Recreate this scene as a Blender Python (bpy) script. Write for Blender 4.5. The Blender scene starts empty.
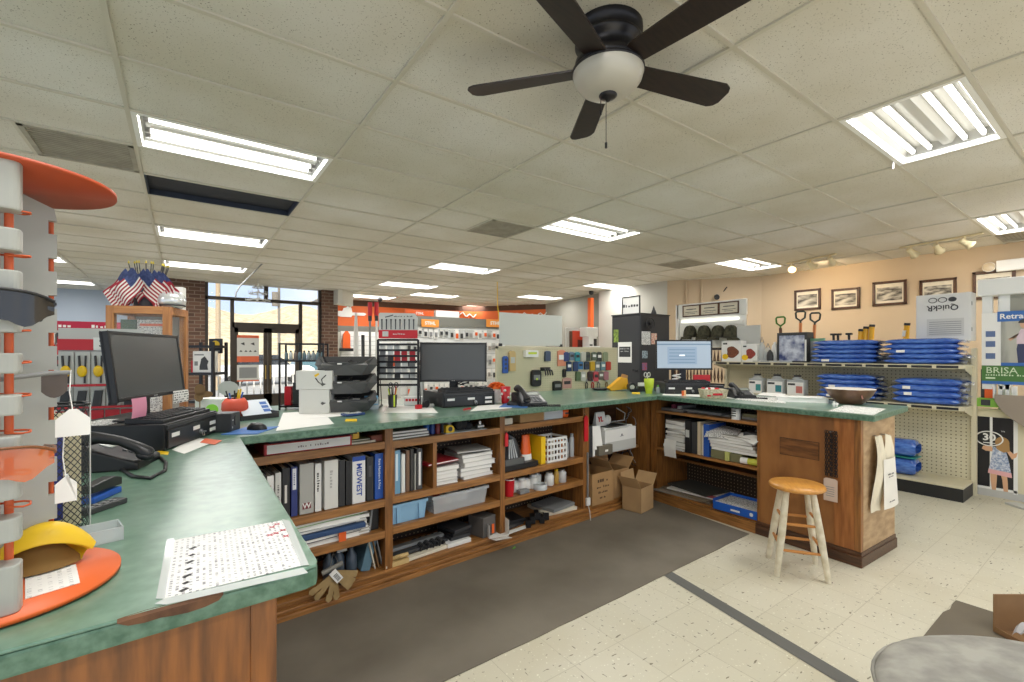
import bpy, bmesh, math, random
from mathutils import Matrix, Vector
random.seed(7)
PI = math.pi
R_ = math.radians
sc = bpy.context.scene
col = sc.collection

# ---------------------------------------------------------------- camera, world, exposure
FX, HV = 460.6, 353.8            # focal length in pixels and horizon row of the photograph
CAM_Z = 1.5
cd = bpy.data.cameras.new('camera'); cam = bpy.data.objects.new('camera', cd); col.objects.link(cam)
cd.sensor_width = 36; cd.lens = FX / 1024 * 36; cd.shift_y = 12.8 / 1024; cd.clip_start = .02; cd.clip_end = 400
cam.location = (0, 0, CAM_Z); cam.rotation_euler = (PI / 2, 0, -math.atan2(.5821, .8131))
sc.camera = cam
sc.view_settings.view_transform = 'Standard'; sc.view_settings.look = 'None'
sc.view_settings.exposure = 0.35; sc.view_settings.gamma = 1.0; sc.view_settings.use_curve_mapping = False
sc.cycles.max_bounces = 8; sc.cycles.diffuse_bounces = 5; sc.cycles.glossy_bounces = 3; sc.cycles.transmission_bounces = 6
sc.cycles.transparent_max_bounces = 8; sc.cycles.sample_clamp_indirect = 6; sc.cycles.caustics_reflective = False; sc.cycles.caustics_refractive = False

w = bpy.data.worlds.new('sky'); sc.world = w; w.use_nodes = True
wn, wl = w.node_tree.nodes, w.node_tree.links
bg = wn['Background']
tc = wn.new('ShaderNodeTexCoord'); nz = wn.new('ShaderNodeTexNoise'); nz.inputs['Scale'].default_value = 4; nz.inputs['Detail'].default_value = 6
rp = wn.new('ShaderNodeValToRGB'); rp.color_ramp.elements[0].position = .4; rp.color_ramp.elements[0].color = (.60, .74, .98, 1)
rp.color_ramp.elements[1].position = .65; rp.color_ramp.elements[1].color = (.92, .95, 1, 1)
wl.new(tc.outputs['Generated'], nz.inputs['Vector']); wl.new(nz.outputs['Fac'], rp.inputs['Fac']); wl.new(rp.outputs['Color'], bg.inputs['Color'])
bg.inputs['Strength'].default_value = 1.05
sun_d = bpy.data.lights.new('sun', 'SUN'); sun_d.energy = 5.5; sun_d.angle = R_(2); sun_d.color = (1, .95, .86)
sun = bpy.data.objects.new('sun', sun_d); col.objects.link(sun); sun.rotation_euler = (R_(48), 0, R_(-25))
TUBE_POWER = 1.7
LAMP_WATTS = 24

# ---------------------------------------------------------------- pixel -> point on a real surface of the room
def ray(u, v):
    a = (u - 512) / FX
    return Vector((.5821 + .8131 * a, .8131 - .5821 * a, (HV - v) / FX))
C0 = Vector((0, 0, CAM_Z))
def hz(u, v, z):                  # on the level plane z
    d = ray(u, v); return C0 + d * ((z - CAM_Z) / d.z)
def vp(u, v, px, py, dx, dy):     # on the upright plane through (px,py) along (dx,dy)
    d = ray(u, v); return C0 + d * ((px * dy - py * dx) / (d.x * dy - d.y * dx))
ZC = 1.08                         # counter height
CEIL = 2.985
def on(u, v): return hz(u, v, ZC)
SL = .0593                        # the back counter runs 3.4 degrees off the room grid
def fb(u, v): return vp(u, v, 0, 2.84, 1, SL)           # face of the shelving under the back counter
def fr(u, v): return vp(u, v, 3.955, 3.0, .04, 1)       # face of the right counter

# ---------------------------------------------------------------- materials
MATS = {}
def _new(name):
    m = bpy.data.materials.new(name); m.use_nodes = True
    n, l = m.node_tree.nodes, m.node_tree.links
    return m, n, l, n['Principled BSDF']
def rgb(c):                        # 0-255 sRGB to linear
    return tuple((x / 255 / 12.92 if x / 255 <= .04045 else ((x / 255 + .055) / 1.055) ** 2.4) for x in c) + (1,)
def mat(name, c=(200, 200, 200), rough=.55, metal=0, emit=0, alpha=1, var=0, scale=20, bump=0, trans=0, coat=0, c2=None, stretch=None, detail=4):
    if name in MATS: return MATS[name]
    m, n, l, b = _new(name)
    b.inputs['Base Color'].default_value = rgb(c); b.inputs['Roughness'].default_value = rough; b.inputs['Metallic'].default_value = metal
    if coat: b.inputs['Coat Weight'].default_value = coat; b.inputs['Coat Roughness'].default_value = .1
    if emit: b.inputs['Emission Color'].default_value = rgb(c); b.inputs['Emission Strength'].default_value = emit
    if trans: b.inputs['Transmission Weight'].default_value = trans; b.inputs['IOR'].default_value = 1.2
    if alpha < 1: b.inputs['Alpha'].default_value = alpha
    if var or c2 or bump:
        t = n.new('ShaderNodeTexCoord'); mp = n.new('ShaderNodeMapping'); no = n.new('ShaderNodeTexNoise')
        no.inputs['Scale'].default_value = scale; no.inputs['Detail'].default_value = detail
        if stretch: mp.inputs['Scale'].default_value = stretch
        l.new(t.outputs['Object'], mp.inputs['Vector']); l.new(mp.outputs['Vector'], no.inputs['Vector'])
        if var or c2:
            r = n.new('ShaderNodeValToRGB'); r.color_ramp.elements[0].position = .35; r.color_ramp.elements[1].position = .65
            a = rgb(c)
            if c2: d = rgb(c2)
            else:
                d = tuple(x * (1 - var) for x in a[:3]) + (1,); a = tuple(min(1, x * (1 + var * .6)) for x in a[:3]) + (1,)
            r.color_ramp.elements[0].color = d; r.color_ramp.elements[1].color = a
            l.new(no.outputs['Fac'], r.inputs['Fac']); l.new(r.outputs['Color'], b.inputs['Base Color'])
        if bump:
            bp = n.new('ShaderNodeBump'); bp.inputs['Strength'].default_value = bump; bp.inputs['Distance'].default_value = .01
            l.new(no.outputs['Fac'], bp.inputs['Height']); l.new(bp.outputs['Normal'], b.inputs['Normal'])
    MATS[name] = m; return m
def math_node(n, l, op, a, b=None):
    x = n.new('ShaderNodeMath'); x.operation = op
    for i, q in enumerate((a, b)):
        if q is None: continue
        if isinstance(q, (int, float)): x.inputs[i].default_value = q
        else: l.new(q, x.inputs[i])
    return x.outputs[0]
def pegboard(name, c, hole, ax=('X', 'Z'), pitch=.0254, r=.13, rough=.6):   # painted hardboard with a grid of holes
    if name in MATS: return MATS[name]
    m, n, l, b = _new(name); b.inputs['Roughness'].default_value = rough
    t = n.new('ShaderNodeTexCoord'); s = n.new('ShaderNodeSeparateXYZ'); l.new(t.outputs['Object'], s.inputs[0])
    q = []
    for a in ax:
        f = math_node(n, l, 'FRACT', math_node(n, l, 'DIVIDE', s.outputs[a], pitch)); f = math_node(n, l, 'SUBTRACT', f, .5)
        q.append(math_node(n, l, 'MULTIPLY', f, f))
    d = math_node(n, l, 'LESS_THAN', math_node(n, l, 'ADD', q[0], q[1]), r * r)
    mx = n.new('ShaderNodeMix'); mx.data_type = 'RGBA'; mx.inputs[6].default_value = rgb(c); mx.inputs[7].default_value = rgb(hole)
    l.new(d, mx.inputs[0]); l.new(mx.outputs[2], b.inputs['Base Color']); MATS[name] = m; return m
def printed(name, paper=(232, 232, 228), ink=(70, 70, 75), w_=.02, h_=.012, rough=.6, gap=.35, rot=0, ax=None, seed=0, thr=.5):   # rows of small print
    if name in MATS: return MATS[name]
    m, n, l, b = _new(name); b.inputs['Roughness'].default_value = rough
    t = n.new('ShaderNodeTexCoord'); mp = n.new('ShaderNodeMapping'); l.new(t.outputs['Object'], mp.inputs[0])
    mp.inputs['Rotation'].default_value = (0, 0, rot)
    src = mp.outputs[0]
    s = n.new('ShaderNodeSeparateXYZ'); l.new(src, s.inputs[0])
    a0, a1 = ax or ('X', 'Y')
    row = math_node(n, l, 'DIVIDE', s.outputs[a1], h_)
    band = math_node(n, l, 'LESS_THAN', math_node(n, l, 'FRACT', row), 1 - gap * 1.6 if gap < .5 else .3)
    fl = math_node(n, l, 'FLOOR', row)
    cb = n.new('ShaderNodeCombineXYZ'); l.new(math_node(n, l, 'MULTIPLY', s.outputs[a0], 1 / w_), cb.inputs[0]); l.new(math_node(n, l, 'MULTIPLY', fl, 7.31), cb.inputs[1]); cb.inputs[2].default_value = seed
    no = n.new('ShaderNodeTexNoise'); no.inputs['Scale'].default_value = 2.2; no.inputs['Detail'].default_value = 3; l.new(cb.outputs[0], no.inputs['Vector'])
    on_ = math_node(n, l, 'GREATER_THAN', no.outputs['Fac'], thr)
    d = math_node(n, l, 'MULTIPLY', on_, band)
    mx = n.new('ShaderNodeMix'); mx.data_type = 'RGBA'; mx.inputs[6].default_value = rgb(paper); mx.inputs[7].default_value = rgb(ink)
    l.new(d, mx.inputs[0]); l.new(mx.outputs[2], b.inputs['Base Color']); MATS[name] = m; return m
def wood(name, c, c2, rough=.45, axis=0, scale=9, coat=.15):
    st = [6, 6, 6]; st[axis] = .55
    return mat(name, c, rough, c2=c2, scale=scale, stretch=tuple(st), detail=6, coat=coat)

M_wood_x = wood('stained_wood_along', (172, 118, 62), (128, 86, 42), axis=0)
M_wood_z = wood('stained_wood_upright', (158, 104, 50), (112, 72, 32), axis=2)
M_wood_y = wood('stained_wood_across', (132, 82, 42), (90, 54, 26), axis=1)
M_wood_dk = wood('dark_stained_wood', (92, 58, 34), (58, 34, 18), axis=0)
M_ply = mat('counter_end_ply', (190, 160, 122), .6, c2=(164, 134, 98), scale=9, stretch=(1, 1, 3))
M_oak = wood('oak', (186, 128, 74), (158, 102, 54), axis=2)
M_black = mat('black_plastic', (26, 26, 28), .42)
M_blackm = mat('black_metal', (30, 30, 32), .35, .3)
M_dark = mat('charcoal_plastic', (52, 53, 55), .5)
M_grey = mat('grey_plastic', (128, 130, 130), .5)
M_lgrey = mat('pale_grey_plastic', (196, 197, 192), .45)
M_white = mat('white_paint', (232, 232, 228), .5)
M_paper = mat('white_paper', (236, 235, 230), .7)
M_paper2 = mat('old_paper', (222, 214, 194), .75, var=.08, scale=8)
M_card = mat('cardboard', (176, 138, 92), .8, var=.1, scale=6)
M_card2 = mat('dark_cardboard', (140, 106, 70), .8, var=.1, scale=6)
M_orange = mat('orange_plastic', (226, 96, 34), .35)
M_red = mat('red_plastic', (196, 28, 40), .4)
M_yellow = mat('yellow_plastic', (238, 196, 28), .45)
M_blue = mat('blue_plastic', (36, 84, 170), .4)
M_green = mat('green_plastic', (92, 168, 50), .45)
M_lime = mat('lime_plastic', (200, 220, 60), .4)
M_steel = mat('steel', (176, 176, 176), .3, .9)
M_beige = mat('beige_metal', (206, 198, 170), .5)
M_screen = mat('dark_screen', (80, 82, 82), .25)  # grey lifted so the room's reflection is part of the screen colour
M_clear = mat('clear_plastic', (235, 240, 242), .12, alpha=.28)
M_clear2 = mat('cloudy_plastic', (214, 220, 222), .3, alpha=.55)
M_print = printed('printed_sheet')
M_printf = printed('fine_printed_sheet', w_=.012, h_=.008)
M_printv = printed('printed_upright', ax=('X', 'Z'))
M_glass = mat('window_glass', (255, 255, 255), .02, alpha=.06)

READABLE = {'MIDWEST', 'W', 'STIHL', '30', 'TM', 'BRISA', 'Retractable', 'QuickR', 'YL', '3R', 'Parts Numbers & Price'}
# ---------------------------------------------------------------- mesh builder
class MB:
    def __init__(s, m=None):
        s.v = []; s.f = []; s.mi = []; s.sm = []; s.mats = []; s.cur = 0; s.M = Matrix()
        if m: s.m(m)
    def m(s, m):
        if m not in s.mats: s.mats.append(m)
        s.cur = s.mats.index(m); return s
    def at(s, x=0, y=0, z=0, rz=0, rx=0, ry=0):
        s.M = Matrix.Translation((x, y, z)) @ Matrix.Rotation(rz, 4, 'Z') @ Matrix.Rotation(ry, 4, 'Y') @ Matrix.Rotation(rx, 4, 'X'); return s
    def add(s, vs, fs, smooth=False):
        o = len(s.v); s.v += [s.M @ Vector(p) for p in vs]
        for f in fs: s.f.append([o + i for i in f]); s.mi.append(s.cur); s.sm.append(smooth)
        return s
    def box(s, x0, x1, y0, y1, z0, z1):
        return s.add([(x0, y0, z0), (x1, y0, z0), (x1, y1, z0), (x0, y1, z0), (x0, y0, z1), (x1, y0, z1), (x1, y1, z1), (x0, y1, z1)],
                     [(0, 3, 2, 1), (4, 5, 6, 7), (0, 1, 5, 4), (1, 2, 6, 5), (2, 3, 7, 6), (3, 0, 4, 7)])
    def tbox(s, w, d, h, tw, td, z0=0, dx=0, dy=0):        # box tapering to tw x td at its top
        a, b, c, e = w / 2, d / 2, tw / 2, td / 2
        return s.add([(-a, -b, z0), (a, -b, z0), (a, b, z0), (-a, b, z0), (dx - c, dy - e, z0 + h), (dx + c, dy - e, z0 + h), (dx + c, dy + e, z0 + h), (dx - c, dy + e, z0 + h)],
                     [(0, 3, 2, 1), (4, 5, 6, 7), (0, 1, 5, 4), (1, 2, 6, 5), (2, 3, 7, 6), (3, 0, 4, 7)])
    def quad(s, a, b, c, d): return s.add([a, b, c, d], [(0, 1, 2, 3)])
    def prism(s, poly, z0, z1, smooth=False):             # polygon in x,y raised from z0 to z1
        n = len(poly)
        s.add([(x, y, z0) for x, y in poly] + [(x, y, z1) for x, y in poly], [tuple(range(n - 1, -1, -1)), tuple(range(n, 2 * n))])
        return s.add([(x, y, z0) for x, y in poly] + [(x, y, z1) for x, y in poly], [(i, (i + 1) % n, n + (i + 1) % n, n + i) for i in range(n)], smooth)
    def prism_xz(s, poly, y0, y1):                         # polygon in x,z pushed along y
        K = s.M; s.M = K @ Matrix.Rotation(PI / 2, 4, 'X'); s.prism(poly, -y1, -y0); s.M = K; return s
    def lathe(s, prof, n=24, cx=0, cy=0, cap=True):
        vs = []; fs = []
        for r, z in prof:
            for i in range(n): a = 2 * PI * i / n; vs.append((cx + r * math.cos(a), cy + r * math.sin(a), z))
        for j in range(len(prof) - 1):
            for i in range(n): k = (i + 1) % n; fs.append((j * n + i, j * n + k, (j + 1) * n + k, (j + 1) * n + i))
        s.add(vs, fs, True)
        if cap:
            if prof[0][0] > 1e-5: s.add(vs[:n], [tuple(range(n - 1, -1, -1))])
            if prof[-1][0] > 1e-5: s.add(vs[-n:], [tuple(range(n))])
        return s
    def tube(s, pts, r, n=8, closed=False, caps=True):
        P = [Vector(p) for p in pts]; N = len(P); vs = []; fs = []
        rr = r if isinstance(r, (list, tuple)) else [r] * N
        up = None
        for i in range(N):
            a = P[(i - 1) % N] if (closed or i) else P[0]; b = P[(i + 1) % N] if (closed or i < N - 1) else P[-1]
            t = (b - a).normalized()
            if up is None: up = t.orthogonal().normalized()
            up = (up - t * up.dot(t))
            up = up.normalized() if up.length > 1e-6 else t.orthogonal().normalized()
            q = t.cross(up)
            for k in range(n): g = 2 * PI * k / n; vs.append(P[i] + (up * math.cos(g) + q * math.sin(g)) * rr[i])
        for i in range(N if closed else N - 1):
            j = (i + 1) % N
            for k in range(n): h = (k + 1) % n; fs.append((i * n + k, i * n + h, j * n + h, j * n + k))
        s.add(vs, fs, True)
        if caps and not closed: s.add(vs[:n], [tuple(range(n - 1, -1, -1))]); s.add(vs[-n:], [tuple(range(n))])
        return s
    def cyl(s, p0, p1, r, r1=None, n=16): return s.tube([p0, p1], [r, r if r1 is None else r1], n)
    def ball(s, x, y, z, rx, ry=None, rz=None, n=14, m=9):
        ry = ry or rx; rz = rz or rx; vs = []; fs = []
        for j in range(m + 1):
            b = PI * j / m - PI / 2
            for i in range(n): a = 2 * PI * i / n; vs.append((x + rx * math.cos(b) * math.cos(a), y + ry * math.cos(b) * math.sin(a), z + rz * math.sin(b)))
        for j in range(m):
            for i in range(n): k = (i + 1) % n; fs.append((j * n + i, j * n + k, (j + 1) * n + k, (j + 1) * n + i))
        return s.add(vs, fs, True)
    def grid(s, fn, nu, nv, smooth=True, pick=None):       # surface fn(a,b), a,b in 0..1
        vs = [fn(i / nu, j / nv) for j in range(nv + 1) for i in range(nu + 1)]; o = len(s.v); s.v += [s.M @ Vector(p) for p in vs]
        for j in range(nv):
            for i in range(nu):
                if pick:
                    g = pick((i + .5) / nu, (j + .5) / nv)
                    if g is None: continue
                    s.m(g)
                k = j * (nu + 1) + i; s.f.append([o + k, o + k + 1, o + k + nu + 2, o + k + nu + 1]); s.mi.append(s.cur); s.sm.append(smooth)
        return s
    def text(s, body, size, x=0, y=0, z=0, ax='XY', ext=.0006, align='CENTER', bold=0, sx=1, flip=False):
        # letters standing on a face: ax XY lies flat, XZ faces -y, YZ faces -x (reads towards -y)
        T = Matrix.Translation((x, y, z))
        if ax == 'XZ': T = T @ Matrix.Rotation(PI / 2, 4, 'X')
        elif ax == 'YZ': T = T @ Matrix.Rotation(-PI / 2, 4, 'Z') @ Matrix.Rotation(PI / 2, 4, 'X')
        elif ax == 'XZv': T = T @ Matrix.Rotation(PI / 2, 4, 'X') @ Matrix.Rotation(-PI / 2, 4, 'Z')
        if flip: T = T @ Matrix.Rotation(PI, 4, 'Z')
        if body not in READABLE:          # print too small to read in the photograph: strokes without letters
            r_ = random.Random(len(body)); n = len(body); x0 = -n * .31 * size if align == 'CENTER' else 0; K = s.M; s.M = K @ T
            for i, ch in enumerate(body):
                if ch == ' ': continue
                h = size * r_.uniform(.3, .62); a = x0 + i * .62 * size; s.box(a, a + size * r_.uniform(.2, .5), -.28 * size, -.28 * size + h, -ext, ext)
            s.M = K; return s
        c = bpy.data.curves.new('t', 'FONT'); c.body = body; c.size = size; c.align_x = align; c.align_y = 'CENTER'; c.extrude = ext; c.offset = bold * size; c.resolution_u = 2
        o = bpy.data.objects.new('t', c); me = bpy.data.meshes.new_from_object(o)
        T = T @ Matrix.Diagonal((sx, 1, 1, 1))
        s.add([T @ v.co for v in me.vertices], [tuple(p.vertices) for p in me.polygons])
        bpy.data.meshes.remove(me); bpy.data.objects.remove(o); bpy.data.curves.remove(c); return s
    def mesh(s, name):
        me = bpy.data.meshes.new(name); me.from_pydata(s.v, [], s.f)
        for m in s.mats: me.materials.append(m)
        me.polygons.foreach_set('material_index', s.mi); me.update(); return me
    def build(s, name, parent=None, bevel=0, seg=2, loc=None, rz=0):
        me = bpy.data.meshes.new(name); me.from_pydata(s.v, [], s.f); me.validate()
        for m in s.mats: me.materials.append(m)
        if len(me.polygons) == len(s.f):
            me.polygons.foreach_set('material_index', s.mi); me.polygons.foreach_set('use_smooth', s.sm)
        if bevel:
            bm = bmesh.new(); bm.from_mesh(me); bmesh.ops.remove_doubles(bm, verts=bm.verts, dist=1e-6)
            ed = [e for e in bm.edges if len(e.link_faces) == 2 and e.calc_face_angle(0) > .7]
            bmesh.ops.bevel(bm, geom=ed, offset=bevel, segments=seg, affect='EDGES', profile=.6, clamp_overlap=True); bm.to_mesh(me); bm.free()
        me.update()
        o = bpy.data.objects.new(name, me); col.objects.link(o)
        if parent: o.parent = parent
        if loc is not None: o.location = loc
        o.rotation_euler.z = rz
        return o
def tag(o, label, cat, group=None, kind=None):
    if label: o['label'] = label
    if cat: o['category'] = cat
    if group: o['group'] = group
    if kind: o['kind'] = kind
    return o
def T(name, label, cat, loc=(0, 0, 0), rz=0, group=None, rx=0, ry=0):
    o = bpy.data.objects.new(name, None); col.objects.link(o); o.empty_display_size = .05
    o.location = loc; o.rotation_euler = (rx, ry, rz); return tag(o, label, cat, group)
def S(name, label, cat, mb, loc=None, rz=0, group=None, bevel=0, kind=None):
    return tag(mb.build(name, bevel=bevel, loc=loc, rz=rz), label, cat, group, kind)
def struct(name, mb, bevel=0, loc=None, rz=0):
    o = mb.build(name, bevel=bevel, loc=loc, rz=rz); o['kind'] = 'structure'; return o
def dup(root, loc=None, rz=None, label=None, group=None, scale=None):
    r = root.copy(); col.objects.link(r)
    if loc is not None: r.location = loc
    if rz is not None: r.rotation_euler.z = rz
    if label: r['label'] = label
    if group: r['group'] = group
    if scale: r.scale = scale
    for ch in list(root.children):
        c = ch.copy(); col.objects.link(c); c.parent = r
        for g in ch.children:
            d = g.copy(); col.objects.link(d); d.parent = c
    return r
def off(p, dx=0, dy=0, dz=0): return (p[0] + dx, p[1] + dy, p[2] + dz)
# ---------------------------------------------------------------- room materials
def floor_mat():
    m, n, l, b = _new('vinyl_floor_tile'); b.inputs['Roughness'].default_value = .42
    t = n.new('ShaderNodeTexCoord'); mp = n.new('ShaderNodeMapping'); mp.inputs['Location'].default_value = (-2.145 + .305 * 20, -1.32 + .305 * 20, 0)
    l.new(t.outputs['Object'], mp.inputs[0])
    br = n.new('ShaderNodeTexBrick'); br.offset = 0; br.squash = 1
    br.inputs['Scale'].default_value = 1; br.inputs['Brick Width'].default_value = .305; br.inputs['Row Height'].default_value = .305; br.inputs['Mortar Size'].default_value = .0022; br.inputs['Mortar Smooth'].default_value = .3; br.inputs['Bias'].default_value = 0
    br.inputs['Color1'].default_value = rgb((208, 203, 184)); br.inputs['Color2'].default_value = rgb((202, 197, 177)); br.inputs['Mortar'].default_value = rgb((182, 176, 156))
    l.new(mp.outputs[0], br.inputs['Vector'])
    def layer(prev, scale, lo, hi, colr, det=3, st=None):
        no = n.new('ShaderNodeTexNoise'); no.inputs['Scale'].default_value = scale; no.inputs['Detail'].default_value = det
        m2 = n.new('ShaderNodeMapping'); l.new(t.outputs['Object'], m2.inputs[0])
        if st: m2.inputs['Scale'].default_value = st
        m2.inputs['Rotation'].default_value = (0, 0, scale)
        l.new(m2.outputs[0], no.inputs['Vector'])
        r = n.new('ShaderNodeValToRGB'); r.color_ramp.elements[0].position = lo; r.color_ramp.elements[1].position = hi
        r.color_ramp.elements[0].color = (0, 0, 0, 1); r.color_ramp.elements[1].color = (1, 1, 1, 1); l.new(no.outputs['Fac'], r.inputs[0])
        mx = n.new('ShaderNodeMix'); mx.data_type = 'RGBA'; l.new(r.outputs[0], mx.inputs[0]); l.new(prev, mx.inputs[6]); mx.inputs[7].default_value = rgb(colr); return mx.outputs[2]
    o = layer(br.outputs['Color'], 1.1, .5, .8, (190, 182, 156))
    o = layer(o, 62, .69, .71, (112, 104, 86), 2, (1, .4, 1))
    o = layer(o, 47, .69, .71, (128, 120, 100), 2, (.35, 1, 1))
    o = layer(o, 20, .74, .75, (96, 88, 72), 2, (.5, 1, 1))
    o = layer(o, 60, .66, .70, (228, 226, 208), 2)
    l.new(o, b.inputs['Base Color']); return m
def ceil_mat():
    m, n, l, b = _new('ceiling_tile'); b.inputs['Roughness'].default_value = .9
    t = n.new('ShaderNodeTexCoord'); v = n.new('ShaderNodeTexNoise'); v.inputs['Scale'].default_value = 130; v.inputs['Detail'].default_value = 1.5; l.new(t.outputs['Object'], v.inputs['Vector'])
    r = n.new('ShaderNodeValToRGB'); r.color_ramp.elements[0].position = .665; r.color_ramp.elements[0].color = rgb((220, 218, 212)); r.color_ramp.elements[1].position = .70; r.color_ramp.elements[1].color = rgb((134, 128, 116))
    l.new(v.outputs['Fac'], r.inputs[0])
    n2 = n.new('ShaderNodeTexNoise'); n2.inputs['Scale'].default_value = .9; n2.inputs['Detail'].default_value = 3; l.new(t.outputs['Object'], n2.inputs['Vector'])
    r2 = n.new('ShaderNodeValToRGB'); r2.color_ramp.elements[0].position = .35; r2.color_ramp.elements[0].color = rgb((232, 228, 216)); r2.color_ramp.elements[1].position = .7; r2.color_ramp.elements[1].color = (1, 1, 1, 1)
    l.new(n2.outputs['Fac'], r2.inputs[0])
    mx = n.new('ShaderNodeMix'); mx.data_type = 'RGBA'; mx.blend_type = 'MULTIPLY'; mx.inputs[0].default_value = 1; l.new(r.outputs[0], mx.inputs[6]); l.new(r2.outputs[0], mx.inputs[7])
    l.new(mx.outputs[2], b.inputs['Base Color'])
    bp = n.new('ShaderNodeBump'); bp.inputs['Strength'].default_value = .25; bp.inputs['Distance'].default_value = .004; bp.invert = True; l.new(v.outputs['Fac'], bp.inputs['Height']); l.new(bp.outputs[0], b.inputs['Normal'])
    return m
def brick_mat():
    m, n, l, b = _new('brown_brick'); b.inputs['Roughness'].default_value = .85
    t = n.new('ShaderNodeTexCoord'); mp = n.new('ShaderNodeMapping'); mp.inputs['Rotation'].default_value = (PI / 2, 0, 0); l.new(t.outputs['Object'], mp.inputs[0])
    br = n.new('ShaderNodeTexBrick'); br.inputs['Scale'].default_value = 1; br.inputs['Brick Width'].default_value = .2; br.inputs['Row Height'].default_value = .075; br.inputs['Mortar Size'].default_value = .008
    br.inputs['Color1'].default_value = rgb((112, 82, 66)); br.inputs['Color2'].default_value = rgb((84, 60, 50)); br.inputs['Mortar'].default_value = rgb((128, 112, 98))
    l.new(mp.outputs[0], br.inputs['Vector']); l.new(br.outputs['Color'], b.inputs['Base Color']); return m
M_floor, M_ceil, M_brick = floor_mat(), ceil_mat(), brick_mat()
M_tbar = mat('ceiling_grid_white', (196, 191, 176), .5)
M_wallr = mat('tan_wall_paint', (196, 176, 148), .8, var=.03, scale=1.5)
M_wallw = mat('white_wall_paint', (192, 190, 180), .8, var=.03, scale=2)
M_wallg = mat('grey_wall_paint', (150, 148, 138), .8)
M_wallb = mat('blue_grey_wall', (168, 178, 190), .8)
M_band = mat('orange_wall_band', (222, 104, 42), .6, var=.05, scale=2)
M_alu = mat('dark_bronze_frame', (62, 54, 46), .4, .3)

# floor, ceiling
mb = MB(M_floor); mb.add([(-6, -4, 0), (14, -4, 0), (14, 14.5, 0), (-6, 14.5, 0)], [(0, 1, 2, 3)]); struct('floor', mb)
CX, CY, GX, GY = 3.385, 1.187, 1.219, .61
LIGHTS = [(0, -1), (3, -1), (-3, 4), (0, 4), (3, 4), (-3, 9), (0, 9), (3, 9), (-3, 13), (0, 13), (3, 13), (-5, 14), (1, 15), (0, 17), (-5, 19), (3, 18), (-3, -1), (0, -5), (-3, -5), (-6, 4), (-6, 9), (3, -5)]
VENTS = [(-4, 5, .5), (-1, 5, .5), (2, 5, .5), (3 + 1, -1, 0), (-5, 17, 0)]
DARK = (-3, 6)
def cell(ix, iy): return CX + ix * GX, CY + iy * GY
rnd = random.Random(3)
mb = MB(M_ceil)
for ix in range(-9, 5):
    for iy in range(-8, 22):
        x0, y0 = cell(ix, iy); x1, y1 = x0 + GX, y0 + GY
        if (ix, iy) in LIGHTS or (ix, iy) == DARK: continue
        for vx, vy, vf in VENTS:
            if (vx, vy) == (ix, iy):
                if vf: x1 = x0 + GX / 2
                else: x0 = x0 + GX / 2
        if y0 > 14.4: continue
        x1 = min(x1, 9.05)
        if y0 > 11.2 and ix in (-3, -2): continue
        if y0 > 11.2 and ix == -1: x0 = 3.0
        s0 = rnd.uniform(.002, .012); tx = rnd.uniform(-.003, .003); ty = rnd.uniform(-.002, .004)
        mb.grid(lambda a, b: (x0 + (x1 - x0) * a, y0 + (y1 - y0) * b, CEIL + .007 - s0 * 20 * a * (1 - a) * b * (1 - b) + tx * (a - .5) + ty * (b - .5)), 6, 5)
ceiling = struct('ceiling', mb)
mb = MB(M_tbar)
for ix in range(-9, 6): x = CX + ix * GX; mb.box(x - .012, x + .012, -3.8, 11.5 if -.3 < x < 2.9 else 14.4, CEIL - .005, CEIL + .02)
for iy in range(-8, 23): y = CY + iy * GY; [mb.box(xa, xb, y - .012, y + .012, CEIL - .0045, CEIL + .02) for xa, xb in (((-7.5, 9.05),) if y < 11.5 else ((-7.5, -.25), (2.96, 9.05)))]
for vx, vy, vf in VENTS: x, y = cell(vx, vy); mb.box(x + GX / 2 - .012, x + GX / 2 + .012, y, y + GY, CEIL - .003, CEIL + .02)
struct('trim_1', mb)

# walls
mb = MB(M_wallr); mb.box(9.05, 9.25, -4, 4.4, 0, CEIL + .02); struct('wall_right', mb)
mb = MB(M_wallr); mb.prism([(9.05, 4.4), (9.25, 4.4), (8.25, 5.95), (8.05, 5.8)], 0, CEIL + .02); struct('wall_corner', mb)
mb = MB(M_wallw); mb.box(8.05, 8.25, 5.8, 7.7, 0, CEIL + .02); struct('wall_white', mb)
mb = MB(M_wallg); mb.prism([(8.25, 7.7), (8.45, 7.7), (9.0, 10.6), (8.8, 10.6)], 0, CEIL + .02); struct('wall_grey', mb)
bw = [(2.96, 13.03), (7.5, 12.5), (8.8, 10.55)]
def wall_run(name, pts, th, segs):
    mb = MB()
    for (xa, ya), (xb, yb) in zip(pts, pts[1:]):
        d = Vector((xb - xa, yb - ya)).normalized(); nx, ny = -d.y * th, d.x * th
        for z0, z1, mm in segs: mb.m(mm).prism([(xa, ya), (xb, yb), (xb + nx, yb + ny), (xa + nx, ya + ny)], z0, z1)
    return struct(name, mb)
M_hdr = mat('grey_header_band', (120, 120, 112), .6)
M_brown = mat('brown_cornice', (92, 58, 38), .6)
wall_run('wall_back', bw, .2, [(0, 2.1, M_wallw), (2.1, 2.27, M_hdr), (2.27, 2.83, M_band), (2.83, CEIL + .02, M_brown)])
mb = MB(M_wallb); mb.box(-8, -.1, 14.4, 14.6, 0, CEIL + .02); struct('wall_left', mb)
mb = MB(M_brick); mb.box(-.4, .377, 11.28, 11.7, 0, CEIL + .02); mb.box(2.642, 3.0, 11.28, 11.7, 0, CEIL + .02); struct('wall_brick', mb)
mb = MB(M_wallb); mb.box(-.4, -.2, 11.7, 14.4, 0, CEIL + .02); struct('wall_return', mb)
mb = MB(M_wallw); mb.prism([(2.96, 11.71), (3.0, 11.71), (3.0, 13.1), (2.96, 13.1)], 0, CEIL + .02); struct('wall_side', mb)
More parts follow.
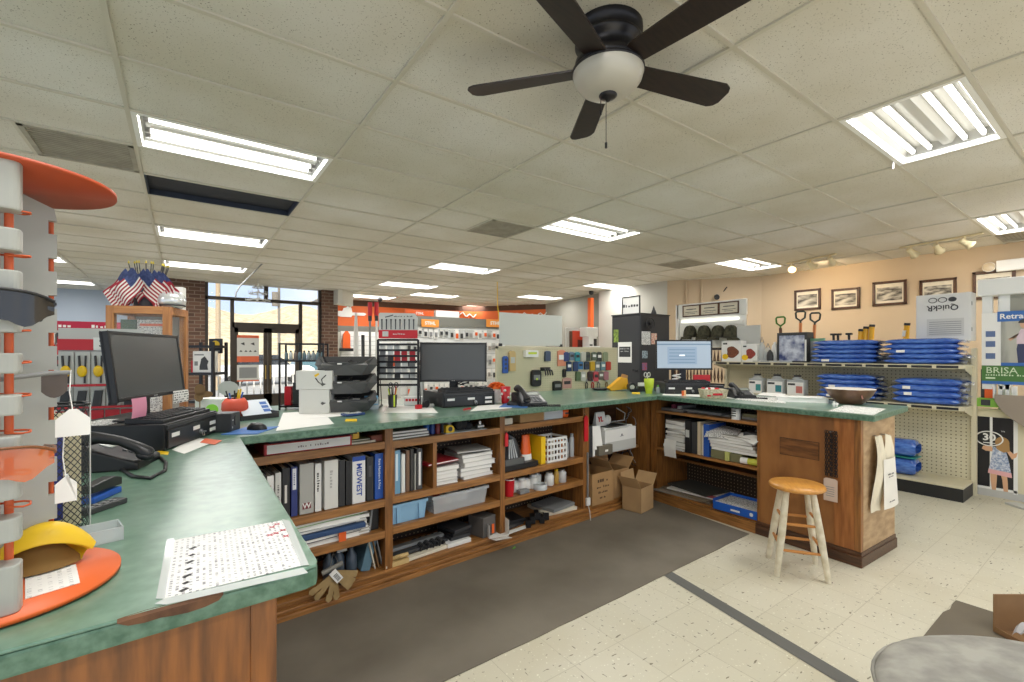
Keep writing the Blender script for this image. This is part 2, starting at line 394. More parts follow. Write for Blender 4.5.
mb = MB(mat('soffit_white', (206, 203, 192), .8)); mb.prism([(2.9, 10.9), (3.0, 10.9), (3.36, 11.3), (3.36, 11.5), (2.9, 11.27)], CEIL - .33, CEIL); struct('trim_2', mb)

# storefront: glass, frames and doors
mb = MB(M_alu)
Y0, Y1 = 11.36, 11.44
for x in (.40, .86, 2.2, 2.62): mb.box(x - .035, x + .035, Y0, Y1, 0, 2.66 if x not in (.40, 2.62) else 2.98)
mb.box(.377, 2.642, Y0, Y1, 2.63, 2.70); mb.box(.86, 2.2, Y0, Y1, 2.06, 2.17); mb.box(1.46, 1.54, Y0, Y1, 2.65, 2.98); mb.box(.377, .86, Y0, Y1, 0, .1); mb.box(2.2, 2.642, Y0, Y1, 0, .1)
wf = struct('window_1', mb)
mb = MB(M_glass); mb.box(.377, 2.642, 11.395, 11.405, 2.1, 2.98); mb.box(.377, .86, 11.395, 11.405, .1, 2.1); mb.box(2.2, 2.642, 11.395, 11.405, .1, 2.1); g = mb.build('pane', wf)
for i, (xa, xb) in enumerate(((.895, 1.525), (1.535, 2.165))):
    mb = MB(M_alu)
    mb.box(xa, xa + .075, Y0, Y1, .02, 2.06); mb.box(xb - .075, xb, Y0, Y1, .02, 2.06); mb.box(xa, xb, Y0, Y1, 1.96, 2.06); mb.box(xa, xb, Y0, Y1, .02, .62 if i == 0 else .62)
    mb.box(xa, xb, Y0 + .02, Y1 - .02, 1.36, 1.385)
    dr = struct('door_%d' % (i + 1), mb)
    MB(M_glass).box(xa + .07, xb - .07, 11.395, 11.405, .6, 1.98).build('pane', dr)
    hx = xb - .04 if i == 0 else xa + .04
    MB(mat('brass', (190, 160, 90), .3, .9)).cyl((hx, 11.33, .95), (hx, 11.33, 1.25), .012).cyl((hx, 11.37, .97), (hx, 11.33, .97), .01).cyl((hx, 11.37, 1.23), (hx, 11.33, 1.23), .01).build('door_handle', dr)

# outdoors beyond the storefront
mb = MB(mat('asphalt', (150, 148, 142), .9, var=.1, scale=1)); mb.add([(-40, 11.72, -.02), (60, 11.72, -.02), (60, 120, -.02), (-40, 120, -.02)], [(0, 1, 2, 3)]); struct('parking_lot', mb)
M_hill = mat('bare_woods_hill', (206, 188, 152), .95, c2=(160, 144, 114), scale=.9, stretch=(1, 1, .35), detail=8)
rnd = random.Random(5)
def ridge(a, b):
    x = -50 + 130 * a; h = (10.6 + 1.4 * math.sin(x * .09) + 1.2 * math.sin(x * .31 + 1)) * (b ** .8)
    return (x, 70 + 45 * b + 2 * math.sin(x * .2), -.5 + h)
struct('hill', MB(M_hill).grid(ridge, 60, 10))
mb = MB(mat('weathered_pole', (170, 150, 120), .8)); mb.cyl((1.2, 22.5, 0), (1.2, 22.5, 8.0), .10, .08, 10)
S('utility_pole', 'pale wooden utility pole outside, seen through the left storefront pane', 'pole', mb)
mb = MB(mat('grey_pole', (120, 112, 100), .8)); x, y, z = ray(279, 330) * 30; mb.cyl((x, y, 0), (x, y, 6.2), .1, .08, 10); mb.box(x - .9, x + .9, y - .05, y + .05, 5.9, 6.0); mb.cyl((x - .2, y, 4.6), (x - .2, y, 5.5), .22)
S('utility_pole', 'dark utility pole with crossarm and transformer, seen above the right-hand glass door', 'pole', mb)
mb = MB(mat('white_steel_rail', (228, 226, 220), .5))
for i in range(27): x = .1 + i * .16; mb.box(x, x + .03, 14, 14.03, .1 if i % 5 else -.02, .95)
mb.box(.1, 4.3, 13.98, 14.05, .92, .99); mb.box(.1, 4.3, 13.98, 14.05, .1, .16)
S('railing', 'white picket railing outside the glass doors', 'railing', mb)
def car(x, y, c, lab):
    t = T('car', lab, 'car', (x, y, 0))
    m = mat('car_paint_%d' % c[0], c, .3, coat=.5)
    b = MB(m); b.prism_xz([(-2.1, .35), (2.1, .35), (2.15, .75), (1.9, .9), (1.0, .95), (-1.1, .97), (-2.0, .92), (-2.15, .7)], -.85, .85); b.build('body', t, .05)
    b = MB(mat('car_glass', (40, 46, 54), .1)); b.prism_xz([(-1.5, .95), (1.05, .95), (.45, 1.45), (-.95, 1.47)], -.75, .75); b.build('cabin', t, .05)
    for sx in (-1.35, 1.35):
        for sy in (-.8, .8): MB(M_black).cyl((sx, sy - .1, .33), (sx, sy + .1, .33), .33, n=20).build('wheel', t)
car(3.4, 26, (224, 224, 222), 'white car parked outside, seen low through the glass doors')
car(8.5, 36, (70, 110, 120), 'teal car parked farther out, seen through the storefront glass')

# ---------------------------------------------------------------- ceiling fixtures
M_tube = mat('fluorescent_tube', (255, 252, 244), .5, emit=TUBE_POWER)
M_refl = mat('white_reflector', (204, 204, 200), .4)
def light_label(ix, iy):
    return {(0, -1): 'four-tube fluorescent ceiling light nearest the camera, above the wooden stool', (3, -1): 'four-tube fluorescent ceiling light at the right edge beside a dark vent',
            (-3, 4): 'large fluorescent ceiling light at left, in front of the dark missing tile', (0, 4): 'fluorescent ceiling light beyond the fan, right of a dark square vent',
            (3, 4): 'fluorescent ceiling light near the tan wall beside the short spotlight track', (-3, 9): 'second fluorescent ceiling light in the left row, just beyond the dark missing tile',
            (0, 9): 'fluorescent ceiling light above the centre monitor, beyond the fan and vent', (3, 9): 'fluorescent ceiling light in front of the white wall', (-3, 13): 'fluorescent ceiling light nearest the storefront window',
            (0, 13): 'far fluorescent ceiling light above the drill bit display', (3, 13): 'far fluorescent ceiling light above the white sign back', (-5, 14): 'narrow far fluorescent light seen behind the eyewear rack',
            (1, 15): 'far fluorescent ceiling light above the orange hanging sign', (0, 17): 'farthest fluorescent light beside the white soffit', (-5, 19): 'fluorescent light at the far blue wall', (3, 18): 'farthest fluorescent light before the orange wall band'}.get((ix, iy), 'fluorescent ceiling light behind the camera')
proto = None
for ix, iy in LIGHTS:
    x, y = cell(ix, iy); p = (x + GX / 2, y + GY / 2, CEIL)
    if proto is None:
        t = proto = T('ceiling_light', light_label(ix, iy), 'ceiling light', p, group='fluorescent troffers in the ceiling')
        a, b = GX / 2 - .013, GY / 2 - .013
        f = MB(M_white)
        for q in ((-a, a, -b, -b + .03), (-a, a, b - .03, b), (-a, -a + .03, -b, b), (a - .03, a, -b, b)): f.box(q[0], q[1], q[2], q[3], -.006, .01)
        f.build('frame', t)
        h = MB(M_refl); i_, j_ = a - .03, b - .03
        h.quad((-i_, -j_, .0), (i_, -j_, .0), (i_ - .02, -j_ + .05, .09), (-i_ + .02, -j_ + .05, .09)); h.quad((i_, j_, 0), (-i_, j_, 0), (-i_ + .02, j_ - .05, .09), (i_ - .02, j_ - .05, .09))
        h.quad((-i_, j_, 0), (-i_, -j_, 0), (-i_ + .02, -j_ + .05, .09), (-i_ + .02, j_ - .05, .09)); h.quad((i_, -j_, 0), (i_, j_, 0), (i_ - .02, j_ - .05, .09), (i_ - .02, -j_ + .05, .09))
        h.quad((-i_ + .02, -j_ + .05, .09), (i_ - .02, -j_ + .05, .09), (i_ - .02, j_ - .05, .09), (-i_ + .02, j_ - .05, .09))
        h.build('reflector', t)
        k = MB(M_refl); k.at(0, 0, 0); k.add([(-i_ + .03, -.05, .088), (i_ - .03, -.05, .088), (i_ - .03, -.025, .045), (-i_ + .03, -.025, .045), (-i_ + .03, .025, .045), (i_ - .03, .025, .045), (i_ - .03, .05, .088), (-i_ + .03, .05, .088)], [(0, 1, 2, 3), (3, 2, 5, 4), (4, 5, 6, 7)]); k.build('ballast_cover', t)
        for yy in (-.19, -.095, .095, .19):
            u = MB(M_tube).cyl((-i_ + .05, yy, .05), (i_ - .05, yy, .05), .0165, n=12).build('tube', t)
            e = MB(M_steel)
            e.box(-i_ + .02, i_ - .02, yy - .008, yy + .008, .07, .078); e.box(-i_ + .02, -i_ + .05, yy - .012, yy + .012, .035, .078); e.box(i_ - .05, i_ - .02, yy - .012, yy + .012, .035, .078); e.build('tube_holder', t)
    else: dup(proto, p, label=light_label(ix, iy))
    ld = bpy.data.lights.new('troffer_lamp', 'AREA'); ld.shape = 'RECTANGLE'; ld.size = 1.1; ld.size_y = .5; ld.energy = LAMP_WATTS; ld.color = (1, .985, .965)
    lo = bpy.data.objects.new('troffer_lamp', ld); col.objects.link(lo); lo.location = (p[0], p[1], CEIL + .03)
mb = MB(M_white)      # a dangling strip end below the nearest light
mb.at(*hz(893, 165, CEIL - .03)); mb.tube([(0, 0, .03), (.005, 0, 0), (.0, 0, -.03)], .006)
S('hanging_clip', 'small white clip dangling from the corner of the nearest ceiling light', 'clip', mb)
M_vent = mat('dusty_grey_vent', (168, 163, 148), .7, c2=(148, 143, 130), scale=7)
M_ventdk = mat('dark_vent_gap', (128, 124, 112), .8)
vl = ['square grey ceiling vent at left in front of the orange disc', 'square dark ceiling vent left of the light beyond the fan', 'small dark ceiling vent near the spotlight track', 'dark ceiling vent at the right edge beside the four-tube light', 'far dark vent behind the eyewear rack']
for (vx, vy, vf), lab in zip(VENTS, vl):
    x, y = cell(vx, vy); x += vf * GX; w_ = GX / 2
    t = T('ceiling_vent', lab, 'vent', (x + w_ / 2, y + GY / 2, CEIL), group='ceiling vents')
    f = MB(M_vent); a, b = w_ / 2 - .012, GY / 2 - .012
    for q in ((-a, a, -b, -b + .03), (-a, a, b - .03, b), (-a, -a + .03, -b, b), (a - .03, a, -b, b)): f.box(q[0], q[1], q[2], q[3], -.008, .012)
    f.build('frame', t)
    g = MB(M_ventdk).box(-a, a, -b, b, .016, .026); g.build('backing', t)
    g = MB(M_vent)
    for i in range(14): yy = -b + .04 + i * (2 * b - .08) / 13; g.at(0, yy, .002, rx=R_(4)).box(-a + .03, a - .03, -.0165, .0165, -.001, .001)
    g.build('grille', t)
x, y = cell(*DARK); t = T('ceiling_opening', 'dark navy recessed panel where a ceiling tile is missing', 'ceiling panel', (x + GX / 2, y + GY / 2, CEIL))
b = MB(mat('navy_void', (24, 30, 44), .7)); a, c = GX / 2 - .013, GY / 2 - .013; b.box(-a, a, -c, c, .05, .06); b.build('panel', t)
b = MB(mat('navy_rim', (40, 48, 64), .6)); b.box(-a, a, -c, -c + .012, 0, .05); b.box(-a, a, c - .012, c, 0, .05); b.box(-a, -a + .012, -c, c, 0, .05); b.box(a - .012, a, -c, c, 0, .05); b.build('rim', t)

# ceiling fan
M_fanw = mat('dark_walnut_blade', (40, 28, 22), .5, c2=(26, 18, 15), scale=14, stretch=(.6, 5, 5))
M_fanm = mat('bronze_black_metal', (30, 28, 30), .35, .4)
t = T('ceiling_fan', 'five-blade dark ceiling fan with frosted bowl light and pull chains', 'ceiling fan', (1.586, 1.46, CEIL))
MB(M_fanm).lathe([(.155, 0), (.155, -.03), (.135, -.045), (.15, -.06), (.15, -.075), (.128, -.085), (.118, -.13), (.15, -.15), (.155, -.19), (.1, -.2)], 40).build('motor_housing', t)
for k in range(5):
    a = R_(54.4 + 2 + 72 * k)
    bl = MB(M_fanw); K = Matrix.Rotation(a, 4, 'Z') @ Matrix.Translation((0, 0, -.18)) @ Matrix.Rotation(R_(-13), 4, 'X')
    bl.M = K
    pts = [(.135, -.045), (.16, -.056), (.40, -.066), (.63, -.074), (.66, -.06), (.675, -.035), (.675, .035), (.66, .06), (.63, .074), (.40, .066), (.16, .056), (.135, .045)]
    bl.prism(pts, -.004, .004); o = bl.build('blade', t)
    ir = MB(M_fanm); ir.M = K; ir.prism([(.08, -.02), (.15, -.03), (.185, -.012), (.195, 0), (.185, .012), (.15, .03), (.08, .02)], .004, .011); ir.build('blade_iron', o)
bw_ = MB(mat('frosted_bowl_glass', (180, 176, 164), .35, coat=.2)); bw_.lathe([(.158, -.19), (.16, -.205), (.152, -.235), (.13, -.265), (.1, -.285), (.06, -.298), (.02, -.303)], 40); bw_.build('light_bowl', t)
MB(M_fanm).lathe([(.158, -.185), (.164, -.19), (.164, -.2), (.156, -.204)], 40).build('bowl_rim', t)
MB(M_fanm).lathe([(.04, -.295), (.042, -.305), (.03, -.315), (.012, -.322), (.006, -.33)], 20).build('finial', t)
MB(M_fanm).tube([(.02, .03, -.31), (.022, .032, -.50)], .0018, 6).tube([(.022, .032, -.50), (.022, .032, -.525)], .006, 8).build('pull_chain', t)
MB(M_fanm).tube([(-.025, .02, -.31), (-.027, .02, -.37)], .0018, 6).tube([(-.027, .02, -.37), (-.027, .02, -.39)], .005, 8).build('pull_chain', t)

# spotlight tracks
M_cream = mat('cream_lamp_metal', (222, 208, 168), .4)
M_bulb = mat('warm_bulb', (255, 226, 180), .4, emit=2.5)
def track(p0, p1, spots, lab, sl, power):
    p0, p1 = Vector(p0), Vector(p1); mid = (p0 + p1) / 2; a = math.atan2(p1.y - p0.y, p1.x - p0.x); L = (p1 - p0).length
    t = T('track_light', lab, 'track light', (mid.x, mid.y, CEIL), a)
    MB(M_cream).box(-L / 2, L / 2, -.018, .018, -.022, -.003).build('track', t)
    for i, (f, yaw, on_) in enumerate(spots):
        x = (f - .5) * L
        b = MB(M_cream); b.cyl((x, 0, -.022), (x, 0, -.06), .012)
        b.M = Matrix.Translation((x, 0, -.09)) @ Matrix.Rotation(yaw - a, 4, 'Z') @ Matrix.Rotation(R_(125), 4, 'Y')
        b.lathe([(.028, -.055), (.034, -.03), (.034, .01), (.045, .05), (.062, .085), (.058, .085)], 20, cap=False); b.lathe([(.0, -.058), (.028, -.055)], 20, cap=False)
        o = b.build('spot_head', t)
        q = MB(M_bulb if on_ else M_white); q.M = b.M; q.lathe([(.056, .078), (.03, .088), (.0, .09)], 16, cap=False); q.build('bulb', o)
    if power:
        ld = bpy.data.lights.new('spot_lamp', 'SPOT'); ld.energy = power; ld.color = (1, .74, .45); ld.spot_size = R_(125); ld.spot_blend = .8; ld.shadow_soft_size = .06
        lo = bpy.data.objects.new('spot_lamp', ld); col.objects.link(lo); lo.location = (mid.x + .2, mid.y, CEIL - .2); lo.rotation_euler = (0, R_(-78), 0)
track(hz(787, 263, CEIL), hz(836, 253, CEIL), [(.12, R_(200), 1), (.5, R_(-20), 1), (.9, R_(0), 1)], 'short cream spotlight track glowing warm, above the shovel handles', '', 22)
track(hz(900, 247, CEIL), hz(983, 232, CEIL), [(.15, R_(-25), 0), (.48, R_(-10), 1), (.8, R_(-60), 1)], 'longer cream spotlight track nearer the camera with three heads', '', 6)

# wall pieces on the tan wall
def wall_pic(u0, v0, u1, v1, lab, kind):
    a, b = vp(u0, v0, 9.05, 0, 0, 1), vp(u1, v1, 9.05, 0, 0, 1); y0, y1 = b.y, a.y; z0, z1 = b.z, a.z
    t = T('framed_picture', lab, 'picture', (9.045, (y0 + y1) / 2, (z0 + z1) / 2), group='framed prints on the tan wall'); w2, h2 = (y1 - y0) / 2, (z1 - z0) / 2
    f = MB(M_wood_dk); k = .035
    for q in ((-w2, w2, h2 - k, h2), (-w2, w2, -h2, -h2 + k), (-w2, -w2 + k, -h2, h2), (w2 - k, w2, -h2, h2)): f.box(-.03, 0, q[0], q[1], q[2], q[3])
    f.build('frame', t, .004)
    MB(M_paper2).box(-.012, -.006, -w2 + k, w2 - k, -h2 + k, h2 - k).build('mount', t)
    m = mat('engraving_%d' % kind, (205, 198, 182), .7, c2=(64, 60, 54), scale=9 + kind * 3, stretch=(1, .6, 1.6), detail=8)
    MB(m).box(-.0135, -.012, -w2 * .74, w2 * .74, -h2 * .62, h2 * .5).build('print', t)
for i, (q, lab) in enumerate([((795, 291, 821, 309), 'framed print on the tan wall, directly above the orange shovel handles'), ((832, 290, 860, 308), 'framed print second from the shovel handles on the tan wall'),
        ((873, 283, 907, 304), 'tilted framed print above the yellow handles, highest of its row'), ((920, 281, 957, 304), 'framed print partly hidden behind the white upside-down carton'), ((973, 273, 1016, 297), 'framed print partly hidden behind the white display beam')]):
    wall_pic(*q, lab, i)
t = T('emergency_light', 'white two-lamp emergency light on the tan wall at the right edge', 'emergency light', (9.05, vp(1019, 266, 9.05, 0, 0, 1).y, vp(1010, 266, 9.05, 0, 0, 1).z))
MB(M_white).box(-.09, 0, -.2, .2, -.07, .08).build('body', t, .01)
for s_ in (-1, 1):
    b = MB(M_white); b.M = Matrix.Translation((-.06, .27 * s_, 0)) @ Matrix.Rotation(R_(-80), 4, 'Y'); b.lathe([(.03, -.05), (.06, -.01), (.066, .03)], 20); o = b.build('lamp_head', t)
    q = MB(mat('lamp_lens', (206, 190, 160), .15)); q.M = b.M; q.lathe([(.062, .03), (.04, .042), (0, .046)], 20, cap=False); q.build('lens', o)
# ---------------------------------------------------------------- counters
def lam_mat():
    m, n, l, b = _new('green_laminate'); b.inputs['Roughness'].default_value = .3; b.inputs['Coat Weight'].default_value = .5; b.inputs['Coat Roughness'].default_value = .22
    t = n.new('ShaderNodeTexCoord')
    def nz_(sc_, d=5): o = n.new('ShaderNodeTexNoise'); o.inputs['Scale'].default_value = sc_; o.inputs['Detail'].default_value = d; l.new(t.outputs['Object'], o.inputs['Vector']); return o.outputs['Fac']
    def rp_(f, p0, c0, p1, c1): r = n.new('ShaderNodeValToRGB'); e = r.color_ramp.elements; e[0].position = p0; e[0].color = c0; e[1].position = p1; e[1].color = c1; l.new(f, r.inputs[0]); return r.outputs[0]
    a = rp_(nz_(24, 8), .30, rgb((84, 120, 100)), .72, rgb((112, 146, 126)))
    wear = rp_(nz_(3.2, 6), .5, (0, 0, 0, 1), .72, (.55, .55, .55, 1))
    mx = n.new('ShaderNodeMix'); mx.data_type = 'RGBA'; l.new(wear, mx.inputs[0]); l.new(a, mx.inputs[6]); mx.inputs[7].default_value = rgb((136, 162, 150))
    l.new(mx.outputs[2], b.inputs['Base Color']); return m
M_lam = lam_mat()
M_edge = mat('green_laminate_edge', (102, 134, 114), .4, c2=(66, 100, 80), scale=42, detail=8)
M_chip = mat('bare_chipboard', (112, 78, 54), .85, c2=(80, 54, 38), scale=30)
def ctop(name, poly, lab, extra=None):
    t = T(name, lab, 'countertop', (0, 0, 0))
    b = MB(M_lam); b.prism(poly, ZC - .006, ZC); b.build('laminate_top', t, .003)
    n = len(poly); cx = sum(p[0] for p in poly) / n; cy = sum(p[1] for p in poly) / n
    b = MB(M_edge); b.prism(poly, ZC - .042, ZC - .006); b.build('edge_band', t, .005)
    return t
def eb(x): return 2.675 + SL * x
def rounded(p, r, k=4):
    out = []
    n = len(p)
    for i in range(n):
        a, b, c = Vector(p[i - 1]), Vector(p[i]), Vector(p[(i + 1) % n])
        u = (a - b).normalized() * r; v = (c - b).normalized() * r
        for j in range(k + 1):
            s_ = j / k; out.append(tuple((b + u) * (1 - s_) ** 2 + b * 2 * s_ * (1 - s_) + (b + v) * s_ ** 2))
    return out
lt = ctop('countertop', [(-1.35, .905), (-.209, .948), (.196, .967), (.218, .975), (.224, .995), (.236, 2.686), (-1.35, 2.594)], 'green laminate countertop of the left counter, with price sheet taped near its chipped end')
b = MB(M_chip)     # the broken edge of the laminate at the near end
ch = [(x_ * .68 + .03, y_) for x_, y_ in [(-.02, 0), (.0, .006), (.03, .012), (.06, .01), (.085, .016), (.115, .02), (.15, .017), (.18, .006), (.19, 0), (.16, -.006), (.11, -.004), (.05, -.010), (0, -.006)]]
p0 = Vector((-.1, .9515, ZC)); dd = Vector((.405, .019, 0)).normalized()
b.add([(p0.x + dd.x * x - dd.y * -.0015, p0.y + dd.y * x - .0025, ZC - .002 - .022 * (.35 + y * 40 * .5) * (1 if y > 0 else .3)) for x, y in ch] + [(p0.x + dd.x * x, p0.y + dd.y * x + .003 + max(0, y) * .5, ZC + .0006) for x, y in ch[::1]], [tuple(range(12, -1, -1))] + [(i, (i + 1) % 13, 13 + (i + 1) % 13, 13 + i) for i in range(13)]); b.build('chipped_edge', lt)
ctop('countertop', [(-1.35, 2.596), (.236, 2.69), (3.872, eb(3.872)), (3.872, 4.15), (-1.35, 4.15)], 'long green laminate countertop of the back counter, over the open wooden shelving')
ctop('countertop', rounded([(3.88, eb(3.88)), (3.808, 1.105), (4.745, 1.155), (4.76, 4.15), (3.88, 4.15)], .015), 'green laminate countertop of the right counter, holding the bowl and the lit monitor')

t = T('counter_cabinet', 'stained wood cabinet end under the left green counter, close to the camera', 'cabinet', (0, 0, 0))
b = MB(mat('streaky_ply', (152, 92, 38), .5, c2=(102, 60, 22), scale=6, stretch=(7, 7, .7), detail=8, coat=.15)); b.box(-1.3, .105, 1.0, 1.025, 0, ZC - .042); b.build('end_panel', t)
b = MB(mat('streaky_ply')); b.box(.105, .15, .995, 1.04, 0, ZC - .042); b.build('corner_post', t, .004)
b = MB(M_wood_y); b.box(.125, .145, 1.04, 2.75, 0, ZC - .042); b.box(-1.3, .12, 1.025, 1.05, .9, ZC - .043); b.build('side_panel', t)
MB(M_wood_dk).box(-1.3, -1.28, 1.03, 3.9, 0, ZC - .042).build('back_panel', t)

# open shelving under the back counter; posts and shelves follow the 3.4 degree run
ang = math.atan(SL); SH0 = Vector((0, 2.84, 0))
sh = T('shelving_unit', 'open stained wood shelving in four bays under the back counter', 'shelving', SH0, ang)
def sx_(x): return x / math.cos(ang)
LV = [.905, .54, .335, .085]          # shelf heights (top of the edge strip)
LVm = [(.93, .555, .352, .10), (.925, .562, .362, .10), (.935, .562, .358, .10)]
POST = [(.12, .17), (1.067, 1.122), (2.004, 2.053), (2.95, 3.03), (3.92, 4.02)]
for a, b_ in POST: MB(M_wood_z).box(sx_(a), sx_(b_), 0, .40, .08, ZC - .043).build('post', sh, .003)
for bay, ((_, a), (b_, _2)) in enumerate(zip(POST[:3], POST[1:4])):
    for z in LVm[bay][:3]:
        o = MB(M_wood_x).box(sx_(a), sx_(b_), .018, .40, z - .02, z).build('shelf', sh)
        MB(M_wood_x).box(sx_(a), sx_(b_), 0, .018, z - .046, z + .002).build('edge_strip', o, .003)
    MB(M_wood_x).box(sx_(a), sx_(b_), .0, .40, .08, .10).build('shelf', sh)
MB(M_wood_z).box(sx_(1.418), sx_(1.449), .0, .40, .562, .879).build('divider', sh, .003)
MB(M_wood_z).box(sx_(1.122), sx_(1.136), .0, .40, .562, .879).build('divider', sh, .002)
MB(M_wood_x).box(sx_(3.03), sx_(3.92), .10, .40, .515, .54).build('shelf', sh)
MB(M_wood_x).box(sx_(3.03), sx_(3.92), .0, .40, .08, .10).build('shelf', sh)
MB(pegboard('dark_pegboard', (66, 52, 40), (176, 158, 128), pitch=.034, r=.16)).box(sx_(.12), sx_(2.95), .40, .41, .08, ZC - .043).build('pegboard_back', sh)
MB(M_wood_dk).box(sx_(2.95), sx_(4.02), .40, .41, .08, ZC - .043).build('back_panel', sh)
MB(M_wood_x).box(sx_(.12), sx_(3.93), .005, .02, 0, .08).build('base_board', sh); MB(M_wood_x).box(sx_(.12), sx_(3.9), -.04, .005, .0, .034).build('base_moulding', sh, .006); MB(M_wood_x).box(sx_(.12), sx_(3.9), -.024, .005, .034, .058).build('base_moulding', sh, .006)
MB(M_wood_x).box(sx_(.12), sx_(3.93), -.012, .02, .08, .098).build('base_moulding', sh, .004)

# right counter: cabinet with open shelves at its far end and a solid locker at the near end
RA = math.atan2(-.04, -1) + PI / 2     # local x runs from the far corner to the near end
rc = T('counter_cabinet', 'brown wood cabinet under the right counter, open shelves beside a closed front', 'cabinet', (3.955, 3.0, 0), math.atan2(-1, -.04))
# local: x toward the near end, y toward the customer side, z up
L1, L2 = 1.06, 1.80
MB(M_wood_z).box(-.05, .02, 0, .55, .0, ZC - .043).build('corner_post', rc)
MB(M_wood_z).box(L1, L1 + .03, .0, .55, .09, ZC - .043).build('partition', rc)
for z, y0 in ((.922, 0), (.545, 0), (.40, .30)):
    o = MB(M_wood_x).box(.02, L1, y0 + .012, .50, z - .02, z).build('shelf', rc)
    MB(M_wood_x).box(.02, L1, y0, y0 + .012, z - .024, z + .001).build('edge_strip', o, .002)
MB(M_wood_x).box(.02, L1, .0, .5, .085, .105).build('bottom_board', rc)
MB(pegboard('dark_pegboard', (66, 52, 40), (168, 150, 120))).box(.02, L1, .5, .51, .09, ZC - .043).build('pegboard_back', rc)
M_wood_face = mat('brown_cabinet_face', (158, 106, 56), .5, c2=(128, 82, 40), scale=5, stretch=(1.5, 1.5, .5), detail=7, coat=.1)
MB(M_wood_face).box(L1 + .03, L2 - .17, -.004, .014, .10, ZC - .043).build('front_panel', rc)
M_knot = wood('knotty_panel', (132, 86, 44), (96, 60, 30), axis=0, scale=12)
MB(M_wood_dk).box(L1 + .187, L1 + .473, -.0065, -.003, .697, .833).build('patch_frame', rc); MB(M_knot).box(L1 + .192, L1 + .468, -.009, -.0066, .702, .828).build('patch_panel', rc)
M_pine = wood('knotty_pine', (172, 110, 56), (140, 84, 38), axis=2, scale=8)
MB(M_pine).box(L2 - .17, L2 - .04, -.010, .014, .10, ZC - .043).build('pine_board', rc, .003)
MB(M_wood_z).box(L2 - .04, L2, -.012, .03, .09, ZC - .043).build('corner_trim', rc, .004)
b = MB(M_ply).box(L2 - .012, L2, .03, .61, .10, ZC - .043); b.build('end_panel', rc)
b = MB(M_wood_dk); b.box(L1, L2 + .012, -.03, .63, 0, .075); b.box(L1, L2 + .006, -.018, .622, .075, .105); b.build('plinth', rc, .006)
MB(M_wood_x).box(-.05, L1, -.03, .0, 0, .085).build('base_board', rc, .004)
MB(M_wood_dk).box(L2 - .02, L2 - .012, .03, .60, .10, ZC - .043).build('back_panel', rc)
MB(M_wood_dk).box(L1 + .03, L2 - .02, .585, .605, .10, ZC - .043).build('rear_panel', rc)

# floor runner and stripe
M_runner = mat('dark_rubber_runner', (120, 113, 100), .8, c2=(104, 97, 85), scale=2.2, bump=.15)
pl = [(-1.2, 1.83)]
rnd = random.Random(11)
for i in range(40): x = -1.1 + i * 4.93 / 39; pl.append((x, 1.835 + .026 * (x + 1.1) + rnd.uniform(-.004, .004)))
pl += [(3.93, 3.04), (-1.2, 2.80)]
S('floor_runner', 'long dark brown rubber runner on the floor along the shelving', 'floor mat', MB(M_runner).prism(pl, .0005, .006))
S('floor_tape', 'dark grey stripe of tape running across the pale floor tiles from the runner', 'floor tape', MB(mat('grey_floor_tape', (98, 98, 94), .6)).add([(2.645, 1.93, .002), (2.738, 1.935, .002), (2.36, .0, .002), (2.265, .0, .002)], [(0, 3, 2, 1)]))

S('green_scrap', 'tiny green scrap lying on the dark runner', 'scrap', MB(M_green).box(-.02, .02, -.006, .006, 0, .004), (hz(514, 548, .007).x, hz(514, 548, .007).y, .0065), .5)
# wooden stool
def stool():
    c = hz(798, 487, .585); cx, cy = 3.47, 1.45
    t = T('wooden_stool', 'wooden stool with honey seat and white-painted legs before the right counter', 'stool', (cx, cy, 0), R_(35))
    MB(mat('honey_wood', (212, 152, 72), .35, c2=(196, 134, 58), scale=12, stretch=(1, 5, 5), coat=.3)).lathe([(.0, .568), (.158, .568), (.172, .577), (.172, .59), (.163, .602), (.0, .603)], 40, cap=False).build('seat', t)
    ml = mat('chipped_white_paint', (222, 214, 192), .5, c2=(200, 188, 160), scale=18)
    mr = mat('honey_rung', (190, 128, 62), .45)
    P = []
    for k in range(4):
        a = PI / 4 + k * PI / 2; top = Vector((.108 * math.cos(a), .108 * math.sin(a), .575)); bot = Vector((.212 * math.cos(a), .212 * math.sin(a), .0))
        P.append((top, bot))
        MB(ml).tube([bot, bot.lerp(top, .08), bot.lerp(top, .5), bot.lerp(top, .85), top], [.0165, .0185, .024, .021, .018], 14).build('leg', t)
    for k in range(4):
        for f in ((.30 if k % 2 else .35), (.60 if k % 2 else .66)):
            q0 = P[k][1].lerp(P[k][0], f); q1 = P[(k + 1) % 4][1].lerp(P[(k + 1) % 4][0], f); d = (q1 - q0).normalized() * .012
            MB(mr).tube([q0 + d, (q0 + q1) / 2, q1 - d], [.0085, .011, .0085], 10).build('rung', t)
stool()
